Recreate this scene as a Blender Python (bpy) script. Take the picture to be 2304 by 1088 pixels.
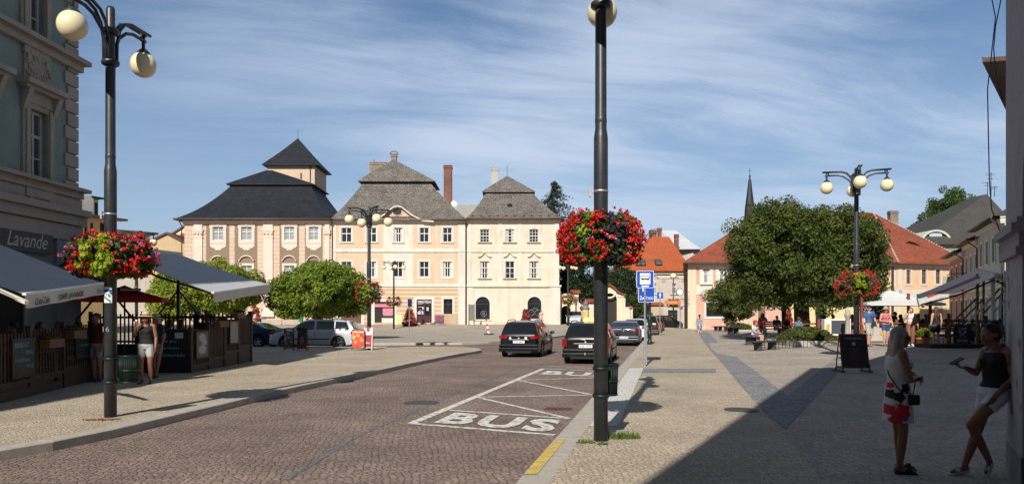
import bpy, bmesh, math, random
import numpy as np
from mathutils import Vector, Matrix
from mathutils.geometry import delaunay_2d_cdt
R = math.radians
random.seed(7)
for o in list(bpy.data.objects): bpy.data.objects.remove(o)
SC = bpy.context.scene
COL = SC.collection
# ------------------------------------------------------------------ camera
F, HX, HY, HC = 1676.0, 1152.0, 705.0, 1.72
cd = bpy.data.cameras.new('camera'); cam = bpy.data.objects.new('camera', cd); COL.objects.link(cam)
cam.location = (0, 0, HC); cam.rotation_euler = (R(90), 0, 0)
cd.sensor_width = 36; cd.lens = 36*F/2304; cd.shift_y = (705-544)/2304; cd.clip_end = 3000; cd.clip_start = .1
SC.camera = cam
# ------------------------------------------------------------------ world and sun
SUN_AZ, SUN_EL = R(14.5), R(35)          # the light travels towards +Y, turned 14.5 degrees to +X
SKY_STR, SUN_STR = 0.080, 5.0
w = bpy.data.worlds.new("World"); SC.world = w; w.use_nodes = True
nt = w.node_tree; nt.nodes.clear()
def N(nt, t, **k):
    n = nt.nodes.new(t)
    for a, b in k.items():
        if a[0] == '_': setattr(n, a[1:], b)
        else:
            n.inputs[a.replace('_', ' ')].default_value = b
    return n
def L(nt, a, b): nt.links.new(a, b)
out = N(nt, 'ShaderNodeOutputWorld'); bg = N(nt, 'ShaderNodeBackground'); bg.inputs[1].default_value = SKY_STR
sky = N(nt, 'ShaderNodeTexSky'); sky.sky_type = 'NISHITA'; sky.sun_disc = False
sky.sun_elevation = SUN_EL; sky.sun_rotation = math.pi + SUN_AZ; sky.altitude = 400; sky.air_density = 1.05; sky.dust_density = .4; sky.ozone_density = 3.6
tc = N(nt, 'ShaderNodeTexCoord'); sx = N(nt, 'ShaderNodeSeparateXYZ'); L(nt, tc.outputs['Generated'], sx.inputs[0])
def M(nt, op, a, b=None, clamp=False):
    n = nt.nodes.new('ShaderNodeMath'); n.operation = op; n.use_clamp = clamp
    for i, v in enumerate((a, b)):
        if v is None: continue
        if isinstance(v, (int, float)): n.inputs[i].default_value = v
        else: nt.links.new(v, n.inputs[i])
    return n.outputs[0]
zc = M(nt, 'MAXIMUM', sx.outputs[2], .02); zc = M(nt, 'ADD', zc, .12)
px_ = M(nt, 'DIVIDE', sx.outputs[0], zc); py_ = M(nt, 'DIVIDE', sx.outputs[1], zc)
cv = N(nt, 'ShaderNodeCombineXYZ'); L(nt, px_, cv.inputs[0]); L(nt, py_, cv.inputs[1])
mp = N(nt, 'ShaderNodeMapping'); mp.inputs['Rotation'].default_value = (0, 0, R(-24)); mp.inputs['Scale'].default_value = (.75, 1.15, 1); L(nt, cv.outputs[0], mp.inputs[0])
n0 = N(nt, 'ShaderNodeTexNoise', Scale=.55, Detail=3.0); L(nt, mp.outputs[0], n0.inputs['Vector'])
wv = N(nt, 'ShaderNodeVectorMath'); wv.operation = 'SCALE'; wv.inputs['Scale'].default_value = 1.25; L(nt, n0.outputs['Color'], wv.inputs[0])
wa = N(nt, 'ShaderNodeVectorMath'); wa.operation = 'ADD'; L(nt, mp.outputs[0], wa.inputs[0]); L(nt, wv.outputs[0], wa.inputs[1])
n1 = N(nt, 'ShaderNodeTexNoise', Scale=.62, Detail=9.0, Roughness=.54); L(nt, wa.outputs[0], n1.inputs['Vector'])
n2 = N(nt, 'ShaderNodeTexNoise', Scale=.33, Detail=3.0); L(nt, cv.outputs[0], n2.inputs['Vector'])
mp3 = N(nt, 'ShaderNodeMapping'); mp3.inputs['Scale'].default_value = (1.2, 3.6, 1); mp3.inputs['Rotation'].default_value = (0, 0, R(-24)); L(nt, wa.outputs[0], mp3.inputs[0])
n3 = N(nt, 'ShaderNodeTexNoise', Scale=1.5, Detail=8.0, Roughness=.65); L(nt, mp3.outputs[0], n3.inputs['Vector'])
cl = M(nt, 'ADD', M(nt, 'MULTIPLY', n1.outputs[0], .9), M(nt, 'MULTIPLY', n2.outputs[0], .55)); cl = M(nt, 'ADD', cl, M(nt, 'MULTIPLY', n3.outputs[0], .26))
rp = N(nt, 'ShaderNodeMapRange'); rp.interpolation_type = 'SMOOTHSTEP'; L(nt, cl, rp.inputs[0])
for i, v in ((1, .75), (2, 1.02), (3, 0.0), (4, .78)): rp.inputs[i].default_value = v
lf = N(nt, 'ShaderNodeMapRange'); lf.interpolation_type = 'SMOOTHSTEP'; L(nt, px_, lf.inputs[0])      # clearer sky towards the left
for i, v in ((1, -1.7), (2, -.1), (3, .12), (4, 1.0)): lf.inputs[i].default_value = v
lo = N(nt, 'ShaderNodeMapRange'); lo.interpolation_type = 'SMOOTHSTEP'; L(nt, sx.outputs[2], lo.inputs[0])
for i, v in ((1, .03), (2, .22), (3, .55), (4, 1.0)): lo.inputs[i].default_value = v
fac = M(nt, 'MULTIPLY', M(nt, 'MULTIPLY', rp.outputs[0], lf.outputs[0]), lo.outputs[0])
hz = N(nt, 'ShaderNodeMapRange'); L(nt, sx.outputs[2], hz.inputs[0])
for i, v in ((1, 0.0), (2, .36), (3, .70), (4, .0)): hz.inputs[i].default_value = v
mxh = N(nt, 'ShaderNodeMixRGB'); L(nt, hz.outputs[0], mxh.inputs[0]); L(nt, sky.outputs[0], mxh.inputs[1]); mxh.inputs[2].default_value = (4.0, 4.9, 6.4, 1)
mx = N(nt, 'ShaderNodeMixRGB'); L(nt, fac, mx.inputs[0]); L(nt, mxh.outputs[0], mx.inputs[1]); mx.inputs[2].default_value = (6.6, 7.5, 9.0, 1)
zn = N(nt, 'ShaderNodeMapRange'); L(nt, sx.outputs[2], zn.inputs[0])      # zenith dimmed to lower the sky's fill light in the shade
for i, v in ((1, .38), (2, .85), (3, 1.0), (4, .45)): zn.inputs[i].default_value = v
bk = N(nt, 'ShaderNodeMapRange'); L(nt, sx.outputs[1], bk.inputs[0])  # sky dimmed behind the camera so that shaded ground goes darker
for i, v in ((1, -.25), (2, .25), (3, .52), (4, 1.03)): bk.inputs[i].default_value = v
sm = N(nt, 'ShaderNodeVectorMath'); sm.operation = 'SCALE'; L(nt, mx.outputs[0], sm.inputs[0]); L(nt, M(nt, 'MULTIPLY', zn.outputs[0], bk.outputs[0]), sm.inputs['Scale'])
ti = N(nt, 'ShaderNodeVectorMath'); ti.operation = 'MULTIPLY'; L(nt, sm.outputs[0], ti.inputs[0]); ti.inputs[1].default_value = (1.02, 1.04, 1.06)
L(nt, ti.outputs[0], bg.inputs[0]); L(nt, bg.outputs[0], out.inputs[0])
sd = bpy.data.lights.new('sun', 'SUN'); sd.energy = SUN_STR; sd.angle = R(.5); sd.color = (1, .945, .86)
so = bpy.data.objects.new('sun', sd); COL.objects.link(so)
LDIR = Vector((math.sin(SUN_AZ)*math.cos(SUN_EL), math.cos(SUN_AZ)*math.cos(SUN_EL), -math.sin(SUN_EL)))
so.rotation_euler = LDIR.to_track_quat('-Z', 'Y').to_euler(); so.location = (0, -20, 40)
SC.view_settings.view_transform = 'Standard'; SC.view_settings.look = 'None'; SC.view_settings.exposure = .17; SC.view_settings.gamma = 1

# ------------------------------------------------------------------ pixel -> place
def ss(a, b, x):
    t = min(1, max(0, (x-a)/(b-a))); return t*t*(3-2*t)
def gz(x, y):
    far = .5*ss(70, 82, y)*(1-ss(12, 22, x))
    rt = .28*ss(10, 16, x)*ss(20, 30, y)*(1-ss(55, 75, y))
    return far + rt
ROAD = -.13
def at(px, py, Z): return Vector(((px-HX)/F*Z, Z, HC-(py-HY)/F*Z))
def gp(px, py, z=0.0):
    Z = F*(HC-z)/(py-HY); return Vector(((px-HX)/F*Z, Z, z))
# ------------------------------------------------------------------ tags
def tag(o, label=None, cat=None, group=None, kind=None):
    for k, v in (('label', label), ('category', cat), ('group', group), ('kind', kind)):
        if v: o[k] = v
    return o
def empty(name, loc=(0, 0, 0), rz=0, label=None, cat=None, group=None, kind=None):
    o = bpy.data.objects.new(name, None); COL.objects.link(o); o.location = loc; o.rotation_euler = (0, 0, rz); o.empty_display_size = .2
    return tag(o, label, cat, group, kind)
def copy_tree(o, parent=None):
    c = o.copy(); COL.objects.link(c)
    if parent: c.parent = parent
    for ch in list(o.children): copy_tree(ch, c)
    return c
# ------------------------------------------------------------------ materials
MC = {}
def hexc(h):
    r = [int(h[i:i+2], 16)/255 for i in (0, 2, 4)]
    return tuple((c/12.92 if c <= .04045 else ((c+.055)/1.055)**2.4) for c in r)
def mat(name, col=(.5, .5, .5), rough=.7, var=.12, vs=3.0, bump=0., bs=40., metal=0., spec=.4, coat=0., dirt=0., dirtcol=(.12, .10, .08), trans=0., emit=None, speck=None):
    if name in MC: return MC[name]
    m = bpy.data.materials.new(name); m.use_nodes = True; t = m.node_tree; b = t.nodes['Principled BSDF']
    b.inputs['Roughness'].default_value = rough; b.inputs['Metallic'].default_value = metal
    b.inputs['Specular IOR Level'].default_value = spec; b.inputs['Coat Weight'].default_value = coat; b.inputs['Coat Roughness'].default_value = .04
    tcn = N(t, 'ShaderNodeTexCoord')
    n = N(t, 'ShaderNodeTexNoise', Scale=vs, Detail=6.0, Roughness=.6); L(t, tcn.outputs['Object'], n.inputs['Vector'])
    r = N(t, 'ShaderNodeMapRange'); L(t, n.outputs[0], r.inputs[0])
    for i, v in ((1, .3), (2, .7), (3, 1-var), (4, 1+var)): r.inputs[i].default_value = v
    mul = N(t, 'ShaderNodeVectorMath'); mul.operation = 'SCALE'; mul.inputs[0].default_value = col[:3]; L(t, r.outputs[0], mul.inputs['Scale'])
    o = mul.outputs[0]
    if dirt > 0:
        mpn = N(t, 'ShaderNodeMapping'); mpn.inputs['Scale'].default_value = (1.1, 1.1, .22); L(t, tcn.outputs['Object'], mpn.inputs[0])
        d = N(t, 'ShaderNodeTexNoise', Scale=1.6, Detail=9.0, Roughness=.7); L(t, mpn.outputs[0], d.inputs['Vector'])
        dr = N(t, 'ShaderNodeMapRange'); L(t, d.outputs[0], dr.inputs[0])
        for i, v in ((1, .50), (2, .78), (3, 0), (4, dirt)): dr.inputs[i].default_value = v
        mxn = N(t, 'ShaderNodeMixRGB'); L(t, dr.outputs[0], mxn.inputs[0]); L(t, o, mxn.inputs[1]); mxn.inputs[2].default_value = (*dirtcol, 1); o = mxn.outputs[0]
    if speck:
        vz = N(t, 'ShaderNodeTexNoise', Scale=speck[0], Detail=4.0); L(t, tcn.outputs['Object'], vz.inputs['Vector'])
        vr = N(t, 'ShaderNodeMapRange'); L(t, vz.outputs[0], vr.inputs[0])
        for i, v in ((1, speck[1]), (2, speck[1]+.05), (3, 0), (4, speck[3] if len(speck) > 3 else 1)): vr.inputs[i].default_value = v
        mxn = N(t, 'ShaderNodeMixRGB'); L(t, vr.outputs[0], mxn.inputs[0]); L(t, o, mxn.inputs[1]); mxn.inputs[2].default_value = (*speck[2], 1); o = mxn.outputs[0]
    L(t, o, b.inputs['Base Color'])
    if bump:
        bn = N(t, 'ShaderNodeTexNoise', Scale=bs, Detail=5.0); L(t, tcn.outputs['Object'], bn.inputs['Vector'])
        bu = N(t, 'ShaderNodeBump', Strength=.6, Distance=bump); L(t, bn.outputs[0], bu.inputs['Height']); L(t, bu.outputs[0], b.inputs['Normal'])
    if emit: b.inputs['Emission Color'].default_value = (*emit[0], 1); b.inputs['Emission Strength'].default_value = emit[1]
    MC[name] = m; return m
def glassm(name, col=(.02, .025, .03), rough=.06, var=.5):
    m = mat(name, col, rough, var, .9, 0.006, 1.3, spec=.8); return m
def cobble(name, c1, c2, joint, scale, rnd=.55, bump=.012, arcs=0., patch=.18, wear=None, stretch=1.0, rot=0.0, grass=0.0, jw=.09):
    m = bpy.data.materials.new(name); m.use_nodes = True; t = m.node_tree; b = t.nodes['Principled BSDF']; b.inputs['Roughness'].default_value = .82; b.inputs['Specular IOR Level'].default_value = .25
    tcn = N(t, 'ShaderNodeTexCoord'); P = tcn.outputs['Object']
    mp0 = N(t, 'ShaderNodeMapping'); mp0.inputs['Rotation'].default_value = (0, 0, rot); L(t, P, mp0.inputs[0]); P2 = mp0.outputs[0]
    if arcs:
        s = N(t, 'ShaderNodeSeparateXYZ'); L(t, P2, s.inputs[0])
        a = M(t, 'MULTIPLY', M(t, 'ABSOLUTE', M(t, 'SINE', M(t, 'MULTIPLY', s.outputs[0], math.pi/arcs))), -arcs*.32)
        c = N(t, 'ShaderNodeCombineXYZ'); L(t, s.outputs[0], c.inputs[0]); L(t, M(t, 'ADD', s.outputs[1], a), c.inputs[1]); P2 = c.outputs[0]
    wn = N(t, 'ShaderNodeTexNoise', Scale=1.2, Detail=2.0); L(t, P2, wn.inputs['Vector'])
    ws = N(t, 'ShaderNodeVectorMath'); ws.operation = 'SCALE'; ws.inputs['Scale'].default_value = .22; L(t, wn.outputs['Color'], ws.inputs[0])
    wad = N(t, 'ShaderNodeVectorMath'); wad.operation = 'ADD'; L(t, P2, wad.inputs[0]); L(t, ws.outputs[0], wad.inputs[1])
    mps = N(t, 'ShaderNodeMapping'); mps.inputs['Scale'].default_value = (1, stretch, 0); L(t, wad.outputs[0], mps.inputs[0])
    vo = N(t, 'ShaderNodeTexVoronoi', Scale=scale, Randomness=rnd); vo.voronoi_dimensions = '2D'; L(t, mps.outputs[0], vo.inputs['Vector'])
    ve = N(t, 'ShaderNodeTexVoronoi', Scale=scale, Randomness=rnd); ve.voronoi_dimensions = '2D'; ve.feature = 'DISTANCE_TO_EDGE'; L(t, mps.outputs[0], ve.inputs['Vector'])
    sc = N(t, 'ShaderNodeSeparateColor'); L(t, vo.outputs['Color'], sc.inputs[0])
    mx1 = N(t, 'ShaderNodeMixRGB'); L(t, sc.outputs[0], mx1.inputs[0]); mx1.inputs[1].default_value = (*c1, 1); mx1.inputs[2].default_value = (*c2, 1)
    big = N(t, 'ShaderNodeTexNoise', Scale=.45, Detail=7.0, Roughness=.65); L(t, P, big.inputs['Vector'])
    br = N(t, 'ShaderNodeMapRange'); L(t, big.outputs[0], br.inputs[0])
    for i, v in ((1, .3), (2, .7), (3, 1-patch), (4, 1+patch)): br.inputs[i].default_value = v
    fine = N(t, 'ShaderNodeTexNoise', Scale=60., Detail=3.0); L(t, P, fine.inputs['Vector'])
    fr = N(t, 'ShaderNodeMapRange'); L(t, fine.outputs[0], fr.inputs[0])
    for i, v in ((1, .3), (2, .7), (3, .82), (4, 1.18)): fr.inputs[i].default_value = v
    sca = N(t, 'ShaderNodeVectorMath'); sca.operation = 'SCALE'; L(t, mx1.outputs[0], sca.inputs[0]); L(t, M(t, 'MULTIPLY', br.outputs[0], fr.outputs[0]), sca.inputs['Scale'])
    er = N(t, 'ShaderNodeMapRange'); er.interpolation_type = 'SMOOTHSTEP'; L(t, ve.outputs[0], er.inputs[0])
    for i, v in ((1, 0.0), (2, jw), (3, 1), (4, 0)): er.inputs[i].default_value = v
    jc = N(t, 'ShaderNodeMixRGB'); jc.inputs[1].default_value = (*joint, 1); jc.inputs[2].default_value = (.10, .12, .03, 1)
    gn = N(t, 'ShaderNodeTexNoise', Scale=.8, Detail=5.0, Roughness=.7); L(t, P, gn.inputs['Vector'])
    gr = N(t, 'ShaderNodeMapRange'); L(t, gn.outputs[0], gr.inputs[0])
    for i, v in ((1, .52), (2, .66), (3, 0), (4, grass)): gr.inputs[i].default_value = v
    L(t, gr.outputs[0], jc.inputs[0])
    mx2 = N(t, 'ShaderNodeMixRGB'); L(t, er.outputs[0], mx2.inputs[0]); L(t, sca.outputs[0], mx2.inputs[1]); L(t, jc.outputs[0], mx2.inputs[2])
    o = mx2.outputs[0]
    L(t, o, b.inputs['Base Color'])
    hr = N(t, 'ShaderNodeMapRange'); hr.interpolation_type = 'SMOOTHSTEP'; L(t, ve.outputs[0], hr.inputs[0])
    for i, v in ((1, 0.0), (2, .22), (3, 0), (4, 1)): hr.inputs[i].default_value = v
    hh = M(t, 'ADD', M(t, 'ADD', hr.outputs[0], M(t, 'MULTIPLY', sc.outputs[1], .55)), M(t, 'MULTIPLY', fine.outputs[0], .45))
    bu = N(t, 'ShaderNodeBump', Strength=1.0, Distance=bump); L(t, hh, bu.inputs['Height']); L(t, bu.outputs[0], b.inputs['Normal'])
    MC[name] = m; return m
def tiles(name, c1, c2, joint, w=.3, h=.2, bump=.02, lichen=None, rough=.8, mortar=.012, offset=.5, patch=.25, lich_amt=.8):
    m = bpy.data.materials.new(name); m.use_nodes = True; t = m.node_tree; b = t.nodes['Principled BSDF']; b.inputs['Roughness'].default_value = rough; b.inputs['Specular IOR Level'].default_value = .3
    uv = N(t, 'ShaderNodeUVMap'); bt = N(t, 'ShaderNodeTexBrick'); L(t, uv.outputs[0], bt.inputs['Vector'])
    bt.inputs['Scale'].default_value = 1; bt.inputs['Brick Width'].default_value = w; bt.inputs['Row Height'].default_value = h; bt.inputs['Mortar Size'].default_value = mortar; bt.inputs['Mortar Smooth'].default_value = .3
    bt.inputs['Color1'].default_value = (*c1, 1); bt.inputs['Color2'].default_value = (*c2, 1); bt.inputs['Mortar'].default_value = (*joint, 1); bt.offset = offset
    tcn = N(t, 'ShaderNodeTexCoord'); n = N(t, 'ShaderNodeTexNoise', Scale=.7, Detail=8.0, Roughness=.65); L(t, tcn.outputs['Object'], n.inputs['Vector'])
    r = N(t, 'ShaderNodeMapRange'); L(t, n.outputs[0], r.inputs[0])
    for i, v in ((1, .3), (2, .7), (3, 1-patch), (4, 1+patch)): r.inputs[i].default_value = v
    s = N(t, 'ShaderNodeVectorMath'); s.operation = 'SCALE'; L(t, bt.outputs['Color'], s.inputs[0]); L(t, r.outputs[0], s.inputs['Scale']); o = s.outputs[0]
    if lichen:
        n2 = N(t, 'ShaderNodeTexNoise', Scale=4.5, Detail=8.0, Roughness=.75); L(t, tcn.outputs['Object'], n2.inputs['Vector'])
        r2 = N(t, 'ShaderNodeMapRange'); L(t, n2.outputs[0], r2.inputs[0])
        for i, v in ((1, .52), (2, .62), (3, 0), (4, lich_amt)): r2.inputs[i].default_value = v
        mx = N(t, 'ShaderNodeMixRGB'); L(t, r2.outputs[0], mx.inputs[0]); L(t, o, mx.inputs[1]); mx.inputs[2].default_value = (*lichen, 1); o = mx.outputs[0]
    L(t, o, b.inputs['Base Color'])
    bu = N(t, 'ShaderNodeBump', Strength=.8, Distance=bump); L(t, bt.outputs['Fac'], bu.inputs['Height']); bu.invert = True; L(t, bu.outputs[0], b.inputs['Normal'])
    MC[name] = m; return m
def leafm(name, c1, c2, vs=1.6, trans=.35):
    m = bpy.data.materials.new(name); m.use_nodes = True; t = m.node_tree; b = t.nodes['Principled BSDF']
    b.inputs['Roughness'].default_value = .55; b.inputs['Specular IOR Level'].default_value = .25
    tcn = N(t, 'ShaderNodeTexCoord'); n = N(t, 'ShaderNodeTexNoise', Scale=vs, Detail=3.0); L(t, tcn.outputs['Object'], n.inputs['Vector'])
    wn = N(t, 'ShaderNodeTexNoise', Scale=17.0, Detail=1.0); L(t, tcn.outputs['Object'], wn.inputs['Vector'])
    r = N(t, 'ShaderNodeMapRange'); L(t, M(t, 'ADD', M(t, 'MULTIPLY', n.outputs[0], .55), M(t, 'MULTIPLY', wn.outputs[0], .45)), r.inputs[0])
    for i, v in ((1, .38), (2, .62), (3, 0), (4, 1)): r.inputs[i].default_value = v
    mx = N(t, 'ShaderNodeMixRGB'); L(t, r.outputs[0], mx.inputs[0]); mx.inputs[1].default_value = (*c1, 1); mx.inputs[2].default_value = (*c2, 1); L(t, mx.outputs[0], b.inputs['Base Color'])
    tr = N(t, 'ShaderNodeBsdfTranslucent'); L(t, mx.outputs[0], tr.inputs[0]); ms = N(t, 'ShaderNodeMixShader'); ms.inputs[0].default_value = trans
    L(t, b.outputs[0], ms.inputs[1]); L(t, tr.outputs[0], ms.inputs[2]); L(t, ms.outputs[0], t.nodes['Material Output'].inputs[0])
    MC[name] = m; return m
# ------------------------------------------------------------------ mesh builder
class MB:
    def __init__(s): s.v = []; s.f = []; s.mi = []; s.sm = []
    def add(s, vs, fs, mi=0, sm=False):
        b = len(s.v); s.v.extend([tuple(p) for p in vs])
        for f in fs: s.f.append([b+i for i in f]); s.mi.append(mi); s.sm.append(sm)
        return s
    def box(s, x0, x1, y0, y1, z0, z1, mi=0, M_=None):
        v = [Vector((x, y, z)) for z in (z0, z1) for y in (y0, y1) for x in (x0, x1)]
        if M_ is not None: v = [M_ @ p for p in v]
        return s.add(v, [(0, 2, 3, 1), (4, 5, 7, 6), (0, 1, 5, 4), (2, 6, 7, 3), (0, 4, 6, 2), (1, 3, 7, 5)], mi)
    def cbox(s, c, sz, mi=0, rz=0, rx=0, ry=0):
        m = Matrix.Translation(c) @ Matrix.Rotation(rz, 4, 'Z') @ Matrix.Rotation(rx, 4, 'X') @ Matrix.Rotation(ry, 4, 'Y')
        a, b, c_ = sz[0]/2, sz[1]/2, sz[2]/2
        return s.box(-a, a, -b, b, -c_, c_, mi, m)
    def bar(s, a, b, wx, wz, mi=0):
        a = Vector(a); b = Vector(b); d = (b-a); l = d.length
        q = d.to_track_quat('Y', 'Z').to_matrix().to_4x4()
        return s.box(-wx/2, wx/2, 0, l, -wz/2, wz/2, mi, Matrix.Translation(a) @ q)
    def quad(s, a, b, c, d, mi=0): return s.add([a, b, c, d], [(0, 1, 2, 3)], mi)
    def poly(s, pts, mi=0): return s.add(pts, [tuple(range(len(pts)))], mi)
    def tube(s, pts, r, n=8, mi=0, cap=True, sm=True, ell=None):
        pts = [Vector(p) for p in pts]; rs = r if isinstance(r, (list, tuple)) else [r]*len(pts)
        vs = []; up = Vector((0, 0, 1)); prev = None
        for i, p in enumerate(pts):
            d = (pts[min(i+1, len(pts)-1)]-pts[max(i-1, 0)]).normalized()
            if prev is None:
                a = d.orthogonal().normalized() if abs(d.z) > .9 else d.cross(up).normalized()
                if abs(d.z) > .9: a = (Vector((1, 0, 0)) - d*d.x).normalized()
            else: a = (prev - d*prev.dot(d)).normalized()
            prev = a; b = d.cross(a)
            for k in range(n):
                t = 2*math.pi*k/n; vs.append(p+(a*math.cos(t)+b*math.sin(t)*(ell or 1))*rs[i])
        fs = [(i*n+k, i*n+(k+1) % n, (i+1)*n+(k+1) % n, (i+1)*n+k) for i in range(len(pts)-1) for k in range(n)]
        s.add(vs, fs, mi, sm)
        if cap:
            b0 = len(s.v)-len(vs); s.f.append([b0+k for k in range(n)][::-1]); s.mi.append(mi); s.sm.append(False)
            e = b0+(len(pts)-1)*n; s.f.append([e+k for k in range(n)]); s.mi.append(mi); s.sm.append(False)
        return s
    def lathe(s, prof, c=(0, 0, 0), n=24, mi=0, sm=True):
        vs = [(c[0]+r*math.cos(2*math.pi*k/n), c[1]+r*math.sin(2*math.pi*k/n), c[2]+z) for r, z in prof for k in range(n)]
        fs = [(i*n+k, i*n+(k+1) % n, (i+1)*n+(k+1) % n, (i+1)*n+k) for i in range(len(prof)-1) for k in range(n)]
        return s.add(vs, fs, mi, sm)
    def ball(s, c, r, n=16, m=10, mi=0, sc=(1, 1, 1), M_=None):
        prof = []; vs = []
        for i in range(m+1):
            a = -math.pi/2+math.pi*i/m
            for k in range(n):
                p = Vector((math.cos(a)*math.cos(2*math.pi*k/n)*sc[0], math.cos(a)*math.sin(2*math.pi*k/n)*sc[1], math.sin(a)*sc[2]))*r
                if M_ is not None: p = M_ @ p
                vs.append(Vector(c)+p)
        fs = [(i*n+k, i*n+(k+1) % n, (i+1)*n+(k+1) % n, (i+1)*n+k) for i in range(m) for k in range(n)]
        return s.add(vs, fs, mi, True)
    def prism(s, poly, fn, d0, d1, mi=0):
        """poly of 2D points; fn(a, b, d) -> 3D; extruded from d0 to d1"""
        n = len(poly); vs = [fn(a, b, d0) for a, b in poly]+[fn(a, b, d1) for a, b in poly]
        return s.add(vs, [tuple(range(n)), tuple(range(2*n-1, n-1, -1))]+[(i, i+n, (i+1) % n+n, (i+1) % n) for i in range(n)], mi)
    def text(s, txt, o, xa, ya, size, width=None, mi=0, bold=.0, align='CENTER', shear=0.0, off=0.003, spacing=1.0):
        cu = bpy.data.curves.new('t', 'FONT'); cu.body = txt; cu.size = 1.35; cu.offset = bold; cu.shear = shear; cu.resolution_u = 3; cu.space_character = spacing
        ob = bpy.data.objects.new('t', cu); COL.objects.link(ob); dg = bpy.context.evaluated_depsgraph_get(); dg.update()
        me = bpy.data.meshes.new_from_object(ob.evaluated_get(dg))
        vs = [v.co.copy() for v in me.vertices]; fs = [tuple(p.vertices) for p in me.polygons]
        bpy.data.objects.remove(ob); bpy.data.curves.remove(cu); bpy.data.meshes.remove(me)
        if not vs: return s
        x0 = min(v.x for v in vs); x1 = max(v.x for v in vs); y0 = min(v.y for v in vs); y1 = max(v.y for v in vs)
        k = size/(y1-y0 if y1-y0 > .5 else 1.0); kx = k if width is None else width/(x1-x0)
        xa = Vector(xa).normalized(); ya = Vector(ya).normalized(); nn = xa.cross(ya).normalized()
        ox = (x0+x1)/2 if align == 'CENTER' else x0
        return s.add([Vector(o)+xa*((v.x-ox)*kx)+ya*((v.y-y0)*k)+nn*off for v in vs], fs, mi)
    def build(s, name, mats, parent=None, loc=None, weld=False):
        me = bpy.data.meshes.new(name); me.from_pydata(s.v, [], s.f)
        if not isinstance(mats, (list, tuple)): mats = [mats]
        for m in mats: me.materials.append(m)
        me.polygons.foreach_set('material_index', s.mi); me.polygons.foreach_set('use_smooth', s.sm)
        if len(s.f) < 60000: autouv(me)
        me.update(); me.validate()
        o = bpy.data.objects.new(name, me); COL.objects.link(o)
        if parent: o.parent = parent
        if loc is not None: o.location = loc
        return o
def autouv(me):
    uv = me.uv_layers.new(name='UVMap'); me.calc_loop_triangles() if False else None
    for p in me.polygons:
        n = p.normal
        h = Vector((0, 0, 1)).cross(n)
        h = h.normalized() if h.length > .05 else Vector((1, 0, 0))
        v = n.cross(h)
        for li in p.loop_indices:
            c = me.vertices[me.loops[li].vertex_index].co; uv.data[li].uv = (c.dot(h), c.dot(v))
def meshobj(name, v, f, mats, parent=None, smooth=False):
    m = MB(); m.v = v; m.f = f; m.mi = [0]*len(f); m.sm = [smooth]*len(f); return m.build(name, mats, parent)
# ------------------------------------------------------------------ palette
WHITE = mat('white_trim', (.62, .58, .52), .75, .08, 2, dirt=.25, dirtcol=(.3, .26, .2))
WFR = mat('white_window_paint', (.66, .66, .64), .45, .05)
DKFR = mat('dark_brown_frame', (.055, .03, .025), .5, .1)
PANE = glassm('window_glass')
PANE_L = glassm('curtained_glass', (.30, .33, .36), .15, .2)
BLACKM = mat('black_metal', (.022, .023, .027), .42, .15, 6, spec=.5)
IRON = mat('lamp_paint', (.030, .033, .040), .40, .25, 9, bump=.0012, bs=60, spec=.5, speck=(22., .67, (.10, .10, .10), .6))
GREENM = mat('dark_green_metal', (.006, .019, .016), .45, .15, 8)
STEEL = mat('galvanised_steel', (.38, .39, .40), .45, .1, 12, metal=.6)
DARKWOOD = mat('dark_stained_wood', (.050, .024, .016), .6, .3, 7)
REDWOOD = mat('red_brown_wood', (.20, .045, .03), .55, .2, 6)
CREAM = mat('globe_plastic', (.80, .72, .46), .28, .04, 3, spec=.5, coat=.15)
ZINC = mat('zinc_gutter', (.10, .07, .06), .5, .2)
DKZ = mat('dark_eave_band', (.03, .028, .03), .7, .2)
TYRE = mat('tyre_rubber', (.018, .018, .018), .85, .1)
RIM = mat('alloy_rim', (.45, .46, .48), .3, .1, metal=.9)
BLK = mat('black_plastic', (.012, .012, .013), .55, .1)
CARGLASS = mat('car_glass', (.010, .012, .014), .03, .1, spec=.9, coat=.3)
REDL = mat('red_lens', (.28, .008, .01), .12, .1, coat=.6)
WLENS = mat('clear_lens', (.7, .7, .72), .1, .1, coat=.6)
PLATE = mat('number_plate_white', (.75, .76, .76), .5, .02)
PBLUE = mat('sign_blue', (.012, .07, .42), .4, .04)
SWHITE = mat('sign_white', (.78, .79, .80), .45, .03)
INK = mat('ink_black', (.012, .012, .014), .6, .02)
CHALKB = mat('chalkboard', (.022, .022, .024), .8, .25, 5)
CHALKBL = mat('chalk_blue', (.16, .42, .52), .9, .3, 30)
CHALKW = mat('chalk_white', (.45, .45, .44), .9, .3, 30)
AWN = mat('awning_fabric_grey', (.46, .47, .48), .85, .06, 1.2, bump=.003, bs=4)
AWNV = mat('awning_valance_cream', (.62, .58, .50), .85, .06, 2)
GUT = mat('brown_downpipe', (.055, .035, .03), .45, .15)
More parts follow.
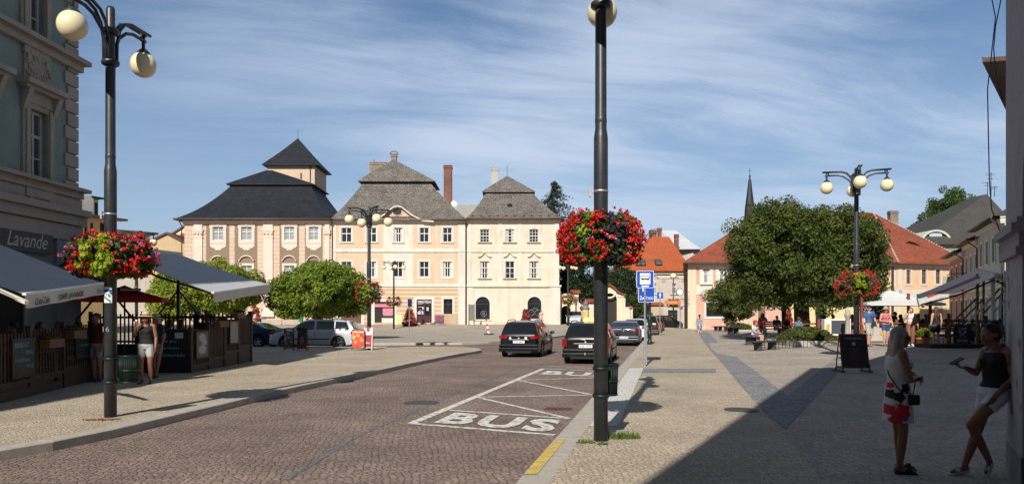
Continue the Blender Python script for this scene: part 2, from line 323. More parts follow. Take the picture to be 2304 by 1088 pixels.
# ------------------------------------------------------------------ ground
M_ROAD = cobble('road_setts', (.20, .148, .124), (.32, .238, .198), (.085, .066, .056), 11.5, .7, .012, arcs=0, patch=.34, stretch=1.5, rot=R(-8), grass=.55, jw=.10)
M_PAVE = cobble('tan_mosaic_setts', (.41, .345, .255), (.56, .475, .36), (.21, .17, .125), 14.0, .75,   .008, patch=.20, grass=.15, jw=.10)
M_SQ = cobble('grey_pink_setts', (.35, .305, .26), (.47, .41, .345), (.17, .145, .12), 10.0, .6, .008, patch=.2, jw=.09)
M_BAND = cobble('blue_grey_setts', (.20, .20, .21), (.31, .305, .31), (.09, .09, .095), 9.0, .6, .008, patch=.12, jw=.1)
M_FAR = cobble('far_ground_setts', (.28, .24, .20), (.38, .33, .27), (.12, .1, .08), 9.0, .6, .008, patch=.12)
M_PAINT = mat('road_paint_white', (.66, .65, .60), .7, .12, 9, bump=.012, bs=11, speck=(8., .53, (.27, .20, .165), .8))
M_YEL = mat('road_paint_yellow', (.62, .44, .06), .7, .15, 6, bump=.006, bs=12, speck=(9., .50, (.37, .33, .28), .75))
M_KERB = mat('granite_kerb', (.42, .38, .32), .75, .14, 5, bump=.004, bs=50, speck=(60., .62, (.18, .17, .16), .6))
def area(name, poly, m, zf, step=4.0, label=None, inner=None):
    """sheet filling a ground polygon, with interior points so that it follows the terrain"""
    n = len(poly); pts = [Vector(p[:2]) for p in poly]; dense = []
    for i in range(n):
        a, b = pts[i], pts[(i+1) % n]; k = max(1, int((b-a).length/step))
        for j in range(k): dense.append(a+(b-a)*j/k)
    nb = len(dense); vs = list(dense)
    x0, x1 = min(p.x for p in pts), max(p.x for p in pts); y0, y1 = min(p.y for p in pts), max(p.y for p in pts)
    def inside(q):
        c = False
        for i in range(n):
            a, b = pts[i], pts[i-1]
            if (a.y > q.y) != (b.y > q.y) and q.x < (b.x-a.x)*(q.y-a.y)/(b.y-a.y)+a.x: c = not c
        return c
    x = x0+step*.5
    while x < x1:
        y = y0+step*.5
        while y < y1:
            q = Vector((x, y))
            if inside(q) and min((q-d).length for d in dense) > step*.4: vs.append(q)
            y += step
        x += step
    r = delaunay_2d_cdt(vs, [], [list(range(nb))], 1, 1e-5)
    V = [(p.x, p.y, zf(p.x, p.y)) for p in r[0]]; Fc = []
    for f in r[2]:
        a, b, c = [Vector(V[i]) for i in f[:3]]
        Fc.append(list(f) if (b-a).cross(c-a).z > 0 else list(f)[::-1])
    o = meshobj(name, V, Fc, m); o['kind'] = 'structure'; return o
g = MB(); g.box(-900, 900, -300, 1500, -1.2, ROAD-.02); o = g.build('ground', M_FAR); o['kind'] = 'structure'
g = MB(); g.quad((-95, -40, ROAD), (80, -40, ROAD), (80, 120, ROAD), (-95, 120, ROAD)); o = g.build('road', M_ROAD); o['kind'] = 'structure'
def kx(y): return -1.55+.2085*y            # the road edge of the right-hand kerb
def kerb(name, pts, w, h=None, side=1, seg=1.1, closed=False, zt=.004):
    """row of kerb stones along pts; width w towards the pavement side, riser down to the road"""
    mb = MB(); pts = [Vector(p[:2]) for p in pts]; acc = []
    for a, b in zip(pts[:-1], pts[1:]):
        d = b-a; k = max(1, round(d.length/seg))
        for j in range(k): acc.append((a+d*j/k, a+d*(j+1)/k))
    def nrm(d): d = d.normalized(); return Vector((d.y, -d.x))*side
    for i, (a, b) in enumerate(acc):
        d0 = (b-a); n1 = nrm(d0); np_ = nrm(acc[i-1][1]-acc[i-1][0]) if i else n1; nn = nrm(acc[i+1][1]-acc[i+1][0]) if i+1 < len(acc) else n1
        na = (n1+np_).normalized(); nb = (n1+nn).normalized(); g_ = d0.normalized()*.006; a1 = a+g_; b1 = b-g_
        q = [a1, b1, b1+nb*w, a1+na*w]; r_ = .012
        jz = random.uniform(-.003, .003)
        top = [(p.x, p.y, gz(p.x, p.y)+zt+jz) for p in q]; bot = [(p.x, p.y, ROAD-.01) for p in q]
        ch = [(p.x, p.y, gz(p.x, p.y)+zt+jz-r_) for p in q[:2]]
        tin = [(q[0]+na*r_), (q[1]+nb*r_)]
        vs = bot+[ch[0], ch[1], (tin[0].x, tin[0].y, top[0][2]), (tin[1].x, tin[1].y, top[1][2]), top[2], top[3]]
        mb.add(vs, [(0, 1, 5, 4), (4, 5, 7, 6), (6, 7, 8, 9), (1, 2, 8, 7, 5), (0, 4, 6, 9, 3), (2, 3, 9, 8)])
    o = mb.build(name, M_KERB); o['kind'] = 'structure'; return o
def P2(px, py, z=0.): q = gp(px, py, z); return (q.x, q.y)
LK = [(-9.2, 3.0), (-7.6, 6.5)]+[P2(*p) for p in ((0, 1012), (120, 992), (250, 966), (390, 933), (500, 908), (600, 883), (720, 858), (850, 832), (930, 815), (1000, 801), (1045, 793), (1072, 789))]
tip = [P2(1084, 786.5), P2(1080, 783.5), P2(1055, 781), P2(1000, 779.6), P2(930, 779), P2(840, 779)]
LK2 = LK+tip+[(-14.5, 38.2), (-40, 38.6)]
kerb('kerb_cafe_pavement', LK2, .30, side=-1)
def inset(pts, w, side):
    out_ = []
    for i, p in enumerate(pts):
        a = Vector(pts[max(0, i-1)][:2]); b = Vector(pts[min(len(pts)-1, i+1)][:2]); d = (b-a).normalized(); out_.append(tuple(Vector(p[:2])+Vector((d.y, -d.x))*side*w))
    return out_
LI = inset(LK2, .29, -1)
area('pavement_cafe', LI+[(-40, 3.0)], M_PAVE, lambda x, y: 0.0, 5)
RK = [(kx(y), y) for y in (-12, 0, 8, 16, 24, 32, 40, 50, 60, 70, 80)]
kerb('kerb_bus_stop', RK, .34, side=1)
RB = lambda y: (9.55+.224*(y-36))           # left edge of the street-wise band
area('pavement_kerbside', [(kx(y)+.33, y) for y in (-12, 0, 8, 16, 24, 32, 40, 50, 60, 70, 80)]+[(RB(80), 80), (RB(60), 60), (RB(40), 40), (RB(20), 20), (RB(11.3), 11.3), (RB(-12), -12)], M_PAVE, lambda x, y: gz(x, y), 4)
area('square_paving', [(RB(-12), -12), (RB(11.3), 11.3), (RB(20), 20), (RB(40), 40), (RB(60), 60), (RB(80), 80), (20, 100), (80, 100), (80, -12)], M_SQ, lambda x, y: gz(x, y), 4)
b1 = [(RB(y)+.01, y) for y in (11.2, 20, 30, 36, 36.1, 50, 62, 74)]
TX, TY, NY = RB(11.1)+.1, 11.1, 15.6
AE = lambda y, w: TX+.51*(y-TY)-w
area('paving_band_street', [(TX, TY), (AE(NY, .585), NY)]+[(RB(y)+.8, y) for y in (20, 30, 40, 50, 62, 74)]+[(RB(y), y) for y in (74, 62, 50, 40, 30, 20, 13)], M_BAND, lambda x, y: gz(x, y)+.005, 3)
area('paving_band_arcade', [(TX, TY), (AE(20, 0), 20), (AE(28, 0), 28), (AE(28, .585), 28), (AE(20, .585), 20), (AE(NY, .585), NY)], M_BAND, lambda x, y: gz(x, y)+.009, 3)
a_ = P2(1440, 829); b_ = P2(1611, 829); c_ = P2(1611, 838); d_ = P2(1436, 838)
area('paving_band_crossing', [d_, c_, b_, a_], M_BAND, lambda x, y: .006, 3)
# far pavement in front of the houses
FK = [(-60, 43.3), (-30, 43.3)]+[P2(*p) for p in ((600, 771.5), (840, 771.5), (1040, 770), (1100, 768), (1150, 765), (1200, 761), (1240, 757.5), (1285, 751), (1310, 745))]+[(8.0, 78)]
kerb('kerb_far_pavement', FK, .3, side=-1)
area('pavement_far', inset(FK, .29, -1)+[(8.0, 100), (-60, 100)], M_SQ, lambda x, y: gz(x, y), 4)
# white painted strip beside the bus bay and the yellow kerb paint
def strip(name, y0, y1, o0, o1, m, z=.008):
    mb = MB(); n = max(1, int((y1-y0)/1)); dx = [(y0+(y1-y0)*i/n) for i in range(n+1)]
    for a, b in zip(dx[:-1], dx[1:]):
        mb.quad((kx(a)+o0, a, z), (kx(a)+o1, a, z), (kx(b)+o1, b, z), (kx(b)+o0, b, z))
    o = mb.build(name, m); o['kind'] = 'structure'; return o
strip('white_painted_paving', 11.35, 23.5, .36, .80, cobble('painted_setts', (.60, .59, .56), (.70, .69, .66), (.33, .31, .28), 13, .7, .008, patch=.08))
strip('yellow_kerb_paint', 7.95, 10.15, .012, .16, M_YEL, .009)
# bus bay
def rl(a, b, w=.12, z=ROAD+.006):
    a = gp(*a, ROAD); b = gp(*b, ROAD); d = (b-a).normalized(); n = Vector((-d.y, d.x, 0))*w/2
    dz = Vector((0, 0, z-ROAD)); return [a-n+dz, b-n+dz, b+n+dz, a+n+dz]
lm = MB()
for k_, (a, b, w_) in enumerate(((((925, 952)), (1222, 829), .16), ((926, 952), (1248, 978), .13), ((1011, 922), (1281, 941), .11), ((1073, 893), (1281, 941), .11), ((1073, 893), (1335, 888), .11), ((1165, 855), (1335, 888), .11), ((1165, 855), (1385, 848), .11), ((1205, 840), (1385, 848), .11), ((1222, 829), (1400, 837), .13), ((1075, 640+775/4.185) if False else (1230, 823), (1400, 832), .06))):
    q = rl(a, b, w_, ROAD+.004+.0006*k_); lm.quad(*q)
o = lm.build('bus_bay_lines', M_PAINT); o['kind'] = 'structure'
tm = MB(); vdir = Vector((.2085, 1, 0)).normalized()
def roadtext(px0, py0, px1, py1, depth, z):
    a = gp(px0, py0, ROAD); b = gp(px1, py1, ROAD); c = (a+b)/2; c.z = z
    tm.text('BUS', c, (b-a), vdir, depth, width=(b-a).length, bold=.055, off=0, spacing=1.15)
roadtext(975, 951, 1240, 973, 1.35, ROAD+.011); roadtext(1214, 842, 1372, 849, 1.5, ROAD+.011)
o = tm.build('bus_lettering', M_PAINT); o['kind'] = 'structure'
# other bay divisions
lm = MB()
for y in (28.6, 34.5, 40.6): lm.quad(*[Vector((x_, y_, ROAD+.006)) for x_, y_ in ((kx(y)-2.3, y-.35), (kx(y)-.05, y), (kx(y)-.05, y+.1), (kx(y)-2.3, y-.25))])
o = lm.build('parking_bay_lines', M_PAINT); o['kind'] = 'structure'
# grey line of setts down the middle of the road
cl_ = [gp(*p, ROAD) for p in ((640, 1078), (800, 980), (920, 930), (1010, 890), (1110, 850), (1180, 822))]
mb = MB()
for a, b in zip(cl_[:-1], cl_[1:]):
    n_ = Vector((.06, 0, 0)); z_ = Vector((0, 0, .004)); mb.quad(a-n_+z_, a+n_+z_, b+n_+z_, b-n_+z_)
o = mb.build('grey_sett_line', cobble('grey_setts', (.15, .145, .145), (.21, .205, .20), (.08, .075, .07), 9, .4, .01)); o['kind'] = 'structure'
# manholes and drain
def disc(name, p, r, m, label, z):
    mb = MB(); mb.lathe([(0.001, .006), (r*.3, .006), (r*.32, .002), (r*.6, .002), (r*.62, .006), (r*.86, .006), (r*.87, .0), (r*.9, .0), (r*.91, .008), (r, .008), (r, -.02)], (0, 0, 0), 32)
    o = mb.build(name, m, loc=(p[0], p[1], z)); tag(o, label, 'manhole cover'); return o
MH = mat('cast_iron_cover', (.06, .055, .055), .6, .25, 14, bump=.006, bs=30)
p = gp(948, 906, ROAD); disc('manhole_cover', p, .36, MH, 'round cast iron manhole cover in the brown cobbled road left of the bus bay', ROAD+.006)
p = gp(1973, 920); disc('manhole_cover', p, .0, MH, None, 0) if False else None
p = gp(1668, 922); disc('manhole_cover', p, .30, MH, 'round iron manhole cover in the tan pavement beside the shadow edge', .006)
p = gp(1272, 929, ROAD); mb = MB(); mb.box(-.26, .26, -.2, .2, 0, .006)
for i in range(9): mb.box(-.24+i*.055, -.22+i*.055, -.17, .17, .006, .014)
o = mb.build('drain_grate', mat('rusty_iron', (.13, .05, .035), .8, .3, 12), loc=(p.x-.1, p.y+.6, ROAD+.004)); o.rotation_euler = (0, 0, R(-12)); tag(o, 'rusty drain grate in the gutter beside the bus bay kerb', 'drain grate')
# tufts of grass round the near lamp post and dry debris
def tufts(name, c, rad, n, m, h=.06, label=None):
    mb = MB()
    for i in range(n):
        a = random.uniform(0, 6.28); r_ = rad*random.random()**.6; x, y = c[0]+r_*math.cos(a)*1.4, c[1]+r_*math.sin(a)*.6
        b_ = random.uniform(0, 6.28); hh = h*random.uniform(.4, 1.2); dx, dy = math.cos(b_)*.012, math.sin(b_)*.012; lx, ly = random.uniform(-.04, .04), random.uniform(-.04, .04)
        mb.add([(x-dx, y-dy, c[2]), (x+dx, y+dy, c[2]), (x+lx, y+ly, c[2]+hh)], [(0, 1, 2)])
    o = mb.build(name, m); tag(o, label, 'grass', kind='stuff')
GRASSM = leafm('grass_blade', (.06, .12, .02), (.16, .22, .05), 9)
q = gp(1398, 985); tufts('grass', (q.x, q.y, .004), .20, 260, GRASSM, .09, 'green weed tufts in the pavement right of the near lamp post foot')
q = gp(1318, 996); tufts('grass', (q.x, q.y, .004), .09, 60, GRASSM, .05, 'small weeds in the pavement left of the near lamp post foot')
q = gp(1372, 1000); tufts('grass', (q.x-.1, q.y, .004), .06, 50, GRASSM, .05, 'smallest weed clump in front of the near lamp post foot')
q = gp(230, 944); tufts('grass', (q.x, q.y, .004), .22, 200, mat('dry_debris', (.22, .10, .04), .9), .02, 'dry brown debris round the foot of the left lamp post')
# ------------------------------------------------------------------ buildings
class Fac:
    """facade line through A with direction angle; local x along the facade, y to the back, z up"""
    def __init__(s, X, Y, ang, z0, label, name='town_house', cat='house', group=None):
        s.A = Vector((X, Y)); s.ang = ang; s.d = Vector((math.cos(ang), math.sin(ang))); s.z0 = z0
        s.e = empty(name, (X, Y, z0), ang, label, cat if label else None, group)
    def uv(s, px, py, back=0.):
        r = Vector(((px-HX)/F, 1.)); n = Vector((-s.d.y, s.d.x)); A = s.A+n*back
        t = A.dot(n)/r.dot(n); q = r*t-A
        return q.dot(s.d), HC-(py-HY)/F*t-s.z0
    def u(s, px, back=0.): return s.uv(px, 700, back)[0]
    def z(s, px, py, back=0.): return s.uv(px, py, back)[1]
    def rect(s, x0, x1, y0, y1):          # pixel rectangle -> u0,u1,z0,z1
        xm = (x0+x1)/2; return (s.u(x0), s.u(x1), s.z(xm, y1), s.z(xm, y0))
def wallbox(fac, u0, u1, h, depth, ops, m, name='wall', zb=-.8, y0=0., rev=.22, inner=None, sides=True):
    """front wall with real openings and reveals, plus plain side and back walls"""
    us = sorted({u0, u1, *[o[0] for o in ops], *[o[1] for o in ops]}); zs = sorted({zb, h, *[o[2] for o in ops], *[o[3] for o in ops]})
    mb = MB()
    for a, b in zip(us[:-1], us[1:]):
        for c, d in zip(zs[:-1], zs[1:]):
            if b-a < 1e-5 or d-c < 1e-5: continue
            mu, mz = (a+b)/2, (c+d)/2
            if any(o[0] < mu < o[1] and o[2] < mz < o[3] for o in ops): continue
            mb.quad((a, y0, c), (b, y0, c), (b, y0, d), (a, y0, d))
    for o in ops:
        a, b, c, d = o[:4]
        mb.quad((a, y0, c), (a, y0, d), (a, y0+rev, d), (a, y0+rev, c)); mb.quad((b, y0, d), (b, y0, c), (b, y0+rev, c), (b, y0+rev, d))
        mb.quad((a, y0, d), (b, y0, d), (b, y0+rev, d), (a, y0+rev, d)); mb.quad((a, y0, c), (a, y0+rev, c), (b, y0+rev, c), (b, y0, c))
    if sides:
        mb.quad((u0, y0+depth, zb), (u0, y0, zb), (u0, y0, h), (u0, y0+depth, h)); mb.quad((u1, y0, zb), (u1, y0+depth, zb), (u1, y0+depth, h), (u1, y0, h))
        mb.quad((u1, y0+depth, zb), (u0, y0+depth, zb), (u0, y0+depth, h), (u1, y0+depth, h))
    return mb.build(name, m, fac.e)
def window(fac, r, frame=WFR, pane=PANE, nm=1, trans=(.5,), y=.12, fw=.07, mw=.05, surround=None, sill=None, sproud=.05, sw=.16, arch=False, curtain=None, pediment=None, y0=0., name='window', keystone=False, apron=None):
    a, b, c, d = r; H_ = d-c; mb = MB(); y += y0
    mb.box(a, a+fw, y-.03, y+.04, c, d); mb.box(b-fw, b, y-.03, y+.04, c, d); mb.box(a+fw, b-fw, y-.03, y+.04, c, c+fw); mb.box(a+fw, b-fw, y-.03, y+.04, d-fw, d)
    for k in range(1, nm+1):
        x = a+(b-a)*k/(nm+1); wd = mw*1.5 if nm == 1 else mw; mb.box(x-wd/2, x+wd/2, y-.034, y+.03, c+fw, d-fw)
    for k, t in enumerate(trans):
        z = c+H_*t; wd = mw*(1.8 if k == 0 else .8); mb.box(a+fw, b-fw, y-.028, y+.026, z-wd/2, z+wd/2)
    w_ = mb.build(name, frame, fac.e)
    p = MB(); p.quad((a, y+.05, c), (b, y+.05, c), (b, y+.05, d), (a, y+.05, d)); p.build('pane', pane, w_)
    if curtain:
        p = MB()
        for x0, x1 in ((a+fw, a+fw+(b-a)*.22), (b-fw-(b-a)*.22, b-fw)): p.quad((x0, y+.045, c+fw), (x1, y+.045, c+fw), (x1, y+.045, d-fw), (x0, y+.045, d-fw))
        p.build('curtain', curtain, w_)
    if surround:
        s = MB(); e = .004
        if arch: pass
        else:
            s.box(a-sw, a, y0-sproud, y0+e, c-.0, d+sw); s.box(b, b+sw, y0-sproud, y0+e, c-.0, d+sw); s.box(a, b, y0-sproud, y0+e, d, d+sw)
            if not sill: s.box(a-sw, b+sw, y0-sproud, y0+e, c-sw, c)
            if keystone: s.box((a+b)/2-.13, (a+b)/2+.13, y0-sproud-.05, y0+e, d+sw*.4, d+sw+.14); s.box(a-sw-.06, a-sw+.05, y0-sproud-.02, y0+e, d-.16, d+sw+.04); s.box(b+sw-.05, b+sw+.06, y0-sproud-.02, y0+e, d-.16, d+sw+.04)
        if pediment:                       # curved hood moulding: list of (u fraction, dz), thickness
            pts = [(a-sw+(b-a+2*sw)*t, d+sw+dz) for t, dz in pediment[0]]; th = pediment[1]
            for (x0, z0), (x1, z1) in zip(pts[:-1], pts[1:]):
                s.add([(x0, y0-.22, z0), (x1, y0-.22, z1), (x1, y0-.22, z1+th), (x0, y0-.22, z0+th), (x0, y0+e, z0), (x1, y0+e, z1), (x1, y0+e, z1+th), (x0, y0+e, z0+th)], [(0, 1, 2, 3), (0, 4, 5, 1), (3, 2, 6, 7), (0, 3, 7, 4), (1, 5, 6, 2)])
            if len(pediment) > 2: s.box(a-sw, b+sw, y0-.12, y0+e, d+sw+.002, d+sw+.08)
        if apron:
            n_ = apron; xs = [a-sw+(b-a+2*sw)*i/24 for i in range(25)]; zl = [c-sw-.35-.42*max(0, math.sin(math.pi*(i/24)))**1.5-.10*abs(math.sin(math.pi*i/24*4)) for i in range(25)]
            for i in range(24): s.add([(xs[i], y0-.06, c-sw+.001), (xs[i+1], y0-.06, c-sw+.001), (xs[i+1], y0-.06, zl[i+1]), (xs[i], y0-.06, zl[i]), (xs[i], y0, zl[i]), (xs[i+1], y0, zl[i+1])], [(0, 3, 2, 1), (3, 4, 5, 2)])
            s.box(a-sw-.05, b+sw+.05, y0-.12, y0+e, c-sw-.05, c-sw+.0005)
        s.build('surround', surround, w_)
    if sill:
        s = MB(); s.box(a-sw-.04, b+sw+.04, y0-.14, y0+.02, c-.10, c-.002); s.build('sill', sill, w_)
    return w_
def band(fac, rects, m, name, proud=.06, y0=0., parent=None):
    one = name in ('cornice', 'string_course', 'frieze', 'label_moulding'); mb = MB()
    for i, r in enumerate(rects):
        p = proud if len(r) < 5 else r[4]; mb.box(r[0], r[1], y0-p, y0+.003, r[2], r[3])
        if not one: mb.build(name, m, parent or fac.e); mb = MB()
    return mb.build(name, m, parent or fac.e) if one else None
def hip(fac, e, z0, t, z1, m, name='roof', flare=0., parent=None, n=6, th=.12, eave_m=None):
    """hip roof from eave rectangle e=(x0,x1,y0,y1) at z0 up to top rectangle t at z1; flare bends it"""
    mb = MB(); rings = []
    for i in range(n+1 if flare else 2):
        k = i/(n if flare else 1); kz = k+(flare*(k*k-k)); rings.append(([e[j]+(t[j]-e[j])*k for j in range(4)], z0+(z1-z0)*kz))
    def cs(q, z): return [(q[0], q[2], z), (q[1], q[2], z), (q[1], q[3], z), (q[0], q[3], z)]
    R_ = [cs(*r) for r in rings]
    for a, b in zip(R_[:-1], R_[1:]):
        for k in range(4): mb.add([a[k], a[(k+1) % 4], b[(k+1) % 4], b[k]], [(0, 1, 2, 3)])
    mb.add(R_[-1], [(0, 1, 2, 3)]); lo = [(p[0], p[1], p[2]-th) for p in R_[0]]
    mb.add(R_[0]+lo, [(4+k, 4+(k+1) % 4, (k+1) % 4, k) for k in range(4)]+[(7, 6, 5, 4)])
    return mb.build(name, m, parent or fac.e)
def gutter(fac, x0, x1, y, z, m=ZINC, pipes=(), name='gutter', zb=0.):
    mb = MB(); mb.tube([(x0, y, z), (x1, y, z)], .085, 8)
    mb.build(name, m, fac.e)
    for x in pipes:
        mb = MB(); mb.tube([(x, y, z-.05), (x, y+.05, z-.25), (x, -.12, z-.75), (x, -.12, zb+.1)], .06, 8, cap=False)
        for zz in (z-2, z-5, z-8): mb.tube([(x, -.12, zz), (x, -.12, zz+.05)], .075, 8)
        mb.build('downpipe', GUT, fac.e)
def chimney(fac, x, y, w_, d_, z0, z1, m, cap=None, parent=None, pots=0):
    mb = MB(); mb.box(x-w_/2, x+w_/2, y-d_/2, y+d_/2, z0, z1)
    mb.box(x-w_/2-.06, x+w_/2+.06, y-d_/2-.06, y+d_/2+.06, z1-.28, z1-.14); mb.box(x-w_/2-.04, x+w_/2+.04, y-d_/2-.04, y+d_/2+.04, z1-.02, z1+.06)
    for i in range(pots):
        xx = x-w_/2+w_*(i+.5)/pots; mb.tube([(xx, y, z1+.05), (xx, y, z1+.4)], .12, 8)
    return mb.build('chimney', m, parent or fac.e)
def stucco(name, col, dirt=.35, dc=(.30, .22, .13), var=.07, bump=.006): return mat(name, col, .85, var, 1.1, bump=bump, bs=18, dirt=dirt, dirtcol=dc)
R_DARK = tiles('dark_slate_roof', (.012, .014, .020), (.019, .022, .029), (.007, .008, .010), .45, .28, .012, patch=.2, rough=.62)
R_GREY = tiles('lichened_cement_tiles', (.17, .155, .14), (.11, .10, .095), (.05, .045, .04), .42, .30, .03, lichen=(.30, .27, .22), patch=.3, mortar=.02)
R_RED = tiles('red_clay_tiles', (.40, .105, .05), (.27, .072, .042), (.09, .03, .02), .24, .20, .03, lichen=(.15, .06, .04), patch=.22, mortar=.02, lich_amt=.6)
R_ORANGE = tiles('orange_clay_tiles', (.44, .115, .040), (.38, .092, .034), (.20, .05, .02), .24, .20, .02, patch=.10, mortar=.015)
R_METAL = tiles('white_metal_roof', (.62, .63, .65), (.56, .57, .59), (.35, .35, .37), 2.4, .55, .02, patch=.08, rough=.4)
R_BITU = tiles('dark_grey_roof', (.065, .060, .056), (.055, .052, .050), (.045, .042, .04), 1.2, .5, .01, patch=.14)
BRICK = tiles('old_brick', (.25, .085, .05), (.16, .055, .04), (.18, .14, .11), .26, .085, .01, patch=.25)
BRICKG = tiles('weathered_brick', (.26, .19, .14), (.17, .13, .10), (.28, .25, .21), .26, .085, .01, patch=.25)
# ---- 1: the pink and brown pilastered house with the tower
SAL = tiles('salmon_rusticated_stucco', (.60, .46, .36), (.58, .445, .345), (.42, .30, .22), 1.6, .46, .015, patch=.08, mortar=.022, rough=.85)
f1 = Fac(*at(415, 700, 84).xy, 0, .5, 'salmon and brown pilastered building with black mansard roof and a square tower', 'town_hall', 'building')
W1 = f1.u(747); Ht = f1.z(580, 494)
uw = [f1.rect(a, b, 510, 540) for a, b in ((479, 503), (543, 567), (640, 662.5), (695, 717))]
lw = [f1.rect(a, b, 597, 628) for a, b in ((479, 503), (543, 567), (640, 662.5), (695, 717))]
door1 = f1.rect(653, 676, 700, 728); sdoor = f1.rect(588, 603, 695, 729)
wallbox(f1, 0, W1, Ht, 15, uw+lw+[door1], SAL)
BRN = mat('brown_sgraffito_panel', (.23, .18, .125), .9, .22, 14, bump=.02, bs=14)
PIN = stucco('pale_pink_stucco', (.70, .56, .48), .15)
for (a, b), r, r2 in zip(((464, 516), (528, 579), (629, 673), (686, 726)), uw, lw):
    pm = MB(); u0, u1 = f1.u(a), f1.u(b); z0, z1 = f1.z(a, 675), f1.z(a, 502)
    q = [x for x in (r, r2)]; zs = [z0, r2[2], r2[3], r[2], r[3], z1]
    pm.box(u0, u1, -.012, .002, zs[0], zs[1]); pm.box(u0, u1, -.012, .002, zs[2], zs[3]); pm.box(u0, u1, -.012, .002, zs[4], zs[5])
    for zz, zt, rr in ((zs[1], zs[2], r2), (zs[3], zs[4], r)):
        pm.box(u0, rr[0], -.012, .002, zz, zt); pm.box(rr[1], u1, -.012, .002, zz, zt)
    pm.build('brown_panel', BRN, f1.e)
ped = ([(0, .25), (.07, .28), (.1, .42), (.2, .62), (.35, .74), (.5, .78), (.65, .74), (.8, .62), (.9, .42), (.93, .28), (1, .25)], .12)
for r in uw: window(f1, r, pane=PANE_L, nm=1, trans=(.62, .33), surround=PIN, sw=.30, sproud=.08, keystone=True, apron=1)
for r in lw: window(f1, r, pane=PANE_L, nm=1, trans=(.62, .33), surround=PIN, sw=.26, sproud=.08, pediment=ped)
for a, b in ((435, 458), (591, 616.5), (729.5, 744)):
    u0, u1 = f1.u(a), f1.u(b); pl = MB(); zb, zt = f1.z(a, 700), f1.z(a, 499); uc = (u0+u1)/2
    pl.box(u0+.1, u1-.1, -.16, .003, zb, zt-.05); pl.box(u0, u1, -.22, .003, zt-1.05, zt-.85); pl.box(u0+.03, u1-.03, -.25, .003, zt-.12, zt+.12); pl.box(u0+.04, u1-.04, -.2, .003, zt-1.75, zt-1.66)
    pl.box(u0-.05, u1+.05, -.27, .003, zb-.6, zb)
    for k in (-1, 0, 1): pl.ball((uc+k*(u1-u0)*.33, -.18, zt-1.28), .17, 8, 6, sc=(1, .8, 1.3))
    pl.build('pilaster', PIN, f1.e)
band(f1, [(-.1, W1+.05, Ht-.55, Ht-.42, .10), (-.1, W1+.05, Ht-.42, Ht-.2, .22), (-.1, W1+.05, Ht-.2, Ht-.02, .38)], PIN, 'cornice')
band(f1, [(0, W1, -.6, .55)], stucco('grey_plinth', (.42, .36, .30)), 'plinth')
EV1 = Ht+.02
tw = at(518, 419, 88.6); te = at(700, 419, 88.6); bx = f1.A.x
t1 = (tw.x-bx, te.x-bx, 4.6, 11.5); zt1 = tw.z-.5
hip(f1, (-.9, W1+.25, -.75, 15.7), EV1, t1, zt1, R_DARK, 'roof', flare=.45, n=10)
mb = MB(); mb.box(t1[0]-.02, t1[1]+.02, t1[2]-.02, t1[3]+.02, zt1-.05, zt1+.28); mb.build('roof_step', DKZ, f1.e)
sg = MB()
for i in range(12): x = .6+i*(W1-.8)/11; sg.cbox((x, .3, EV1+.42), (.22, .05, .14), rx=.5)
sg.build('snow_guard', R_DARK, f1.e)
rf = hip(f1, (t1[0]-.35, t1[1]+.35, t1[2]-.35, t1[3]+.35), zt1+.27, (at(600, 383, 92).x-bx, at(612, 383, 92).x-bx, 7.9, 8.1), at(600, 383, 92).z-.5, R_DARK, 'upper_roof')
gutter(f1, -.9, W1+.2, -.8, EV1-.02, pipes=(-.25,))
tx0, tx1 = at(603, 400, 96).x-bx, at(708, 400, 96).x-bx; tz = at(650, 367, 95).z-.5
mb = MB(); mb.box(tx0, tx1, 12, 18, 8, tz); tow = mb.build('tower', stucco('tower_stucco', (.58, .44, .33), .3), f1.e)
hip(f1, (tx0-.6, tx1+.6, 11.4, 18.6), tz-.02, ((tx0+tx1)/2-.05, (tx0+tx1)/2+.05, 14.9, 15.1), at(655, 312, 99).z-.5, R_DARK, 'tower_roof', flare=.12, parent=tow)
mb = MB(); mb.tube([((tx0+tx1)/2, 15, tz+3), ((tx0+tx1)/2, 15, at(655, 300, 99).z)], .03, 6); mb.build('lightning_rod', BLACKM, tow)
mb = MB(); mb.tube([(tx1-.55, 11.95, tz), (tx1-.55, 11.95, tz-6)], .07, 6); mb.box(at(676, 400, 96).x-bx, at(679, 400, 96).x-bx, 11.93, 12.1, at(676, 402, 96).z-.5, at(676, 389, 96).z-.5); mb.build('tower_drainpipe_and_slit', GUT, tow)
mb = MB(); a_, b_, c_, d_ = door1; mb.box(a_, b_, .15, .2, c_, d_); mb.build('door', DKFR, f1.e)
mb = MB(); a_, b_, c_, d_ = f1.rect(641, 653, 697, 728); mb.box(a_, b_, -.05, .003, c_, d_)
for k in range(7): t = math.pi*k/6; mb.bar(((a_+b_)/2, -.07, c_+.6), ((a_+b_)/2+.5*math.cos(t), -.07, c_+.6+.8*math.sin(t)), .03, .05)
mb.build('sunburst_door_leaf', mat('weathered_door_wood', (.30, .24, .17), .8, .2), f1.e)
mb = MB(); a_, b_, c_, d_ = f1.rect(587, 599, 707, 730); mb.box(a_, b_, -.03, .003, c_, d_+.01); a_, b_, c_, d_ = f1.rect(587, 599, 694, 707); mb.box(a_, b_, -.02, .003, c_, d_, 1); mb.build('service_hatch', [mat('grey_hatch', (.2, .2, .21)), mat('brown_hatch', (.30, .2, .13))], f1.e)
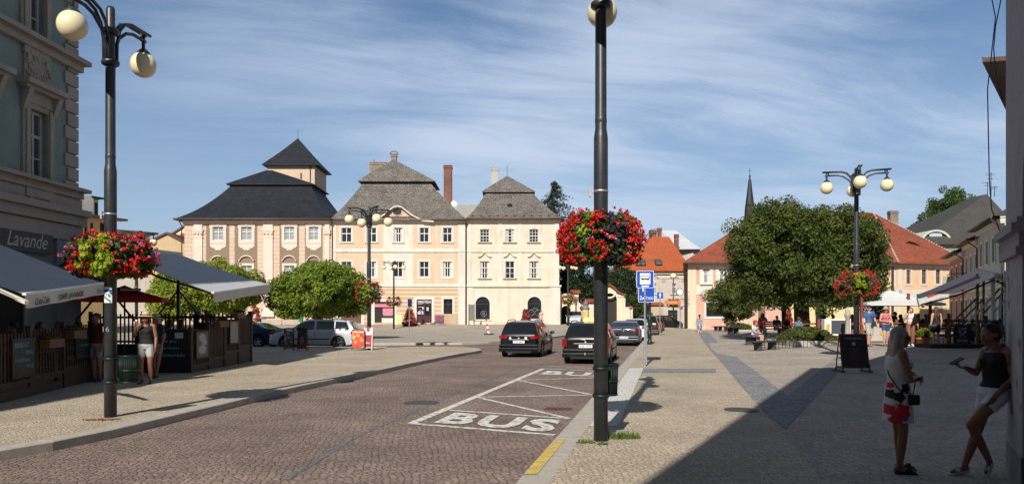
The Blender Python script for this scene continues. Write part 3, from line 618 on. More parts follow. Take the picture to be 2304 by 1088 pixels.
# ---- 2: yellow house with pediment
YEL = stucco('apricot_stucco', (.60, .45, .315), .6, (.44, .31, .2))
CRM = stucco('cream_white_stucco', (.64, .585, .51), .75, (.34, .29, .23))
f2 = Fac(*at(748, 700, 84).xy, 0, .45, 'apricot three storey building with small pediment, grey mansard roof and wine shop')
W2 = f2.u(1049); H2 = f2.z(900, 494)
xs2 = ((768, 791), (825, 847), (886, 906), (944, 965), (996.5, 1017))
up2 = [f2.rect(a, b, 512, 544.5) for a, b in xs2]; lo2 = [f2.rect(a, b, 588, 622.5) for a, b in xs2]
shop = f2.rect(843, 886, 678, 725); vin = f2.rect(937.5, 971.5, 673, 725.5); gw = f2.rect(998, 1018, 672, 707); gar = f2.rect(768, 813, 697, 727)
RUST = tiles('tan_banded_stucco', (.50, .36, .22), (.48, .345, .215), (.70, .62, .50), 40, .46, .012, patch=.08, mortar=.055, rough=.85)
zsplit = f2.z(900, 648)
wallbox(f2, 0, W2, H2, 14, up2+lo2, CRM, zb=zsplit)
wallbox(f2, 0, W2, zsplit, 14, [shop, vin, gw, gar], RUST, name='ground_floor_wall')
ym = MB()
def panel(mb, u0, u1, z0, z1, holes, y0=-.012, mi=0):
    us = sorted({u0, u1, *[h[0] for h in holes], *[h[1] for h in holes]}); zs = sorted({z0, z1, *[h[2] for h in holes], *[h[3] for h in holes]})
    us = [u for u in us if u0 <= u <= u1]; zs = [z for z in zs if z0 <= z <= z1]
    for a, b in zip(us[:-1], us[1:]):
        for c, d in zip(zs[:-1], zs[1:]):
            mu, mz = (a+b)/2, (c+d)/2
            if b-a < 1e-4 or d-c < 1e-4 or any(h[0] < mu < h[1] and h[2] < mz < h[3] for h in holes): continue
            mb.box(a, b, y0, .002, c, d, mi)
for ya, yb, ws in ((507, 558, up2), (570, 637, lo2)):
    for xa, xb in ((754, 862), (929, 980.5), (983, 1032)):
        ym = MB(); panel(ym, f2.u(xa), f2.u(xb), f2.z(900, yb), f2.z(900, ya), ws); ym.build('apricot_panel', YEL, f2.e)
CUR = mat('curtain_cloth', (.5, .48, .42), .9, .1)
for i, r in enumerate(up2+lo2): window(f2, r, nm=1, trans=(.60,), surround=WHITE, sill=WHITE if i < 5 else None, sw=.20, curtain=CUR if i in (2, 6, 9) else None)
window(f2, gw, frame=DKFR, nm=1, trans=(.66,), surround=WHITE, sw=.24)
band(f2, [(0, W2, f2.z(900, 567), f2.z(900, 563.5), .12), (0, W2, f2.z(900, 645), f2.z(900, 641), .12)], CRM, 'string_course')
band(f2, [(-.1, W2+.05, H2-.40, H2-.25, .10), (-.1, W2+.05, H2-.25, H2-.02, .3)], CRM, 'cornice')
band(f2, [(W2-.9, W2-.12, -.5, H2-.42, .07), (.03, .4, -.5, H2-.42, .07)], CRM, 'corner_pilaster')
band(f2, [(gw[0]-1.1, W2-1.0, -.5, 1.25, .08)], stucco('tan_plinth', (.46, .35, .24)), 'plinth')
for r in (vin, shop, gar): mb = MB(); a, b, c, d = r; mb.box(a-.32, a, -.06, .003, -.5, d+.28); mb.box(b, b+.32, -.06, .003, -.5, d+.28); mb.box(a, b, -.06, .003, d, d+.28); mb.build('door_surround', WHITE, f2.e)
MAROON = mat('maroon_shopfront', (.055, .02, .022), .45, .1)
def leaf(fac, r, name, m, n=2, panes=True):
    a, b, c, d = r; mb = MB(); mb.box(a, b, .13, .16, c, d)
    for k in range(n+1): x = a+(b-a)*k/n; mb.box(max(a, x-.06), min(b, x+.06), .09, .13, c, d)
    for z in (c, c+.7, d-.62, d-.12): mb.box(a, b, .10, .128, z, z+.1)
    o = mb.build(name, m, fac.e)
    if panes:
        p = MB(); p.quad((a+.06, .125, c+.8), (b-.06, .125, c+.8), (b-.06, .125, d-.62), (a+.06, .125, d-.62)); p.build('pane', PANE, o)
    return o
v_ = leaf(f2, vin, 'shop_door', MAROON)
t_ = MB(); a, b, c, d = vin; t_.text('VINOTEKA', ((a+b)/2, .085, d-.42), (1, 0, 0), (0, 0, 1), .30, width=(b-a)*.9, bold=.012); t_.build('shop_name_lettering', SWHITE, v_)
pm = MB()
for (x, z, w_, h_) in ((.25, 1.45, .3, .02), (.15, 1.75, .6, .06), (.2, 1.3, .5, .05), (.1, .95, .35, .3), (1.1, 1.35, .25, .4), (.15, 2.1, .5, .05), (.55, .95, .2, .35), (.62, 1.5, .18, .25)): pm.box(a+x, a+x+w_, .08, .10, c+z, c+z+h_, 0)
pm.build('window_lettering_and_paper', mat('pale_sticker', (.55, .45, .50), .7, .2, 30), v_)
s_ = leaf(f2, shop, 'shop_front', MAROON, 3, False); a, b, c, d = shop
pm = MB(); pm.box(a, b, -.10, .06, d-.62, d-.28, 0); pm.box(a+.9, b-.05, .06, .10, d-1.45, d-.75, 0); pm.box(a, a+.75, .05, .10, c, d-.68, 1); pm.box(a+.9, b-.05, .07, .09, c+.7, d-1.55, 1); pm.box(a+.8, b-.02, .02, .10, c-.2, c+.5, 3)
for k in range(7): pm.box(a+1.0+k*.15, a+1.1+k*.15, .05, .068, c+.75, c+.95, 2)
so_ = pm.build('shop_sign_and_window', [mat('pink_sign', (.62, .20, .26), .6, .35, 9), INK, mat('shelf_goods', (.5, .35, .3), .7, .5, 20), WHITE], s_)
tt = MB(); tt.text('SWEETS' if False else 'CUKRÁRNA', ((a+b)/2, -.101, d-.56), (1, 0, 0), (0, 0, 1), .2, width=(b-a)*.8); tt.build('sign_lettering', SWHITE, s_) if False else None
leaf(f2, gar, 'garage_door', mat('brown_gate_wood', (.13, .055, .035), .6, .2), 4, False)
bx2 = f2.A.x; tl = at(812, 412, 89); tr = at(974, 412, 89); zt2 = at(890, 414, 89).z-.45
t2 = (tl.x-bx2+.2, tr.x-bx2-.2, 4.8, 10.5)
hip(f2, (-.1, W2+.1, -.6, 14.6), H2, t2, zt2, R_GREY, 'roof', flare=.16, n=6)
mb = MB(); mb.box(t2[0]-.02, t2[1]+.02, t2[2]-.02, t2[3]+.02, zt2-.05, zt2+.36); mb.build('roof_step', DKZ, f2.e)
ax = at(886, 360, 91.5)
hip(f2, (t2[0]-.45, t2[1]+.45, t2[2]-.45, t2[3]+.45), zt2+.34, (ax.x-bx2-.1, ax.x-bx2+.1, 7.4, 7.8), ax.z-.45, R_GREY, 'upper_roof')
# pediment
pu0, pu1, puc = f2.u(822), f2.u(977), f2.u(896); pz = f2.z(890, 459); pzb = H2-.02
prof = [(pu0, pzb+.05), (pu0+1.2, pzb+.15), (puc-1.6, pz-1.0), (puc-.5, pz-.12), (puc, pz), (puc+.5, pz-.12), (puc+1.6, pz-1.0), (pu1-1.2, pzb+.15), (pu1, pzb+.05)]
mb = MB(); mb.prism([(pu0+.3, pzb-.02)]+prof[1:-1]+[(pu1-.3, pzb-.02)], lambda a, b, y: (a, y, b), -.12, 1.2); pd = mb.build('pediment', YEL, f2.e)
mb = MB()
for (a0, b0), (a1, b1) in zip(prof[:-1], prof[1:]):
    mb.add([(a0, -.5, b0), (a1, -.5, b1), (a1, 5, b1), (a0, 5, b0), (a0, -.5, b0-.22), (a1, -.5, b1-.22), (a1, 5, b1-.22), (a0, 5, b0-.22)], [(0, 1, 2, 3), (4, 5, 1, 0), (7, 6, 5, 4)])
mb.build('pediment_roof', R_GREY, pd)
mb = MB()
for (a0, b0), (a1, b1) in zip(prof[:-1], prof[1:]): mb.bar((a0, -.42, b0-.3), (a1, -.42, b1-.3), .3, .14)
mb.build('pediment_moulding', CRM, pd)
mb = MB(); mb.lathe([(.001, 0), (.5, 0), (.5, .05), (.62, .05), (.62, 0)], (0, 0, 0), 24); o = mb.build('oval_window', [WHITE], pd); o.location = (f2.u(894.5), -.125, f2.z(894, 477)); o.rotation_euler = (R(90), 0, 0); o.scale = (1, .7, 1)
mb = MB(); mb.lathe([(.001, 0.055), (.5, 0.055)], (0, 0, 0), 24); p = mb.build('pane', INK, o)
mb = MB(); n_ = 26
for k in range(n_): x = f2.u(853)+(f2.u(964)-f2.u(853))*k/(n_-1); mb.tube([(x, -.45, pzb+.16), (x, .02, pzb+.34)], .1, 6)
mb.build('tile_ledge', R_RED, f2.e)
gutter(f2, 0, pu0, -.68, H2-.05, pipes=(.02,)); gutter(f2, pu1, W2+.1, -.68, H2-.05, pipes=(W2-.02,))
chimney(f2, at(851, 380, 92).x-bx2, 8, 2.0, .8, zt2, at(850, 367, 92).z-.45, BRICKG)
chimney(f2, at(886, 350, 92).x-bx2, 8.2, .65, .6, ax.z-1.5, at(886, 347, 92).z-.45, BRICKG)
mb = MB(); cx_ = at(886, 345, 92).x-bx2; cz_ = at(886, 348, 92).z-.45; mb.tube([(cx_+.5*math.cos(t), 8.2, cz_+.05+.42*math.sin(t)) for t in [math.pi*k/8 for k in range(9)]], .05, 6); mb.build('chimney_cowl', BLACKM, f2.e)
mb = MB(); mb.tube([(at(841, 370, 92).x-bx2, 8, zt2), (at(841, 370, 92).x-bx2, 8, at(841, 359, 92).z-.45)], .1, 8); mb.build('flue_pipe', STEEL, f2.e)
q0, q1 = at(999, 400, 91).x-bx2, at(1017, 400, 91).x-bx2; chimney(f2, (q0+q1)/2, 7, q1-q0, .9, H2-1, at(1008, 374, 91).z-.45, BRICK)
mb = MB(); mb.cbox((f2.u(978), 2.2, f2.z(978, 461, 2.2)), (.6, .08, .5), rx=R(-50)); mb.build('skylight', mat('rusty_hatch', (.16, .05, .03)), f2.e)
mb = MB(); mb.lathe([(.001, .1), (.2, .06), (.38, 0)], (0, 0, 0), 14); o = mb.build('satellite_dish', SWHITE, f2.e); o.location = (at(1022, 458, 88).x-bx2, 4, at(1022, 458, 88).z-.45); o.rotation_euler = (R(70), 0, R(20))
# ---- 3: pale yellow house with arched shop windows
PYE = stucco('pale_yellow_stucco', (.63, .56, .46), .8, (.40, .31, .22))
PYE2 = stucco('cream_stucco', (.65, .57, .455), .7, (.42, .32, .22))
f3 = Fac(*at(1050.5, 700, 84).xy, 0, .45, 'pale cream corner building with grey mansard roof and two arched shop windows')
W3 = f3.u(1258); H3 = f3.z(1150, 492)
xs3 = ((1080, 1101), (1137, 1157.5), (1191, 1211.5))
up3 = [f3.rect(a, b, 515.5, 545) for a, b in xs3]; lo3 = [f3.rect(a, b, 587.5, 626) for a, b in xs3]
ar3 = [f3.rect(1070, 1102, 667, 718), f3.rect(1187, 1218, 667, 717)]
wallbox(f3, 0, W3, H3, 14, up3+lo3+ar3, PYE)
pm = MB()
for ya, yb, ws in ((504, 560), (569, 640)) and ((504, 560, up3), (569, 640, lo3)):
    for xa, xb in ((1062, 1119), (1131, 1165), (1175, 1248)): pm = MB(); panel(pm, f3.u(xa), f3.u(xb), f3.z(1150, yb), f3.z(1150, ya), ws); pm.build('yellow_panel', PYE2, f3.e)
ogee = ([(0, .25), (.1, .26), (.22, .32), (.34, .48), (.44, .66), (.5, .78), (.56, .66), (.66, .48), (.78, .32), (.9, .26), (1, .25)], .07)
SILLD = mat('dark_stone_sill', (.22, .17, .13), .8)
for i, r in enumerate(up3): window(f3, r, curtain=CUR if i == 1 else None, nm=2, trans=(.5, .25, .75), mw=.045, surround=CRM, sill=SILLD, sw=.24, keystone=True)
for i, r in enumerate(lo3): window(f3, r, curtain=CUR if i != 1 else None, nm=1, trans=(.62, .3), surround=CRM, sill=SILLD, sw=.22, pediment=ogee)
for k, r in enumerate(ar3):           # arched shop windows
    a, b, c, d = r; cx_ = (a+b)/2; rr = (b-a)/2; zc_ = d-rr; arc = [(cx_+rr*math.cos(t), zc_+rr*math.sin(t)) for t in [math.pi*i/16 for i in range(17)]]
    sp = MB()                     # spandrels that round off the opening
    sp.prism(arc[:9]+[(cx_, d+.001), (b, d+.001)], lambda x, z, y: (x, y, z), 0.002, .20); sp.prism([(a, d+.001), (cx_, d+.001)]+arc[8:], lambda x, z, y: (x, y, z), 0.002, .20)
    sp.build('arch_spandrel', PYE, f3.e)
    mb = MB(); mb.box(a, b, .16, .2, c, c+.08); mb.tube([(x, .14, z) for x, z in arc], .05, 6); mb.box(a, a+.07, .12, .18, c, zc_); mb.box(b-.07, b, .12, .18, c, zc_); mb.box(a+.07, b-.07, .14, .17, zc_-.04, zc_+.03); w_ = mb.build('shop_window', DKFR, f3.e)
    mb = MB(); mb.quad((a, .17, c), (b, .17, c), (b, .17, d), (a, .17, d)); mb.build('pane', PANE, w_)
    mb = MB(); ro = rr+.24
    for i in range(16):
        t0, t1_ = math.pi*i/16, math.pi*(i+1)/16; q = [(cx_+q_*math.cos(t), -.05, zc_+q_*math.sin(t)) for q_, t in ((rr, t0), (ro, t0), (ro, t1_), (rr, t1_))]; q2 = [(x, .003, z) for x, y, z in q]
        mb.add(q+q2, [(0, 1, 2, 3), (1, 5, 6, 2), (0, 3, 7, 4)])
    mb.box(a-.24, a, -.05, .003, c-.12, zc_); mb.box(b, b+.24, -.05, .003, c-.12, zc_); mb.box(a-.3, b+.3, -.1, .003, c-.14, c-.125); mb.build('surround', WHITE, w_)
    if k == 0:                     # bicycle wheel ornament in the window
        mb = MB(); mb.tube([(cx_+.1+.32*math.cos(t), .12, c+.65+.32*math.sin(t)) for t in [math.pi*i/10 for i in range(21)]], .02, 5); mb.tube([(cx_+.1+.12*math.cos(t), .12, c+.65+.12*math.sin(t)) for t in [math.pi*i/6 for i in range(13)]], .03, 5); mb.build('wheel_ornament', STEEL, w_)
    else:
        mb = MB()
        for xx in (-.35, .4): mb.tube([(cx_+xx+.33*math.cos(t), .12, c+.7+.33*math.sin(t)) for t in [math.pi*i/10 for i in range(21)]], .018, 5)
        mb.tube([(cx_-.35, .12, c+.7), (cx_-.1, .12, c+1.2), (cx_+.3, .12, c+1.2), (cx_+.4, .12, c+.7)], .02, 5); mb.build('bicycle_ornament', STEEL, w_)
band(f3, [(0, W3, f3.z(1150, 567), f3.z(1150, 564.5), .12), (-.02, W3+.25, f3.z(1150, 645), f3.z(1150, 641), .2)], CRM, 'string_course')
band(f3, [(-.05, W3+.1, H3-.5, H3-.3, .1), (-.05, W3+.25, H3-.3, H3-.02, .3)], CRM, 'cornice')
band(f3, [(W3-.55, W3-.002, f3.z(1150, 641)+.01, H3-.52, .08), (W3-1.1, W3+.12, -.6, f3.z(1150, 645)-.01, .12), (.1, .75, -.6, f3.z(1150, 645)-.01, .08), (f3.u(1121), f3.u(1129.5), f3.z(1150, 641)+.01, H3-.52, .05), (f3.u(1166), f3.u(1174), f3.z(1150, 641)+.01, H3-.52, .05), (.02, .5, f3.z(1150, 641)+.01, H3-.52, .05)], CRM, 'pilaster')
band(f3, [(.8, ar3[0][0]-.3, -.6, .35, .05), (ar3[0][1]+.3, ar3[1][0]-.3, -.6, .35, .05), (ar3[1][1]+.3, W3-1.15, -.6, .35, .05)], stucco('cracked_plinth', (.62, .50, .36), .6), 'plinth')
bx3 = f3.A.x; tl = at(1093, 434, 88.5); tr = at(1198, 434, 88.5); zt3 = tl.z-.45; t3 = (tl.x-bx3, tr.x-bx3, 4.5, 11)
hip(f3, (-.1, W3+.45, -.6, 14.6), H3, t3, zt3, R_GREY, 'roof', flare=.3, n=8)
mb = MB(); mb.box(t3[0]-.02, t3[1]+.02, t3[2]-.02, t3[3]+.02, zt3-.05, zt3+.2); mb.build('roof_step', DKZ, f3.e)
ax = at(1141, 397, 91)
hip(f3, (t3[0]-.4, t3[1]+.3, t3[2]-.35, t3[3]+.35), zt3+.18, (ax.x-bx3-.1, ax.x-bx3+.1, 6.8, 9.5), ax.z-.45, R_GREY, 'upper_roof')
chimney(f3, at(1113, 390, 93).x-bx3, 9, .85, .7, zt3, at(1113, 379, 93).z-.45, stucco('whitewashed_chimney', (.42, .40, .38), .5, (.2, .18, .16)))
mb = MB(); mb.tube([(ax.x-bx3, 7, ax.z-.6), (ax.x-bx3, 7, at(1141, 372, 91).z-.45)], .025, 5); mb.build('lightning_rod', BLACKM, f3.e)
mb = MB(); mb.cbox((f3.u(1147), 2.3, f3.z(1147, 462, 2.3)), (.55, .08, .6), rx=R(-50)); mb.build('skylight', INK, f3.e)
gutter(f3, 0, W3+.4, -.68, H3-.05, pipes=())
for k in range(10): x = .8+k*(W3-.8)/9
mb = MB()
for k in range(11): x = .6+k*(W3-.8)/10; mb.cbox((x, -.2, H3+.38), (.35, .06, .12), rx=R(-45))
mb.build('snow_guard', mat('red_snow_guard', (.25, .05, .035)), f3.e)
# link roof between the two grey-roofed houses
mb = MB(); a_ = at(1028, 482, 90); b_ = at(1075, 460, 90); mb.box(a_.x, b_.x, 90, 97, 8, b_.z); o = mb.build('linking_annex', stucco('grey_annex', (.34, .33, .31))); tag(o, 'low grey annex roof between the two lichened mansard roofs', 'building')
# ---- far left: buildings beyond the green house
Y1 = stucco('ochre_stucco', (.62, .44, .22), .4)
fa = Fac(*at(165, 700, 62).xy, R(68), 0, 'ochre house with white block dormer storey behind the green corner building')
L_ = fa.u(262); h_ = fa.z(180, 486)
wa = [fa.rect(a, b, 501, 545) for a, b in ((190, 197), (203, 210), (225, 236))]
wallbox(fa, -3, L_, h_, 9, wa, Y1)
for r in wa: window(fa, r, frame=DKFR, nm=1, trans=(), surround=None)
mb = MB(); mb.box(-3.2, L_+.5, -.8, .2, h_, h_+.18); mb.build('eave', ZINC, fa.e)
mb = MB(); mb.box(-3, fa.u(216), .3, 8, h_+.18, fa.z(180, 436)); mb.box(fa.u(216)+.01, fa.u(238), .9, 8, h_+.18, fa.z(225, 446), 0); o = mb.build('attic_or_shade_block', stucco('white_stucco', (.74, .71, .62), .15), fa.e)
mb = MB(); mb.box(fa.u(219), fa.u(223), .86, .93, fa.z(221, 480), fa.z(221, 450)); mb.box(fa.u(230), fa.u(236), .86, .93, fa.z(231, 484), fa.z(231, 454)); mb.box(fa.u(216)-.2, fa.u(240), .2, 8.2, fa.z(225, 446)+.01, fa.z(225, 446)+.15); mb.build('attic_window', INK, fa.e)
fb = Fac(*at(250, 700, 92).xy, R(50), 0, 'low white building with flat roof far behind the left flower basket')
hb = fb.z(270, 522); wb = [fb.rect(a, b, 533, 552) for a, b in ((268, 276), (290, 300), (310, 320))]
wallbox(fb, -1, fb.u(337), hb, 10, wb, stucco('white_stucco2', (.72, .68, .6), .2))
for r in wb: window(fb, r, frame=DKFR, nm=0, trans=())
mb = MB(); mb.box(-1.4, fb.u(337)+.8, -.7, 10.5, hb, hb+.25); mb.build('roof', ZINC, fb.e)
fc = Fac(*at(338, 700, 86).xy, 0, 0, 'ochre gabled house end left of the pilastered building')
gu1 = fc.u(419); gz1 = fc.z(340, 545); gzt = fc.z(376, 526)
mb = MB(); mb.prism([(0, -.5), (gu1, -.5), (gu1, fc.z(419, 548)), (fc.u(376), gzt), (0, gz1)], lambda a, b, y: (a, y, b), 0, 8); mb.build('wall', stucco('ochre_gable', (.50, .37, .22), .3), fc.e)
mb = MB()
for (a0, b0), (a1, b1) in (((-.3, gz1-.1), (fc.u(376), gzt)), ((fc.u(376), gzt), (gu1+.2, fc.z(419, 548)-.1))): mb.add([(a0, -.25, b0), (a1, -.25, b1), (a1, 8, b1), (a0, 8, b0), (a0, -.25, b0+.22), (a1, -.25, b1+.22), (a1, 8, b1+.22), (a0, 8, b0+.22)], [(0, 1, 2, 3), (0, 4, 5, 1), (4, 7, 6, 5), (2, 6, 7, 3), (0, 3, 7, 4), (1, 5, 6, 2)])
mb.build('roof', mat('brown_roof_edge', (.12, .06, .045), .8, .2), fc.e)
for px_ in (361.5, 375.5): chimney(fc, fc.u(px_), 6, .55, .5, gzt-3, fc.z(px_, 513), mat('orange_brick', (.42, .12, .06), .8, .2, 8))
fd = Fac(*at(383, 700, 96).xy, 0, 0, 'cream lean-to gable with dark roof edge beside the pilastered building')
mb = MB(); mb.prism([(0, -.5), (fd.u(424), -.5), (fd.u(424), fd.z(424, 503)), (0, fd.z(383, 534))], lambda a, b, y: (a, y, b), 0, 6); mb.build('wall', stucco('cream_gable', (.70, .62, .42), .2), fd.e)
mb = MB(); mb.bar((-.3, 3, fd.z(383, 534)+.1), (fd.u(424)+.2, 3, fd.z(424, 503)+.15), 6.4, .2); mb.build('roof', mat('brown_roof_edge', (.1, .05, .04)), fd.e)
chimney(fd, fd.u(408), 3, .9, .6, 9, fd.z(408, 492), BRICK)
# ---- green corner building on the left (facade seen along the street)
GRN = stucco('grey_green_stucco', (.205, .27, .255), .35, (.12, .13, .11), .10, .01)
STONE = stucco('grey_beige_stone', (.34, .30, .26), .4, (.16, .14, .12), .1, .01)
GA = math.atan2(1, .04)
cor = Vector((-14.05, 24.0)); gd = Vector((.04, 1)).normalized(); st = cor-gd*44
fg = Fac(st.x, st.y, GA, 0, 'tall grey green corner building with cream window hoods and the café sign', 'corner_building', 'building')
fg.d = gd; LG = 44.0
def R_(x0, x1, y0, y1): return fg.rect(x0, x1, y0, y1)
gwin = [R_(62, 104, 250, 400), R_(58, 97, -70, 84)]
more = []
for k in range(1, 7):
    for r in gwin[:2]: more.append((r[0]-2.35*k, r[1]-2.35*k, r[2], r[3]))
wallbox(fg, 0, LG, 12.4, 14, gwin+more, GRN, rev=.3)
OLDW = mat('old_window_paint', (.40, .40, .38), .6, .15)
for r in gwin+more[:4]:
    w_ = window(fg, r, frame=OLDW, nm=1, trans=(.63, .3), fw=.09, y=.16, pane=glassm('dusty_glass', (.06, .075, .09), .12))
    a, b, c, d = r; s = MB()
    s.box(a-.28, a, -.07, .003, c-.1, d+.15); s.box(b, b+.28, -.07, .003, c-.1, d+.15); s.box(a, b, -.07, .003, d, d+.15)
    s.box(a-.18, a-.02, -.12, .003, c-.0, d+.1); s.box(b+.02, b+.18, -.12, .003, c, d+.1)
    s.box(a-.30, b+.30, -.10, .003, d+.152, d+.5); s.box(a-.42, b+.42, -.28, .003, d+.502, d+.6); s.box(a-.5, b+.5, -.42, .003, d+.602, d+.76)
    for x in (a-.32, b+.14): s.add([(x, -.05, d+.5), (x+.18, -.05, d+.5), (x+.18, -.32, d+.5), (x, -.32, d+.5), (x, -.10, d-.1), (x+.18, -.10, d-.1), (x+.18, .002, d-.1), (x, .002, d-.1)], [(0, 1, 2, 3), (3, 2, 5, 4), (0, 3, 4, 7), (1, 6, 5, 2), (4, 5, 6, 7)])
    s.box(a-.30, b+.30, -.2, .003, c-.22, c-.1); s.box(a-.2, b+.2, -.12, .003, c-.62, c-.221); s.box(a-.1, a+.05, -.15, .003, c-.85, c-.62); s.box(b-.05, b+.1, -.15, .003, c-.85, c-.62)
    s.build('surround', STONE, w_)
# quoins, bands
q = MB(); z = fg.z(170, 470); k = 0
while z < 12.2:
    w_ = .62 if k % 2 else .48; q.box(LG-w_, LG+.05, -.06, .5, z+.02, z+.40); z += .43; k += 1
q.build('quoin', STONE, fg.e)
zA, zB, zC = fg.z(150, 130), fg.z(150, 425), fg.z(150, 470)
band(fg, [(0, LG+.14, zA-.30, zA-.08, .18), (0, LG+.24, zA-.08, zA+.06, .38), (0, LG+.14, zB-.25, zB-.05, .18), (0, LG+.24, zB-.05, zB+.06, .38), (0, LG+.2, zB-.6, zB-.26, .08), (0, LG+.2, zC-.5, zC-.2, .25), (0, LG+.24, zC-.2, zC, .4), (0, LG+.15, zC-1.0, zC-.52, .14)], STONE, 'cornice')
band(fg, [(LG-1.1, LG+.08, -.5, zC-1.02, .12)], stucco('blue_grey_pier', (.22, .26, .27)), 'corner_pier')
r = R_(52, 106, 108, 205); mb = MB(); mb.box(r[0]-.05, r[1]+.05, -.08, .003, r[2], r[3]); cxx = (r[0]+r[1])/2
pn = mb.build('relief_panel', STONE, fg.e)
mb = MB(); random.seed(3)
for i in range(60):
    t = i*.55; rr = .04+.0085*i; x = cxx+rr*math.cos(t)*1.0; zz = (r[2]+r[3])/2+rr*1.25*math.sin(t)
    mb.ball((x, -.09, zz), .055+.03*random.random(), 7, 5, sc=(1, .8, 1.3))
mb.tube([(cxx-.32, -.1, r[2]+.25), (cxx-.1, -.13, r[2]+.1), (cxx+.15, -.13, r[2]+.15), (cxx+.34, -.1, r[2]+.35)], .05, 6)
mb.build('carved_relief', STONE, pn)
r = R_(-60, 108, 517, 565)
mb = MB(); mb.box(r[0], r[1], -.16, -.06, r[2]+.02, r[3]+.0); sg = mb.build('cafe_name_board', mat('grey_sign_board', (.085, .075, .07), .7, .12), fg.e)
mb = MB(); mb.text('Lavande', ((fg.u(3)+fg.u(95))/2, -.161, fg.z(50, 556)), (1, 0, 0), (0, 0, 1), fg.z(50, 523)-fg.z(50, 556), width=fg.u(95)-fg.u(3), shear=.35); mb.build('lettering', mat('sign_lettering_pale', (.50, .48, .46)), sg)
hip(fg, (-.6, LG+.6, -.7, 14.6), 12.5, (5, LG-6, 5, 9), 15.5, R_RED, 'roof')
mb = MB(); mb.box(0, LG-7.2, -.9, 9, 12.41, 15.2); mb.build('attic_or_shade_block', GRN, fg.e)  # unseen box added above the frame to widen the café shade
for k in range(5):                  # ground-floor openings behind the terrace, their inner shade painted as black panels
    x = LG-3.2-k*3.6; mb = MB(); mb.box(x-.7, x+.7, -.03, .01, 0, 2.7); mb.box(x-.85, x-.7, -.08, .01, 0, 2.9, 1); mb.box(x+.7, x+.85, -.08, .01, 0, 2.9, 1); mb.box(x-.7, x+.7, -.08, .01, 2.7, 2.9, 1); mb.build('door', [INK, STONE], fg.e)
# ------------------------------------------------------------------ houses on the right
PINK = mat('faded_pink_stucco', (.56, .34, .27), .88, .10, 1.5, bump=.006, bs=18, dirt=.45, dirtcol=(.60, .48, .38), speck=(1.7, .60, (.60, .50, .40), .8))
BUFF = stucco('buff_stucco', (.66, .54, .40), .5, (.45, .35, .25))
f4 = Fac(*at(1548, 700, 80).xy, 0, 0, 'long faded pink and peach house with a big red tiled hip roof', 'hip_roof_house')
u2012 = f4.u(2011); H4 = f4.z(1600, 590)
w4 = [f4.rect(1581, 1597, 604, 636), f4.rect(1617, 1633, 604, 636), f4.rect(1652, 1668, 604, 636)]
sh4 = f4.rect(1588, 1638, 680, 713); dr4 = f4.rect(1706, 1722, 686, 738)
uP = f4.u(1760)
wallbox(f4, 0, uP, H4, 14, w4+[sh4], PINK, sides=False)
wl = MB(); wl.quad((3.6, 14, -.5), (0, 0, -.5), (0, 0, H4), (3.6, 14, H4)); wl.build('side_wall', BUFF, f4.e)
PEACH = stucco('peach_stucco', (.70, .47, .30), .3)
YLO = stucco('lower_yellow_stucco', (.66, .52, .28), .4)
zm4 = f4.z(1900, 655)
w4b = [f4.rect(x, x+10, 606, 638) for x in (1850, 1890, 1925, 1955)]
wallbox(f4, uP, u2012, H4, 14, w4b, PEACH, sides=False, zb=zm4); wallbox(f4, uP, u2012, zm4, 14, [], YLO, sides=False, name='ground_floor_wall')
LC = mat('lace_curtain', (.62, .64, .66), .9, .1)
for r in w4: window(f4, r, nm=1, trans=(.62,), surround=stucco('pale_surround', (.66, .60, .52), .2), sw=.32, sill=None, curtain=LC, keystone=True)
for r in w4b: window(f4, r, nm=1, trans=(.55,), frame=mat('brown_frame', (.20, .12, .08)), surround=WHITE, sw=.18)
o = window(f4, sh4, nm=0, trans=(), surround=WHITE, sw=.16, name='shop_window')
band(f4, [(-.03, .85, -.5, H4-.5, .05)], BUFF, 'corner_quoins')
band(f4, [(.86, uP, f4.z(1600, 662), f4.z(1600, 640), .05), (0, u2012, H4-.5, H4-.02, .2)], stucco('pale_band', (.66, .58, .48), .4), 'string_course')
band(f4, [(.86, f4.u(1586), -.6, f4.z(1600, 719), .06), (f4.u(1640), f4.u(1700), -.6, f4.z(1600, 719), .06)], stucco('crumbling_plinth', (.55, .46, .33), .7, (.30, .25, .18)), 'plinth')
mb = MB(); mb.box(f4.u(1706), f4.u(1722), -.03, .01, -.3, 2.4); mb.build('door', mat('brown_door', (.16, .10, .06)), f4.e)
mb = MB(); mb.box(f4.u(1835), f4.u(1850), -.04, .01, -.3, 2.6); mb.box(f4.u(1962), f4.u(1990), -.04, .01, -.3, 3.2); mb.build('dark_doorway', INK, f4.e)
# end facade, turned a little
f5a = math.atan2(3.4, 9.6); P5 = f4.A+Vector((u2012, 0))
f5 = Fac(P5.x, P5.y, f5a, 0, None); f5.e.parent = f4.e; f5.e.location = (u2012, 0, 0); f5.e.rotation_euler = (0, 0, f5a); f5.e.name = 'end_wing'
for k_ in ('category', 'label'):
    if k_ in f5.e: del f5.e[k_]
L5 = f5.u(2169)
w5 = [f5.rect(x, x+w_, 606.5, 638) for x, w_ in ((2039, 9.5), (2073.5, 10.5), (2105, 10.5), (2137, 9))]
g5 = [f5.rect(2137, 2147, 667, 687)]
zm5 = f5.z(2090, 655)
wallbox(f5, 0, L5, H4, 10, w5, PEACH, sides=False, zb=zm5); wallbox(f5, 0, L5, zm5, 10, g5, YLO, sides=False, name='ground_floor_wall')
wl = MB(); wl.quad((L5, 0, -.5), (L5, 14, -.5), (L5, 14, H4), (L5, 0, H4)); wl.build('side_wall', PEACH, f5.e)
for r in w5: window(f5, r, nm=1, trans=(.55,), frame=mat('brown_frame', (.20, .12, .08)), surround=WHITE, sw=.2)
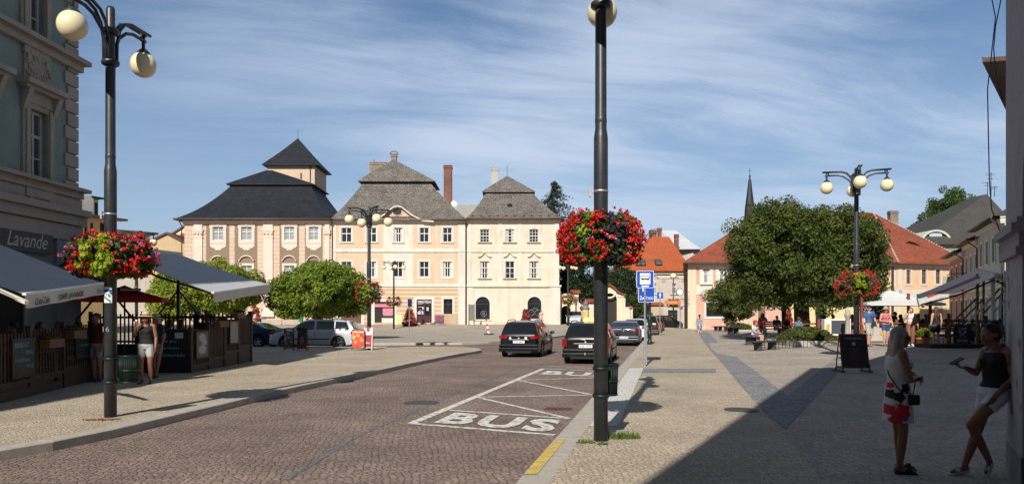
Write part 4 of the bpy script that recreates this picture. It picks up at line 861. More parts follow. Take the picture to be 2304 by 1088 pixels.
for r in g5: window(f5, r, nm=0, trans=(), frame=DKFR, surround=WHITE, sw=.22)
band(f5, [(-.05, .25, -.4, H4-.55, .05), (.7, 1.1, -.4, H4-.55, .05), (0, L5, zm5-.7, zm5+.15, .05), (-.05, L5+.3, H4-.45, H4-.02, .22)], WHITE, 'band')
for x0, x1, y0, y1, m_ in ((2006, 2010, 590, 740, GUT), (2102, 2120, 665, 715, mat('grey_door', (.35, .33, .28))), (2073, 2079, 676, 690, DKFR)):
    a, b, c, d = f5.rect(x0, x1, y0, y1); mb = MB(); mb.box(a, b, -.08, .01, max(c, -.2), d); mb.build('downpipe' if x0 == 2006 else 'door', m_, f5.e)
# roof: local polygon surfaces
def lw(px, py, Z): q = at(px, py, Z); return Vector((q.x-f4.A.x, q.y-f4.A.y, q.z))
e0 = Vector((-.7, -.7, H4)); e1 = Vector((u2012+.1, -.75, H4)); q5 = P5+f5.d*(L5+.7)-f4.A; e2 = Vector((q5.x+.2, q5.y-.7, H4)); e3 = Vector((q5.x-3, 20, H4)); e4 = Vector((3.2, 16, H4))
ap = lw(1964, 478, 91); al = lw(1722, 462, 89.0); al.z = ap.z
mb = MB(); mb.poly([e0, e1, ap, al]); mb.poly([e1, e2, ap]); mb.poly([e2, e3, ap]); mb.poly([e3, e4, al, ap]); mb.poly([e4, e0, al])
z_ = Vector((0, 0, .14))
for a, b in ((e0, e1), (e1, e2), (e2, e3), (e4, e0)): mb.quad(a-z_, b-z_, b, a)
mb.poly([e4-z_, e3-z_, e2-z_, e1-z_, e0-z_])
rf4 = mb.build('roof', R_RED, f4.e)
mb = MB()
n_ = 34
for i in range(n_):
    p = e1.lerp(ap, i/n_); mb.ball(p+Vector((0, 0, .06)), .13, 6, 4, sc=(1, 1, .7))
for i in range(40):
    p = e2.lerp(ap, i/40); mb.ball(p+Vector((0, 0, .04)), .10, 6, 4, sc=(1.3, 1, .7))
mb.build('mortared_hip_line', stucco('hip_mortar', (.52, .47, .40), .3), rf4)
mb = MB(); a_ = lw(2046, 551, 84.4); a_.z -= .1
for i in range(10):
    t0, t1_ = -1+2*i/10, -1+2*(i+1)/10; h0, h1 = .45*math.cos(t0*math.pi/2)**2, .45*math.cos(t1_*math.pi/2)**2
    mb.add([a_+Vector((t0*1.1, 0, .05)), a_+Vector((t1_*1.1, 0, .05)), a_+Vector((t1_*1.1, 0, h1+.05)), a_+Vector((t0*1.1, 0, h0+.05)), a_+Vector((t1_*1.1, 1.2, h1*.8+.5)), a_+Vector((t0*1.1, 1.2, h0*.8+.5))], [(0, 1, 2, 3)]); mb.add([a_+Vector((t0*1.25, -.15, h0+.06)), a_+Vector((t1_*1.25, -.15, h1+.06)), a_+Vector((t1_*1.2, 2.2, h1*.5+.9)), a_+Vector((t0*1.2, 2.2, h0*.5+.9))], [(0, 1, 2, 3)], 1)
mb.build('eyebrow_dormer', [INK, R_RED], rf4)
chimney(f4, lw(1991, 480, 96).x, 14, 1.0, .8, H4+2, lw(1991, 476, 94).z, BRICKG)
gutter(f4, -.7, u2012, -.85, H4-.1, pipes=())
gp_ = MB(); gp_.tube([(-.6, -.8, H4-.1), (-.55, -.5, H4-.6), (-.35, -.12, H4-1.1), (-.35, -.12, 0)], .07, 6); gp_.build('downpipe', GUT, f4.e)
# ---- grey house with orange roof
GREYB = mat('grey_beige_stucco', (.50, .44, .38), .88, .12, 1.4, bump=.01, bs=9, dirt=.35, dirtcol=(.34, .29, .24))
f6 = Fac(*at(1398, 700, 92).xy, 0, 0, 'grey beige house with smooth orange tiled roof and three skylights', 'orange_roof_house')
W6 = f6.u(1551); H6 = f6.z(1470, 608)
w6 = [f6.rect(a, b, 637, 661) for a, b in ((1424.5, 1433.5), (1468, 1476.5), (1512, 1521.5))]
dw6 = f6.rect(1503, 1524.5, 697, 722)
wallbox(f6, 0, W6, H6, 12, w6+[dw6], GREYB)
SUR = stucco('grey_surround', (.50, .46, .40), .3)
for r in w6: window(f6, r, nm=1, trans=(.66,), surround=SUR, sw=.22, pediment=([(0, .45), (.5, .8), (1, .45)], .1), sill=SUR)
band(f6, [(0, W6, H6-.45, H6-.02, .25), (0, W6, H6-.95, H6-.8, .1)], WHITE, 'cornice'); band(f6, [(0, W6, f6.z(1500, 688), f6.z(1500, 685), .1)], SUR, 'string_course')
for px_ in (1447, 1492, 1537): r = f6.rect(px_-4, px_+5, 627, 633); band(f6, [(r[0], r[1], r[2], r[2]+.12, .1), (r[0], r[1], r[3]-.1, r[3]+.02, .08)], SUR, 'label_moulding')
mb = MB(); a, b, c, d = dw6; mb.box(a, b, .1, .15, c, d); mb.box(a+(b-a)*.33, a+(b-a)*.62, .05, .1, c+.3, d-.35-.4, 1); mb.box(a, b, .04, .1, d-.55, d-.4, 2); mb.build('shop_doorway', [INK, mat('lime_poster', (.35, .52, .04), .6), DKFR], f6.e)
x6 = f6.A.x; hip(f6, (-.6, W6+.3, -.6, 12.6), H6, (at(1466, 530, 97).x-x6, at(1506, 530, 97).x-x6, 5.2, 6.6), at(1480, 532, 97).z, R_ORANGE, 'roof', flare=.06, n=4)
for px_, py_ in ((1437, 592), (1444.5, 592), (1481, 591)):
    mb = MB(); k_=(py_-HY)/F; s_=(at(1480, 532, 97).z-H6)/5.8; y_=(HC-92*k_-H6-.6*s_)/(s_+k_); x = (px_-HX)/F*(92+y_)-x6; z = H6+(y_+.6)*s_; mb.box(-.42, .42, -.6, .6, 0, .10); mb.box(-.33, .33, -.5, .5, .1, .11, 1); o = mb.build('skylight', [BLK, glassm('sky_glass', (.08, .10, .11), .1)], f6.e); o.location = (x, y_, z+.02); o.rotation_euler = (math.atan(s_), 0, 0)
for px_, py_, t_, w_ in ((1469, 519, 533, .9), (1484, 514, 532, .45), (1522, 528, 545, .5)):
    p = at(px_, py_, 98); chimney(f6, p.x-x6, 6, w_, .6, at(px_, t_, 98).z-1.5, p.z, BRICK)
mb = MB(); p0 = at(1445, 545, 97); p1 = at(1465, 516, 97); p2 = at(1480, 515, 97)
mb.tube([p0, p1, p2], .04, 5); mb.tube([p0-Vector((0, 0, .9)), p1-Vector((0, 0, .9))], .03, 5)
for t in (0, .33, .66, 1): q = p0.lerp(p1, t); mb.tube([q, q-Vector((0, 0, 1.2))], .03, 5)
o = mb.build('roof_railing', BLACKM, f6.e); o.matrix_parent_inverse = Matrix.Translation((-f6.A.x, -f6.A.y, 0))
# white metal roof behind
a = at(1487, 517, 106); b = at(1520, 518, 106); c = at(1578, 560, 100); d = at(1520, 560, 99)
mb = MB(); mb.poly([d, c, b+Vector((0, 0, 0)), a]); mb.poly([(a.x-6, 108, 4), d-Vector((0, 0, 2)), a]); mb.poly([c, (c.x+1, 116, c.z), (b.x+.5, 118, b.z), b]); mb.box(d.x, c.x, 100.6, 112, 0, c.z-.05)
o = mb.build('roof', R_METAL); hm = empty('background_house', (0, 0, 0), 0, 'house with white metal roof showing behind the orange tiled roof', 'house'); o.parent = hm
mb = MB(); mb.box(d.x+.5, c.x-1, 100.3, 100.6, 0, c.z-.2); mb.build('wall', GREYB, hm)
# ---- ochre shed and ivy beside the grey house
fs = Fac(*at(1463, 700, 86).xy, 0, 0, 'low ochre lean-to wall with orange tile coping beneath the grey house', 'garden_wall', 'wall')
mb = MB(); mb.box(0, fs.u(1493), 0, 3, -.3, fs.z(1480, 686)); mb.build('wall', stucco('ochre_grey', (.46, .38, .27), .4), fs.e)
mb = MB(); mb.add([(-.2, -.25, fs.z(1480, 686)), (fs.u(1496), -.25, fs.z(1480, 686)), (fs.u(1496), 1.6, fs.z(1480, 679)), (-.2, 1.6, fs.z(1480, 679)), (-.2, 3, fs.z(1480, 686)), (fs.u(1496), 3, fs.z(1480, 686))], [(0, 1, 2, 3), (3, 2, 5, 4), (0, 3, 4), (1, 5, 2)]); mb.build('tile_coping', R_ORANGE, fs.e)
# ---- baroque gate and garden wall
GWM = stucco('gate_stucco', (.70, .60, .46), .4, (.42, .34, .26))
Zg = 82
fw_ = Fac(*at(1259, 700, Zg+3).xy, 0, .3, 'plain garden wall with red tile coping and dark arched passage beside the cream corner building', 'garden_wall', 'wall')
arch = fw_.rect(1263, 1284, 687, 729)
ht0 = fw_.z(1280, 660); ht1 = fw_.z(1320, 680)
mb = MB(); a, b, c, d = arch; rr = (b-a)/2; cx_ = (a+b)/2; zc_ = d-rr
u1_ = fw_.u(1302); u2_ = fw_.u(1342)
mb.box(-.4, a, 0, .8, -.8, ht0); mb.box(b, u1_, 0, .8, -.8, ht0)
arc = [(cx_+rr*math.cos(t), zc_+rr*math.sin(t)) for t in [math.pi*i/14 for i in range(15)]]
mb.prism([(b, ht0)]+arc[:8]+[(cx_, ht0)], lambda x, z, y: (x, y, z), 0, .8); mb.prism([(cx_, ht0)]+arc[7:]+[(a, ht0)], lambda x, z, y: (x, y, z), 0, .8)
mb.box(u1_, u2_, .1, .7, -.8, ht1); mb.build('wall', GWM, fw_.e)
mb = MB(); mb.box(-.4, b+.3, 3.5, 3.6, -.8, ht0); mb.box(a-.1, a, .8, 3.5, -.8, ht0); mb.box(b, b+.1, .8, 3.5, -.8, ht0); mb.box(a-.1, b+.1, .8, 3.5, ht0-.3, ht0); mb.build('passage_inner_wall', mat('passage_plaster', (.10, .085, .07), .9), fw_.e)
def coping(fac, x0, x1, z, y0=-.2, y1=1.0, name='tile_coping'):
    mb = MB(); n_ = int((x1-x0)/.24)
    mb.add([(x0, y0, z), (x1, y0, z), (x1, (y0+y1)/2, z+.42), (x0, (y0+y1)/2, z+.42), (x0, y1, z), (x1, y1, z)], [(0, 1, 2, 3), (3, 2, 5, 4), (0, 3, 4), (1, 5, 2), (0, 4, 5, 1)])
    for i in range(n_): x = x0+(x1-x0)*(i+.5)/n_; mb.tube([(x, y0-.03, z+.03), (x, (y0+y1)/2, z+.44)], .07, 6)
    return mb.build(name, R_RED, fac.e)
coping(fw_, fw_.u(1284), u1_+.2, ht0+.005); coping(fw_, u1_+.2, u2_, ht1+.005)
fg2 = Fac(*at(1341, 700, Zg).xy, 0, .1, 'baroque cream gateway with curved red tiled top left of the ivy hedge', 'gateway', 'gate')
g1 = fg2.u(1407); op = fg2.rect(1358, 1374, 672, 727)
top = [fg2.uv(x, y) for x, y in ((1341, 662), (1346, 660), (1350, 652), (1356, 646), (1364, 641), (1372, 642), (1381, 648), (1388, 656), (1396, 662), (1407, 665))]
a, b, c, d = op; b = b+.7; a -= .15; rr = (b-a)/2; cx_ = (a+b)/2; zc_ = d-.1
arc = [(cx_+rr*math.cos(t), zc_+rr*math.sin(t)*.9) for t in [math.pi*i/12 for i in range(13)]]
mid = cx_; tl_ = [p for p in top if p[0] < mid]; tr_ = [p for p in top if p[0] >= mid]
zt_ = fg2.z(1366, 641)
mb = MB(); mb.prism([(0, -.6), (a, -.6), (a, zc_)]+arc[6:][::-1][1:]+[(mid, zt_)]+tl_[::-1], lambda x, z, y: (x, y, z), 0, 1.0)
mb.prism([(g1, -.6), (b, -.6), (b, zc_)]+arc[:7][1:]+[(mid, zt_)]+tr_, lambda x, z, y: (x, y, z), 0, 1.0); mb.build('wall', GWM, fg2.e)
mb = MB()
for (a0, b0), (a1, b1) in zip(top[:-1], top[1:]):
    mb.bar((a0, -.0, b0+.1), (a1, -.0, b1+.1), .8, .16); mb.bar((a0, .45, b0+.12), (a1, .45, b1+.12), 1.3, .1)
mb.build('tiled_top', R_RED, fg2.e)
mb = MB()
for u_ in (.02, b+.12): mb.box(u_, u_+.6, -.12, .003, -.5, fg2.z(1395, 668)); mb.box(u_-.07, u_+.67, -.2, .003, fg2.z(1395, 668)+.01, fg2.z(1395, 665)+.1)
mb.build('pilaster', GWM, fg2.e)
mb = MB(); mb.box(a, b, .5, .55, -.4, zc_+rr); mb.build('dark_gate_leaf', mat('dark_gate', (.03, .025, .02), .8), fg2.e)
mb = MB(); o_ = (fg2.u(1366), -.05, fg2.z(1366, 655)); mb.lathe([(.75, 0), (.8, .06), (.95, .06), (1, 0)], (0, 0, 0), 24); o = mb.build('oval_moulding', GWM, fg2.e); o.location = (fg2.u(1371), -.002, fg2.z(1366, 656)); o.rotation_euler = (R(90), 0, 0); o.scale = (.85, .75, 1)
mb = MB(); mb.lathe([(.25, 0), (.3, .1), (.12, .25), (.3, .6), (.3, .9), (.1, 1.1), (.28, 1.4), (.12, 1.7), (0.01, 1.75)], (0, 0, 0), 12); o = mb.build('stone_finial', stucco('finial_stone', (.5, .47, .38), .3), fg2.e); o.location = (fg2.u(1361), .3, zt_+.05)
mb = MB(); mb.box(g1, fg2.u(1424), .1, .8, -.5, fg2.z(1410, 690)); mb.build('low_wall', GWM, fg2.e)
# ---- grey-roofed building far right with arched dormer
PALEG = stucco('pale_green_stucco', (.46, .52, .42), .2)
f7 = Fac(*at(2058, 700, 100).xy, 0, 0, 'pale green building with huge dark grey hip roof and arched dormer', 'green_building', 'building')
W7 = f7.u(2290); H7 = f7.z(2100, 549); x7 = f7.A.x
wallbox(f7, 0, W7, H7, 20, [], PALEG)
band(f7, [(0, W7, H7-1.6, H7-.05, .15), (0, W7, H7-2.0, H7-1.7, .3)], stucco('grey_green_frieze', (.20, .25, .20), .3), 'frieze')
band(f7, [(f7.u(2160), f7.u(2167), f7.z(2163, 605), f7.z(2163, 572), .02)], DKFR, 'window')
hip(f7, (-.8, W7+2, -.8, 20), H7, (at(2216, 437, 108).x-x7, W7+1, 8, 12), at(2216, 437, 108).z, R_BITU, 'roof', flare=.10, n=5)
dc = f7.u(2110); dz = f7.z(2110, 545); DR = 2.15
mb = MB(); n_ = 18
for i in range(n_):
    t0, t1_ = math.pi*i/n_, math.pi*(i+1)/n_
    P = lambda r_, t, y: (dc+r_*1.0*math.cos(t), y, dz-.1+r_*.86*math.sin(t))
    mb.add([P(DR-.3, t0, .3), P(DR, t0, .3), P(DR, t1_, .3), P(DR-.3, t1_, .3), P(DR, t0, 6), P(DR, t1_, 6), P(DR-.3, t0, .6), P(DR-.3, t1_, .6)], [(0, 1, 2, 3), (1, 4, 5, 2), (0, 3, 7, 6)])
mb.build('arched_dormer', stucco('dormer_frame', (.48, .53, .42), .2), f7.e)
mb = MB(); mb.poly([(dc+(DR-.3)*math.cos(math.pi*i/18), .6, dz-.1+(DR-.3)*.86*math.sin(math.pi*i/18)) for i in range(19)], 0); mb.box(dc-.85, dc+.85, .5, .58, dz, dz+1.3, 1); mb.box(dc-1.0, dc-.86, .48, .58, dz, dz+1.4, 0); mb.build('dormer_window', [INK, mat('pale_blind', (.40, .46, .58), .6, .1)], f7.e)
mb = MB()
for px_, h_ in ((2222, 1.8), (2238, 1.2), (2230, 3.2)):
    p = at(px_, 437, 108); mb.tube([(p.x, p.y, p.z-.3), (p.x, p.y, p.z+h_)], .05, 5); mb.tube([(p.x-.8, p.y, p.z+h_*.9), (p.x+.5, p.y, p.z+h_*.9)], .035, 5); mb.tube([(p.x-.5, p.y, p.z+h_*.7), (p.x+.3, p.y, p.z+h_*.7)], .035, 5)
o = mb.build('aerial', BLACKM, f7.e); o.matrix_parent_inverse = Matrix.Translation((-f7.A.x, -f7.A.y, 0))
# ---- row of houses on the right, seen along the street (camera sees the fronts nearly edge on)
rdir = Vector((-.399, -.917)); ra = math.atan2(rdir.y, rdir.x)
ROW = [(50.0, 59.0, stucco('pale_grey_green_front', (.42, .48, .42), .3), 501, 2240, 'pale green front at the right edge behind the terrace', 8.3),
       (59.0, 65.5, stucco('beige_front', (.46, .40, .34), .3), 521, 2205, 'beige house front with red roof edge in the right-hand row', 7.7),
       (65.5, 74.0, mat('dusky_pink_front', (.40, .17, .15), .85, .1, 2, dirt=.3, dirtcol=(.25, .14, .12)), 550, 2170, 'dusky pink house front beside the peach house', 7.3)]
def rowpt(y): return Vector((40.9+(y-68)*.435, y))
WS = stucco('row_surround', (.60, .56, .50), .2)
for k, (y0, y1, m_, _, _, lab, hh) in enumerate(ROW):
    A = rowpt(y1); ff = Fac(A.x, A.y, ra, 0, lab, 'row_house'); Ln = (rowpt(y1)-rowpt(y0)).length
    n_ = 4 if k == 0 else 3; ops = []
    for i in range(n_):
        u = Ln*(i+.5)/n_; ops += [(u-.5, u+.5, hh-2.9, hh-1.2), (u-.55, u+.55, .9 if i != 1 else 0, 2.9)]
    wallbox(ff, 0, Ln, hh, 8, ops, m_)
    for r in ops: window(ff, r, frame=DKFR if k == 2 else WFR, nm=1, trans=(.6,), surround=WS, sw=.2)
    band(ff, [(0, Ln, hh-.5, hh-.02, .25), (0, Ln, 3.5, 3.7, .12), (0, .3, 0, hh-.55, .06)], WS, 'cornice')
    mb = MB(); mb.add([(-.05, -.7, hh), (Ln+.05, -.7, hh), (Ln+.05, 4, hh+2.6), (-.05, 4, hh+2.6), (-.05, 8.5, hh), (Ln+.05, 8.5, hh), (-.05, -.7, hh-.15), (Ln+.05, -.7, hh-.15)], [(0, 1, 2, 3), (3, 2, 5, 4), (0, 3, 4), (1, 5, 2), (6, 7, 1, 0), (4, 5, 7, 6)]); mb.build('roof', R_RED if k == 1 else R_BITU, ff.e)
    gutter(ff, 0, Ln, -.78, hh-.05, pipes=(Ln-.1,))
    if k == 1:
        mb = MB(); mb.tube([(1.2, 0, 5.2), (1.2, -1.3, 5.2), (1.2, -1.5, 5.0)], .04, 6); mb.tube([(1.2, 0, 4.6), (1.2, -.5, 4.7), (1.2, -1.0, 5.15)], .03, 6); mb.build('sign_bracket', BLACKM, ff.e)
        mb = MB(); mb.box(1.1, 1.3, -1.8, -1.0, 4.1, 4.95); mb.build('hanging_lantern', mat('brass_lantern', (.35, .32, .22), .5), ff.e)
# round hanging sign on the peach house
p = at(2154, 614, 76); mb = MB(); mb.tube([(0, 0, .75), (1.0, .2, .75)], .03, 5); mb.lathe([(.001, -.05), (.42, -.05), (.42, .05), (.001, .05)], (0, 0, 0), 20)
sgn = MB(); sgn.lathe([(.001, -.05), (.42, -.05), (.42, .05), (.001, .05)], (0, 0, 0), 20); o = sgn.build('hanging_sign', mat('bronze_sign', (.20, .15, .09), .6), loc=p); o.rotation_euler = (R(90), 0, R(25)); tag(o, 'round bronze sign hanging from a bracket at the right end of the peach house', 'hanging sign')
b_ = MB(); b_.tube([(-.1, .75, 0), (1.4, .75, 0)], .03, 5); b_.tube([(0, .4, 0), (0, .75, 0)], .02, 5); b_.build('bracket', BLACKM, o)
# ---- church spire far behind
p = at(1687, 470, 170); mb = MB(); mb.lathe([(1.35, -14), (1.35, -2.8), (1.15, 0), (.8, 2.7), (.35, 6.4), (.12, 7.2), (.06, 7.4)], (0, 0, 0), 8, sm=False)
o = mb.build('church_spire', mat('spire_slate', (.02, .022, .03), .6), loc=p); tag(o, 'slender dark church spire with cross rising behind the big tree', 'spire')
mb = MB(); mb.ball((0, 0, 7.5), .25, 10, 6); mb.box(-.04, .04, -.04, .04, 7.6, 9.3); mb.box(-.35, .35, -.035, .035, 8.7, 8.8); mb.build('cross', BLACKM, o)
# ------------------------------------------------------------------ arcade building beside the camera (casts the big shade)
AW = mat('arcade_plaster_grey', (.36, .34, .38), .88, .10, 3, bump=.01, bs=16, dirt=.25, dirtcol=(.12, .11, .11))
ae = empty('arcade_house', (5.37, 8.1, 0), 0, 'grey arcaded house whose shaded pier fills the right edge', 'house')
def loc2(p): return (p[0]-5.37, p[1]-8.1)
eav = [(-9.6, -21), (-2.28, -6.3), (5.9, 9.8), (6.6, 9.8), (9.4, 13.1), (13.9, 19.0), (15.1, 19.2), (20, 10), (20, -25)]  # out-of-view outline shaped to cast the shade edge, far points added for it
mb = MB(); mb.prism([loc2(p) for p in eav], lambda a, b, z: (a, b, z), 9.75, 10.0); mb.build('shade_casting_eaves', R_BITU, ae)
fd_ = Vector((.455, .89))
def fpt(t, off=0): q = Vector((5.37, 8.1))-fd_*t+Vector((.89, -.455))*off; return loc2(q)
mb = MB(); mb.prism([fpt(0), fpt(34), fpt(34, 14), fpt(0, 14)][::-1], lambda a, b, z: (a, b, z), 4.6, 9.75); mb.build('upper_wall', AW, ae)
mb = MB(); mb.prism([fpt(0, 3.5), fpt(34, 3.5), fpt(34, 14), fpt(0, 14)][::-1], lambda a, b, z: (a, b, z), -.1, 4.6); mb.build('arcade_back_wall', AW, ae)
# end pier seen by the camera, with arch springing to the right
PW, PD = 1.15, .75
def pier(t, nm='pier'):
    mb = MB(); mb.prism([fpt(t), fpt(t+PW), fpt(t+PW, PD), fpt(t, PD)][::-1], lambda a, b, z: (a, b, z), -.1, 2.28)
    return mb
PLAST = mat('pier_plaster_peeling', (.42, .395, .42), .9, .14, 3, bump=.014, bs=14, dirt=.3, dirtcol=(.15, .14, .14), speck=(2.6, .585, (.13, .11, .10), .9))
for k in range(4):
    t = k*4.6; pier(t).build('pier', PLAST, ae)
    for z0, z1, e in ((2.28, 2.36, .06), (2.36, 2.50, .03), (2.50, 2.58, .10), (2.58, 2.64, .05)):
        mb = MB(); mb.prism([fpt(t-e, -e), fpt(t+PW+e, -e), fpt(t+PW+e, PD+e), fpt(t-e, PD+e)][::-1], lambda a, b, z: (a, b, z), z0, z1); mb.build('impost_moulding', AW, ae)
    if k < 3:
        t0, t1_ = t+PW, t+4.6; r_ = (t1_-t0)/2; tc_ = (t0+t1_)/2
        arc = [(tc_+r_*math.cos(a), 2.64+r_*1.0*math.sin(a)) for a in [math.pi*i/20 for i in range(21)]]
        for q in ([(t1_+.0, 4.61)]+arc[:11]+[(tc_, 4.61)], [(tc_, 4.61)]+arc[10:]+[(t0, 4.61)]):
            mb = MB(); mb.prism(q, lambda a, b, o_: (*fpt(a, o_), b), 0, PD); mb.build('arch', AW, ae)
mb = MB(); mb.prism([fpt(0), fpt(PW), fpt(PW, PD), fpt(0, PD)][::-1], lambda a, b, z: (a, b, z), 2.64, 4.605); mb.build('pier_upper', AW, ae)
mb = MB(); mb.prism([fpt(-.012, 0), fpt(PW, -.012), fpt(PW, PD), fpt(-.012, PD)][::-1], lambda a, b, z: (a, b, z), 0, .35); mb.build('pier_base', mat('pier_base_plaster', (.26, .25, .26), .9, .2, 4, bump=.01), ae)
# hooked bracket on the pier
mb = MB(); q = fpt(.25, -.02); mb.tube([(q[0], q[1], 1.05), (q[0]-.08, q[1]-.03, 1.03), (q[0]-.09, q[1]-.03, 1.0)], .012, 6); mb.build('hook', BLACKM, ae)
# neighbour with the dark eave corner
ne = empty('neighbour_house', (15.15, 24, 1.09), 0, 'next house whose dark eave corner juts out high beside the grey pier', 'house')
pl = [(0, 0), (1.0, -.25), (9, 4.0), (30, 9), (24, 26), (11, 13.8)]
mb = MB(); mb.prism(pl, lambda a, b, z: (a, b, z), 8.72, 8.86); mb.build('eave_soffit', mat('dark_eave_boards', (.09, .06, .045), .8, .2), ne)
mb = MB(); mb.prism([(1.8, 1.3), (9, 5.0), (28, 9.5), (23, 24), (11.4, 13.6)], lambda a, b, z: (a, b, z), -1.5, 8.72); mb.build('wall', AW, ne)
mb = MB(); mb.add([(-.05, -.05, 8.86), (9, 3.95, 8.86), (30, 9, 8.86), (24, 26, 8.86), (11, 13.9, 8.86), (15, 12, 12.5)], [(0, 1, 5), (1, 2, 5), (2, 3, 5), (3, 4, 5), (4, 0, 5)]); mb.build('roof', R_BITU, ne)
# cables
def cable(name, pts, r, label):
    mb = MB(); mb.tube(pts, r, 5); o = mb.build(name, BLACKM); tag(o, label, 'cable')
cable('cable', [at(2228, -20, 9.5), at(2240, 40, 9.4), at(2236, 75, 9.3), at(2230, 130, 9.3), at(2222, 200, 9.2), at(2226, 400, 9.1), at(2231, 470, 9.0), at(2252, 525, 8.7)], .007, 'black cable hanging loosely in front of the sky left of the grey pier')
cable('cable', [at(2256, -20, 9.2), at(2240, 60, 9.2), at(2236, 110, 9.1), at(2240, 170, 9.0), at(2256, 225, 8.8)], .007, 'shorter black cable reaching the grey pier below the dark eave')

# unseen houses added behind the viewer to block low sky light
for k, (x0, x1, y, h, m_) in enumerate(((-40, -22, -33, 12, YEL), (-21.9, -8, -34, 13, CRM), (-7.9, 6, -33, 12.5, PEACH), (6.1, 22, -34, 12, PYE))):
    fb_ = Fac(x1, y, math.pi, 0, ('apricot', 'cream', 'peach', 'pale yellow')[k]+' house added unseen behind the viewpoint to block sky light', 'sky_block_house')
    ops = [(u, u+1.1, z, z+1.7) for z in (1.0, 4.8, 8.4) for u in (1.5, 4.5, 7.5, 10.5)]
    wallbox(fb_, 0, x1-x0, h, 10, ops, m_)
    mb = MB()
    for o_ in ops: mb.quad((o_[0], .15, o_[2]), (o_[1], .15, o_[2]), (o_[1], .15, o_[3]), (o_[0], .15, o_[3]))
    mb.build('pane', PANE, fb_.e); hip(fb_, (-.5, x1-x0+.5, -.5, 10.5), h, (4, x1-x0-4, 5, 5.2), h+4.5, R_RED, 'roof')
# ------------------------------------------------------------------ trees
BARK = mat('tree_bark', (.055, .042, .032), .9, .3, 8, bump=.02, bs=18)
def leaves(centers, n, size, name, m, parent, rng, droop=.2, aspect=.55, flat=0.):
    """leaf clumps: every centre is (x, y, z, radius); leaves sit mostly on the clump surface"""
    C = np.array(centers); w_ = C[:, 3]**2; k = rng.choice(len(C), n, p=w_/w_.sum()); d = rng.normal(size=(n, 3)); d /= np.linalg.norm(d, axis=1)[:, None]
    rad = C[k, 3]*(1-.55*rng.random(n)**2.2); p = C[k, :3]+d*rad[:, None]*np.array([1, 1, .85])
    nrm = d+rng.normal(size=(n, 3))*.7; nrm[:, 2] += .45; nrm /= np.linalg.norm(nrm, axis=1)[:, None]
    t = np.cross(nrm, rng.normal(size=(n, 3))); t /= np.linalg.norm(t, axis=1)[:, None]; t[:, 2] -= droop; t /= np.linalg.norm(t, axis=1)[:, None]; b = np.cross(nrm, t)
    s = size*(.6+.8*rng.random(n))[:, None]
    V = np.stack([p-t*s, p+b*s*aspect, p+t*s, p-b*s*aspect], 1).reshape(-1, 3)
    me = bpy.data.meshes.new(name); me.vertices.add(4*n); me.vertices.foreach_set('co', V.ravel()); me.loops.add(4*n); me.loops.foreach_set('vertex_index', np.arange(4*n)); me.polygons.add(n); me.polygons.foreach_set('loop_start', np.arange(n)*4); me.polygons.foreach_set('loop_total', np.full(n, 4)); me.materials.append(m); me.update(); me.validate()
    o = bpy.data.objects.new(name, me); COL.objects.link(o); o.parent = parent; return o
def blob(rng, c, r, n, cr, shell=.75, flatbot=None):
    out_ = []
    while len(out_) < n:
        d = rng.normal(size=3); d /= np.linalg.norm(d); k = shell+(1-shell)*rng.random() if rng.random() < .8 else rng.random()*shell
        p = [c[i]+d[i]*r[i]*k for i in range(3)]
        if flatbot is not None and p[2] < flatbot: p[2] = flatbot+rng.random()*.3
        out_.append((*p, cr*(.6+.8*rng.random())))
    return out_
def tree(name, label, base, blobs, nleaf, lsize, m, trunk_r, trunk_h, seed, group=None, cr=.7, cat='tree', ncl=90, limbs=7, lean=(0, 0), flatbot=None, aspect=.55):
    rng = np.random.default_rng(seed); e = empty(name, base, 0, label, cat, group); cl = []
    tot = sum(b[1][0]*b[1][2] for b in blobs)
    for c, r in blobs: cl += blob(rng, c, r, max(6, int(ncl*r[0]*r[2]/tot)), cr, flatbot=flatbot)
    leaves(cl, nleaf, lsize, 'crown', m, e, rng, aspect=aspect)
    mb = MB(); top = Vector((lean[0], lean[1], trunk_h)); mb.tube([(0, 0, -.2), (0, 0, .1), top*.35+Vector((.03, 0, 0)), top*.7, top], [trunk_r*1.5, trunk_r*1.1, trunk_r*.92, trunk_r*.9, trunk_r*.8], 12)
    for i in range(limbs):
        c = cl[int(rng.integers(len(cl)))]; q = Vector(c[:3]); md = top.lerp(q, .5)+Vector((rng.normal()*.15, rng.normal()*.15, .15)); mb.tube([top*(.8+.2*rng.random()), md, q], [trunk_r*.5, trunk_r*.28, trunk_r*.08], 7)
    mb.build('trunk', BARK, e); return e
LF_A = leafm('sunny_green_leaves', (.075, .15, .018), (.30, .36, .05), 1.3)
LF_B = leafm('dark_green_leaves', (.030, .055, .012), (.135, .16, .035), 1.0, .28)
LF_C = leafm('yellow_green_leaves', (.12, .20, .02), (.40, .42, .06), 1.2)
LF_Y = leafm('yew_needles', (.010, .024, .010), (.035, .055, .018), 1.0, .1)
LF_I = leafm('ivy_leaves', (.014, .038, .008), (.06, .10, .02), 2.0, .15)
def ell(px0, px1, py0, py1, Z, base, dy=None):
    a = at(px0, py0, Z); b = at(px1, py1, Z); c = (a+b)/2; rx = (b.x-a.x)/2; rz = (a.z-b.z)/2
    return ((c.x-base[0], c.y-base[1], c.z-base[2]), (rx, dy or rx, rz))
b_ = (at(716, 700, 49).x, 49, .0)
tree('broadleaf_tree', 'round bright green tree standing behind the silver estate car', b_, [ell(640, 820, 592, 700, 49, b_), ell(604, 720, 615, 722, 48.5, b_), ell(700, 835, 612, 720, 49.5, b_), ell(680, 770, 600, 690, 47, b_)], 60000, .085, LF_A, .34, 2.6, 3, 'trees on the square', cr=.46, ncl=300, flatbot=1.75)
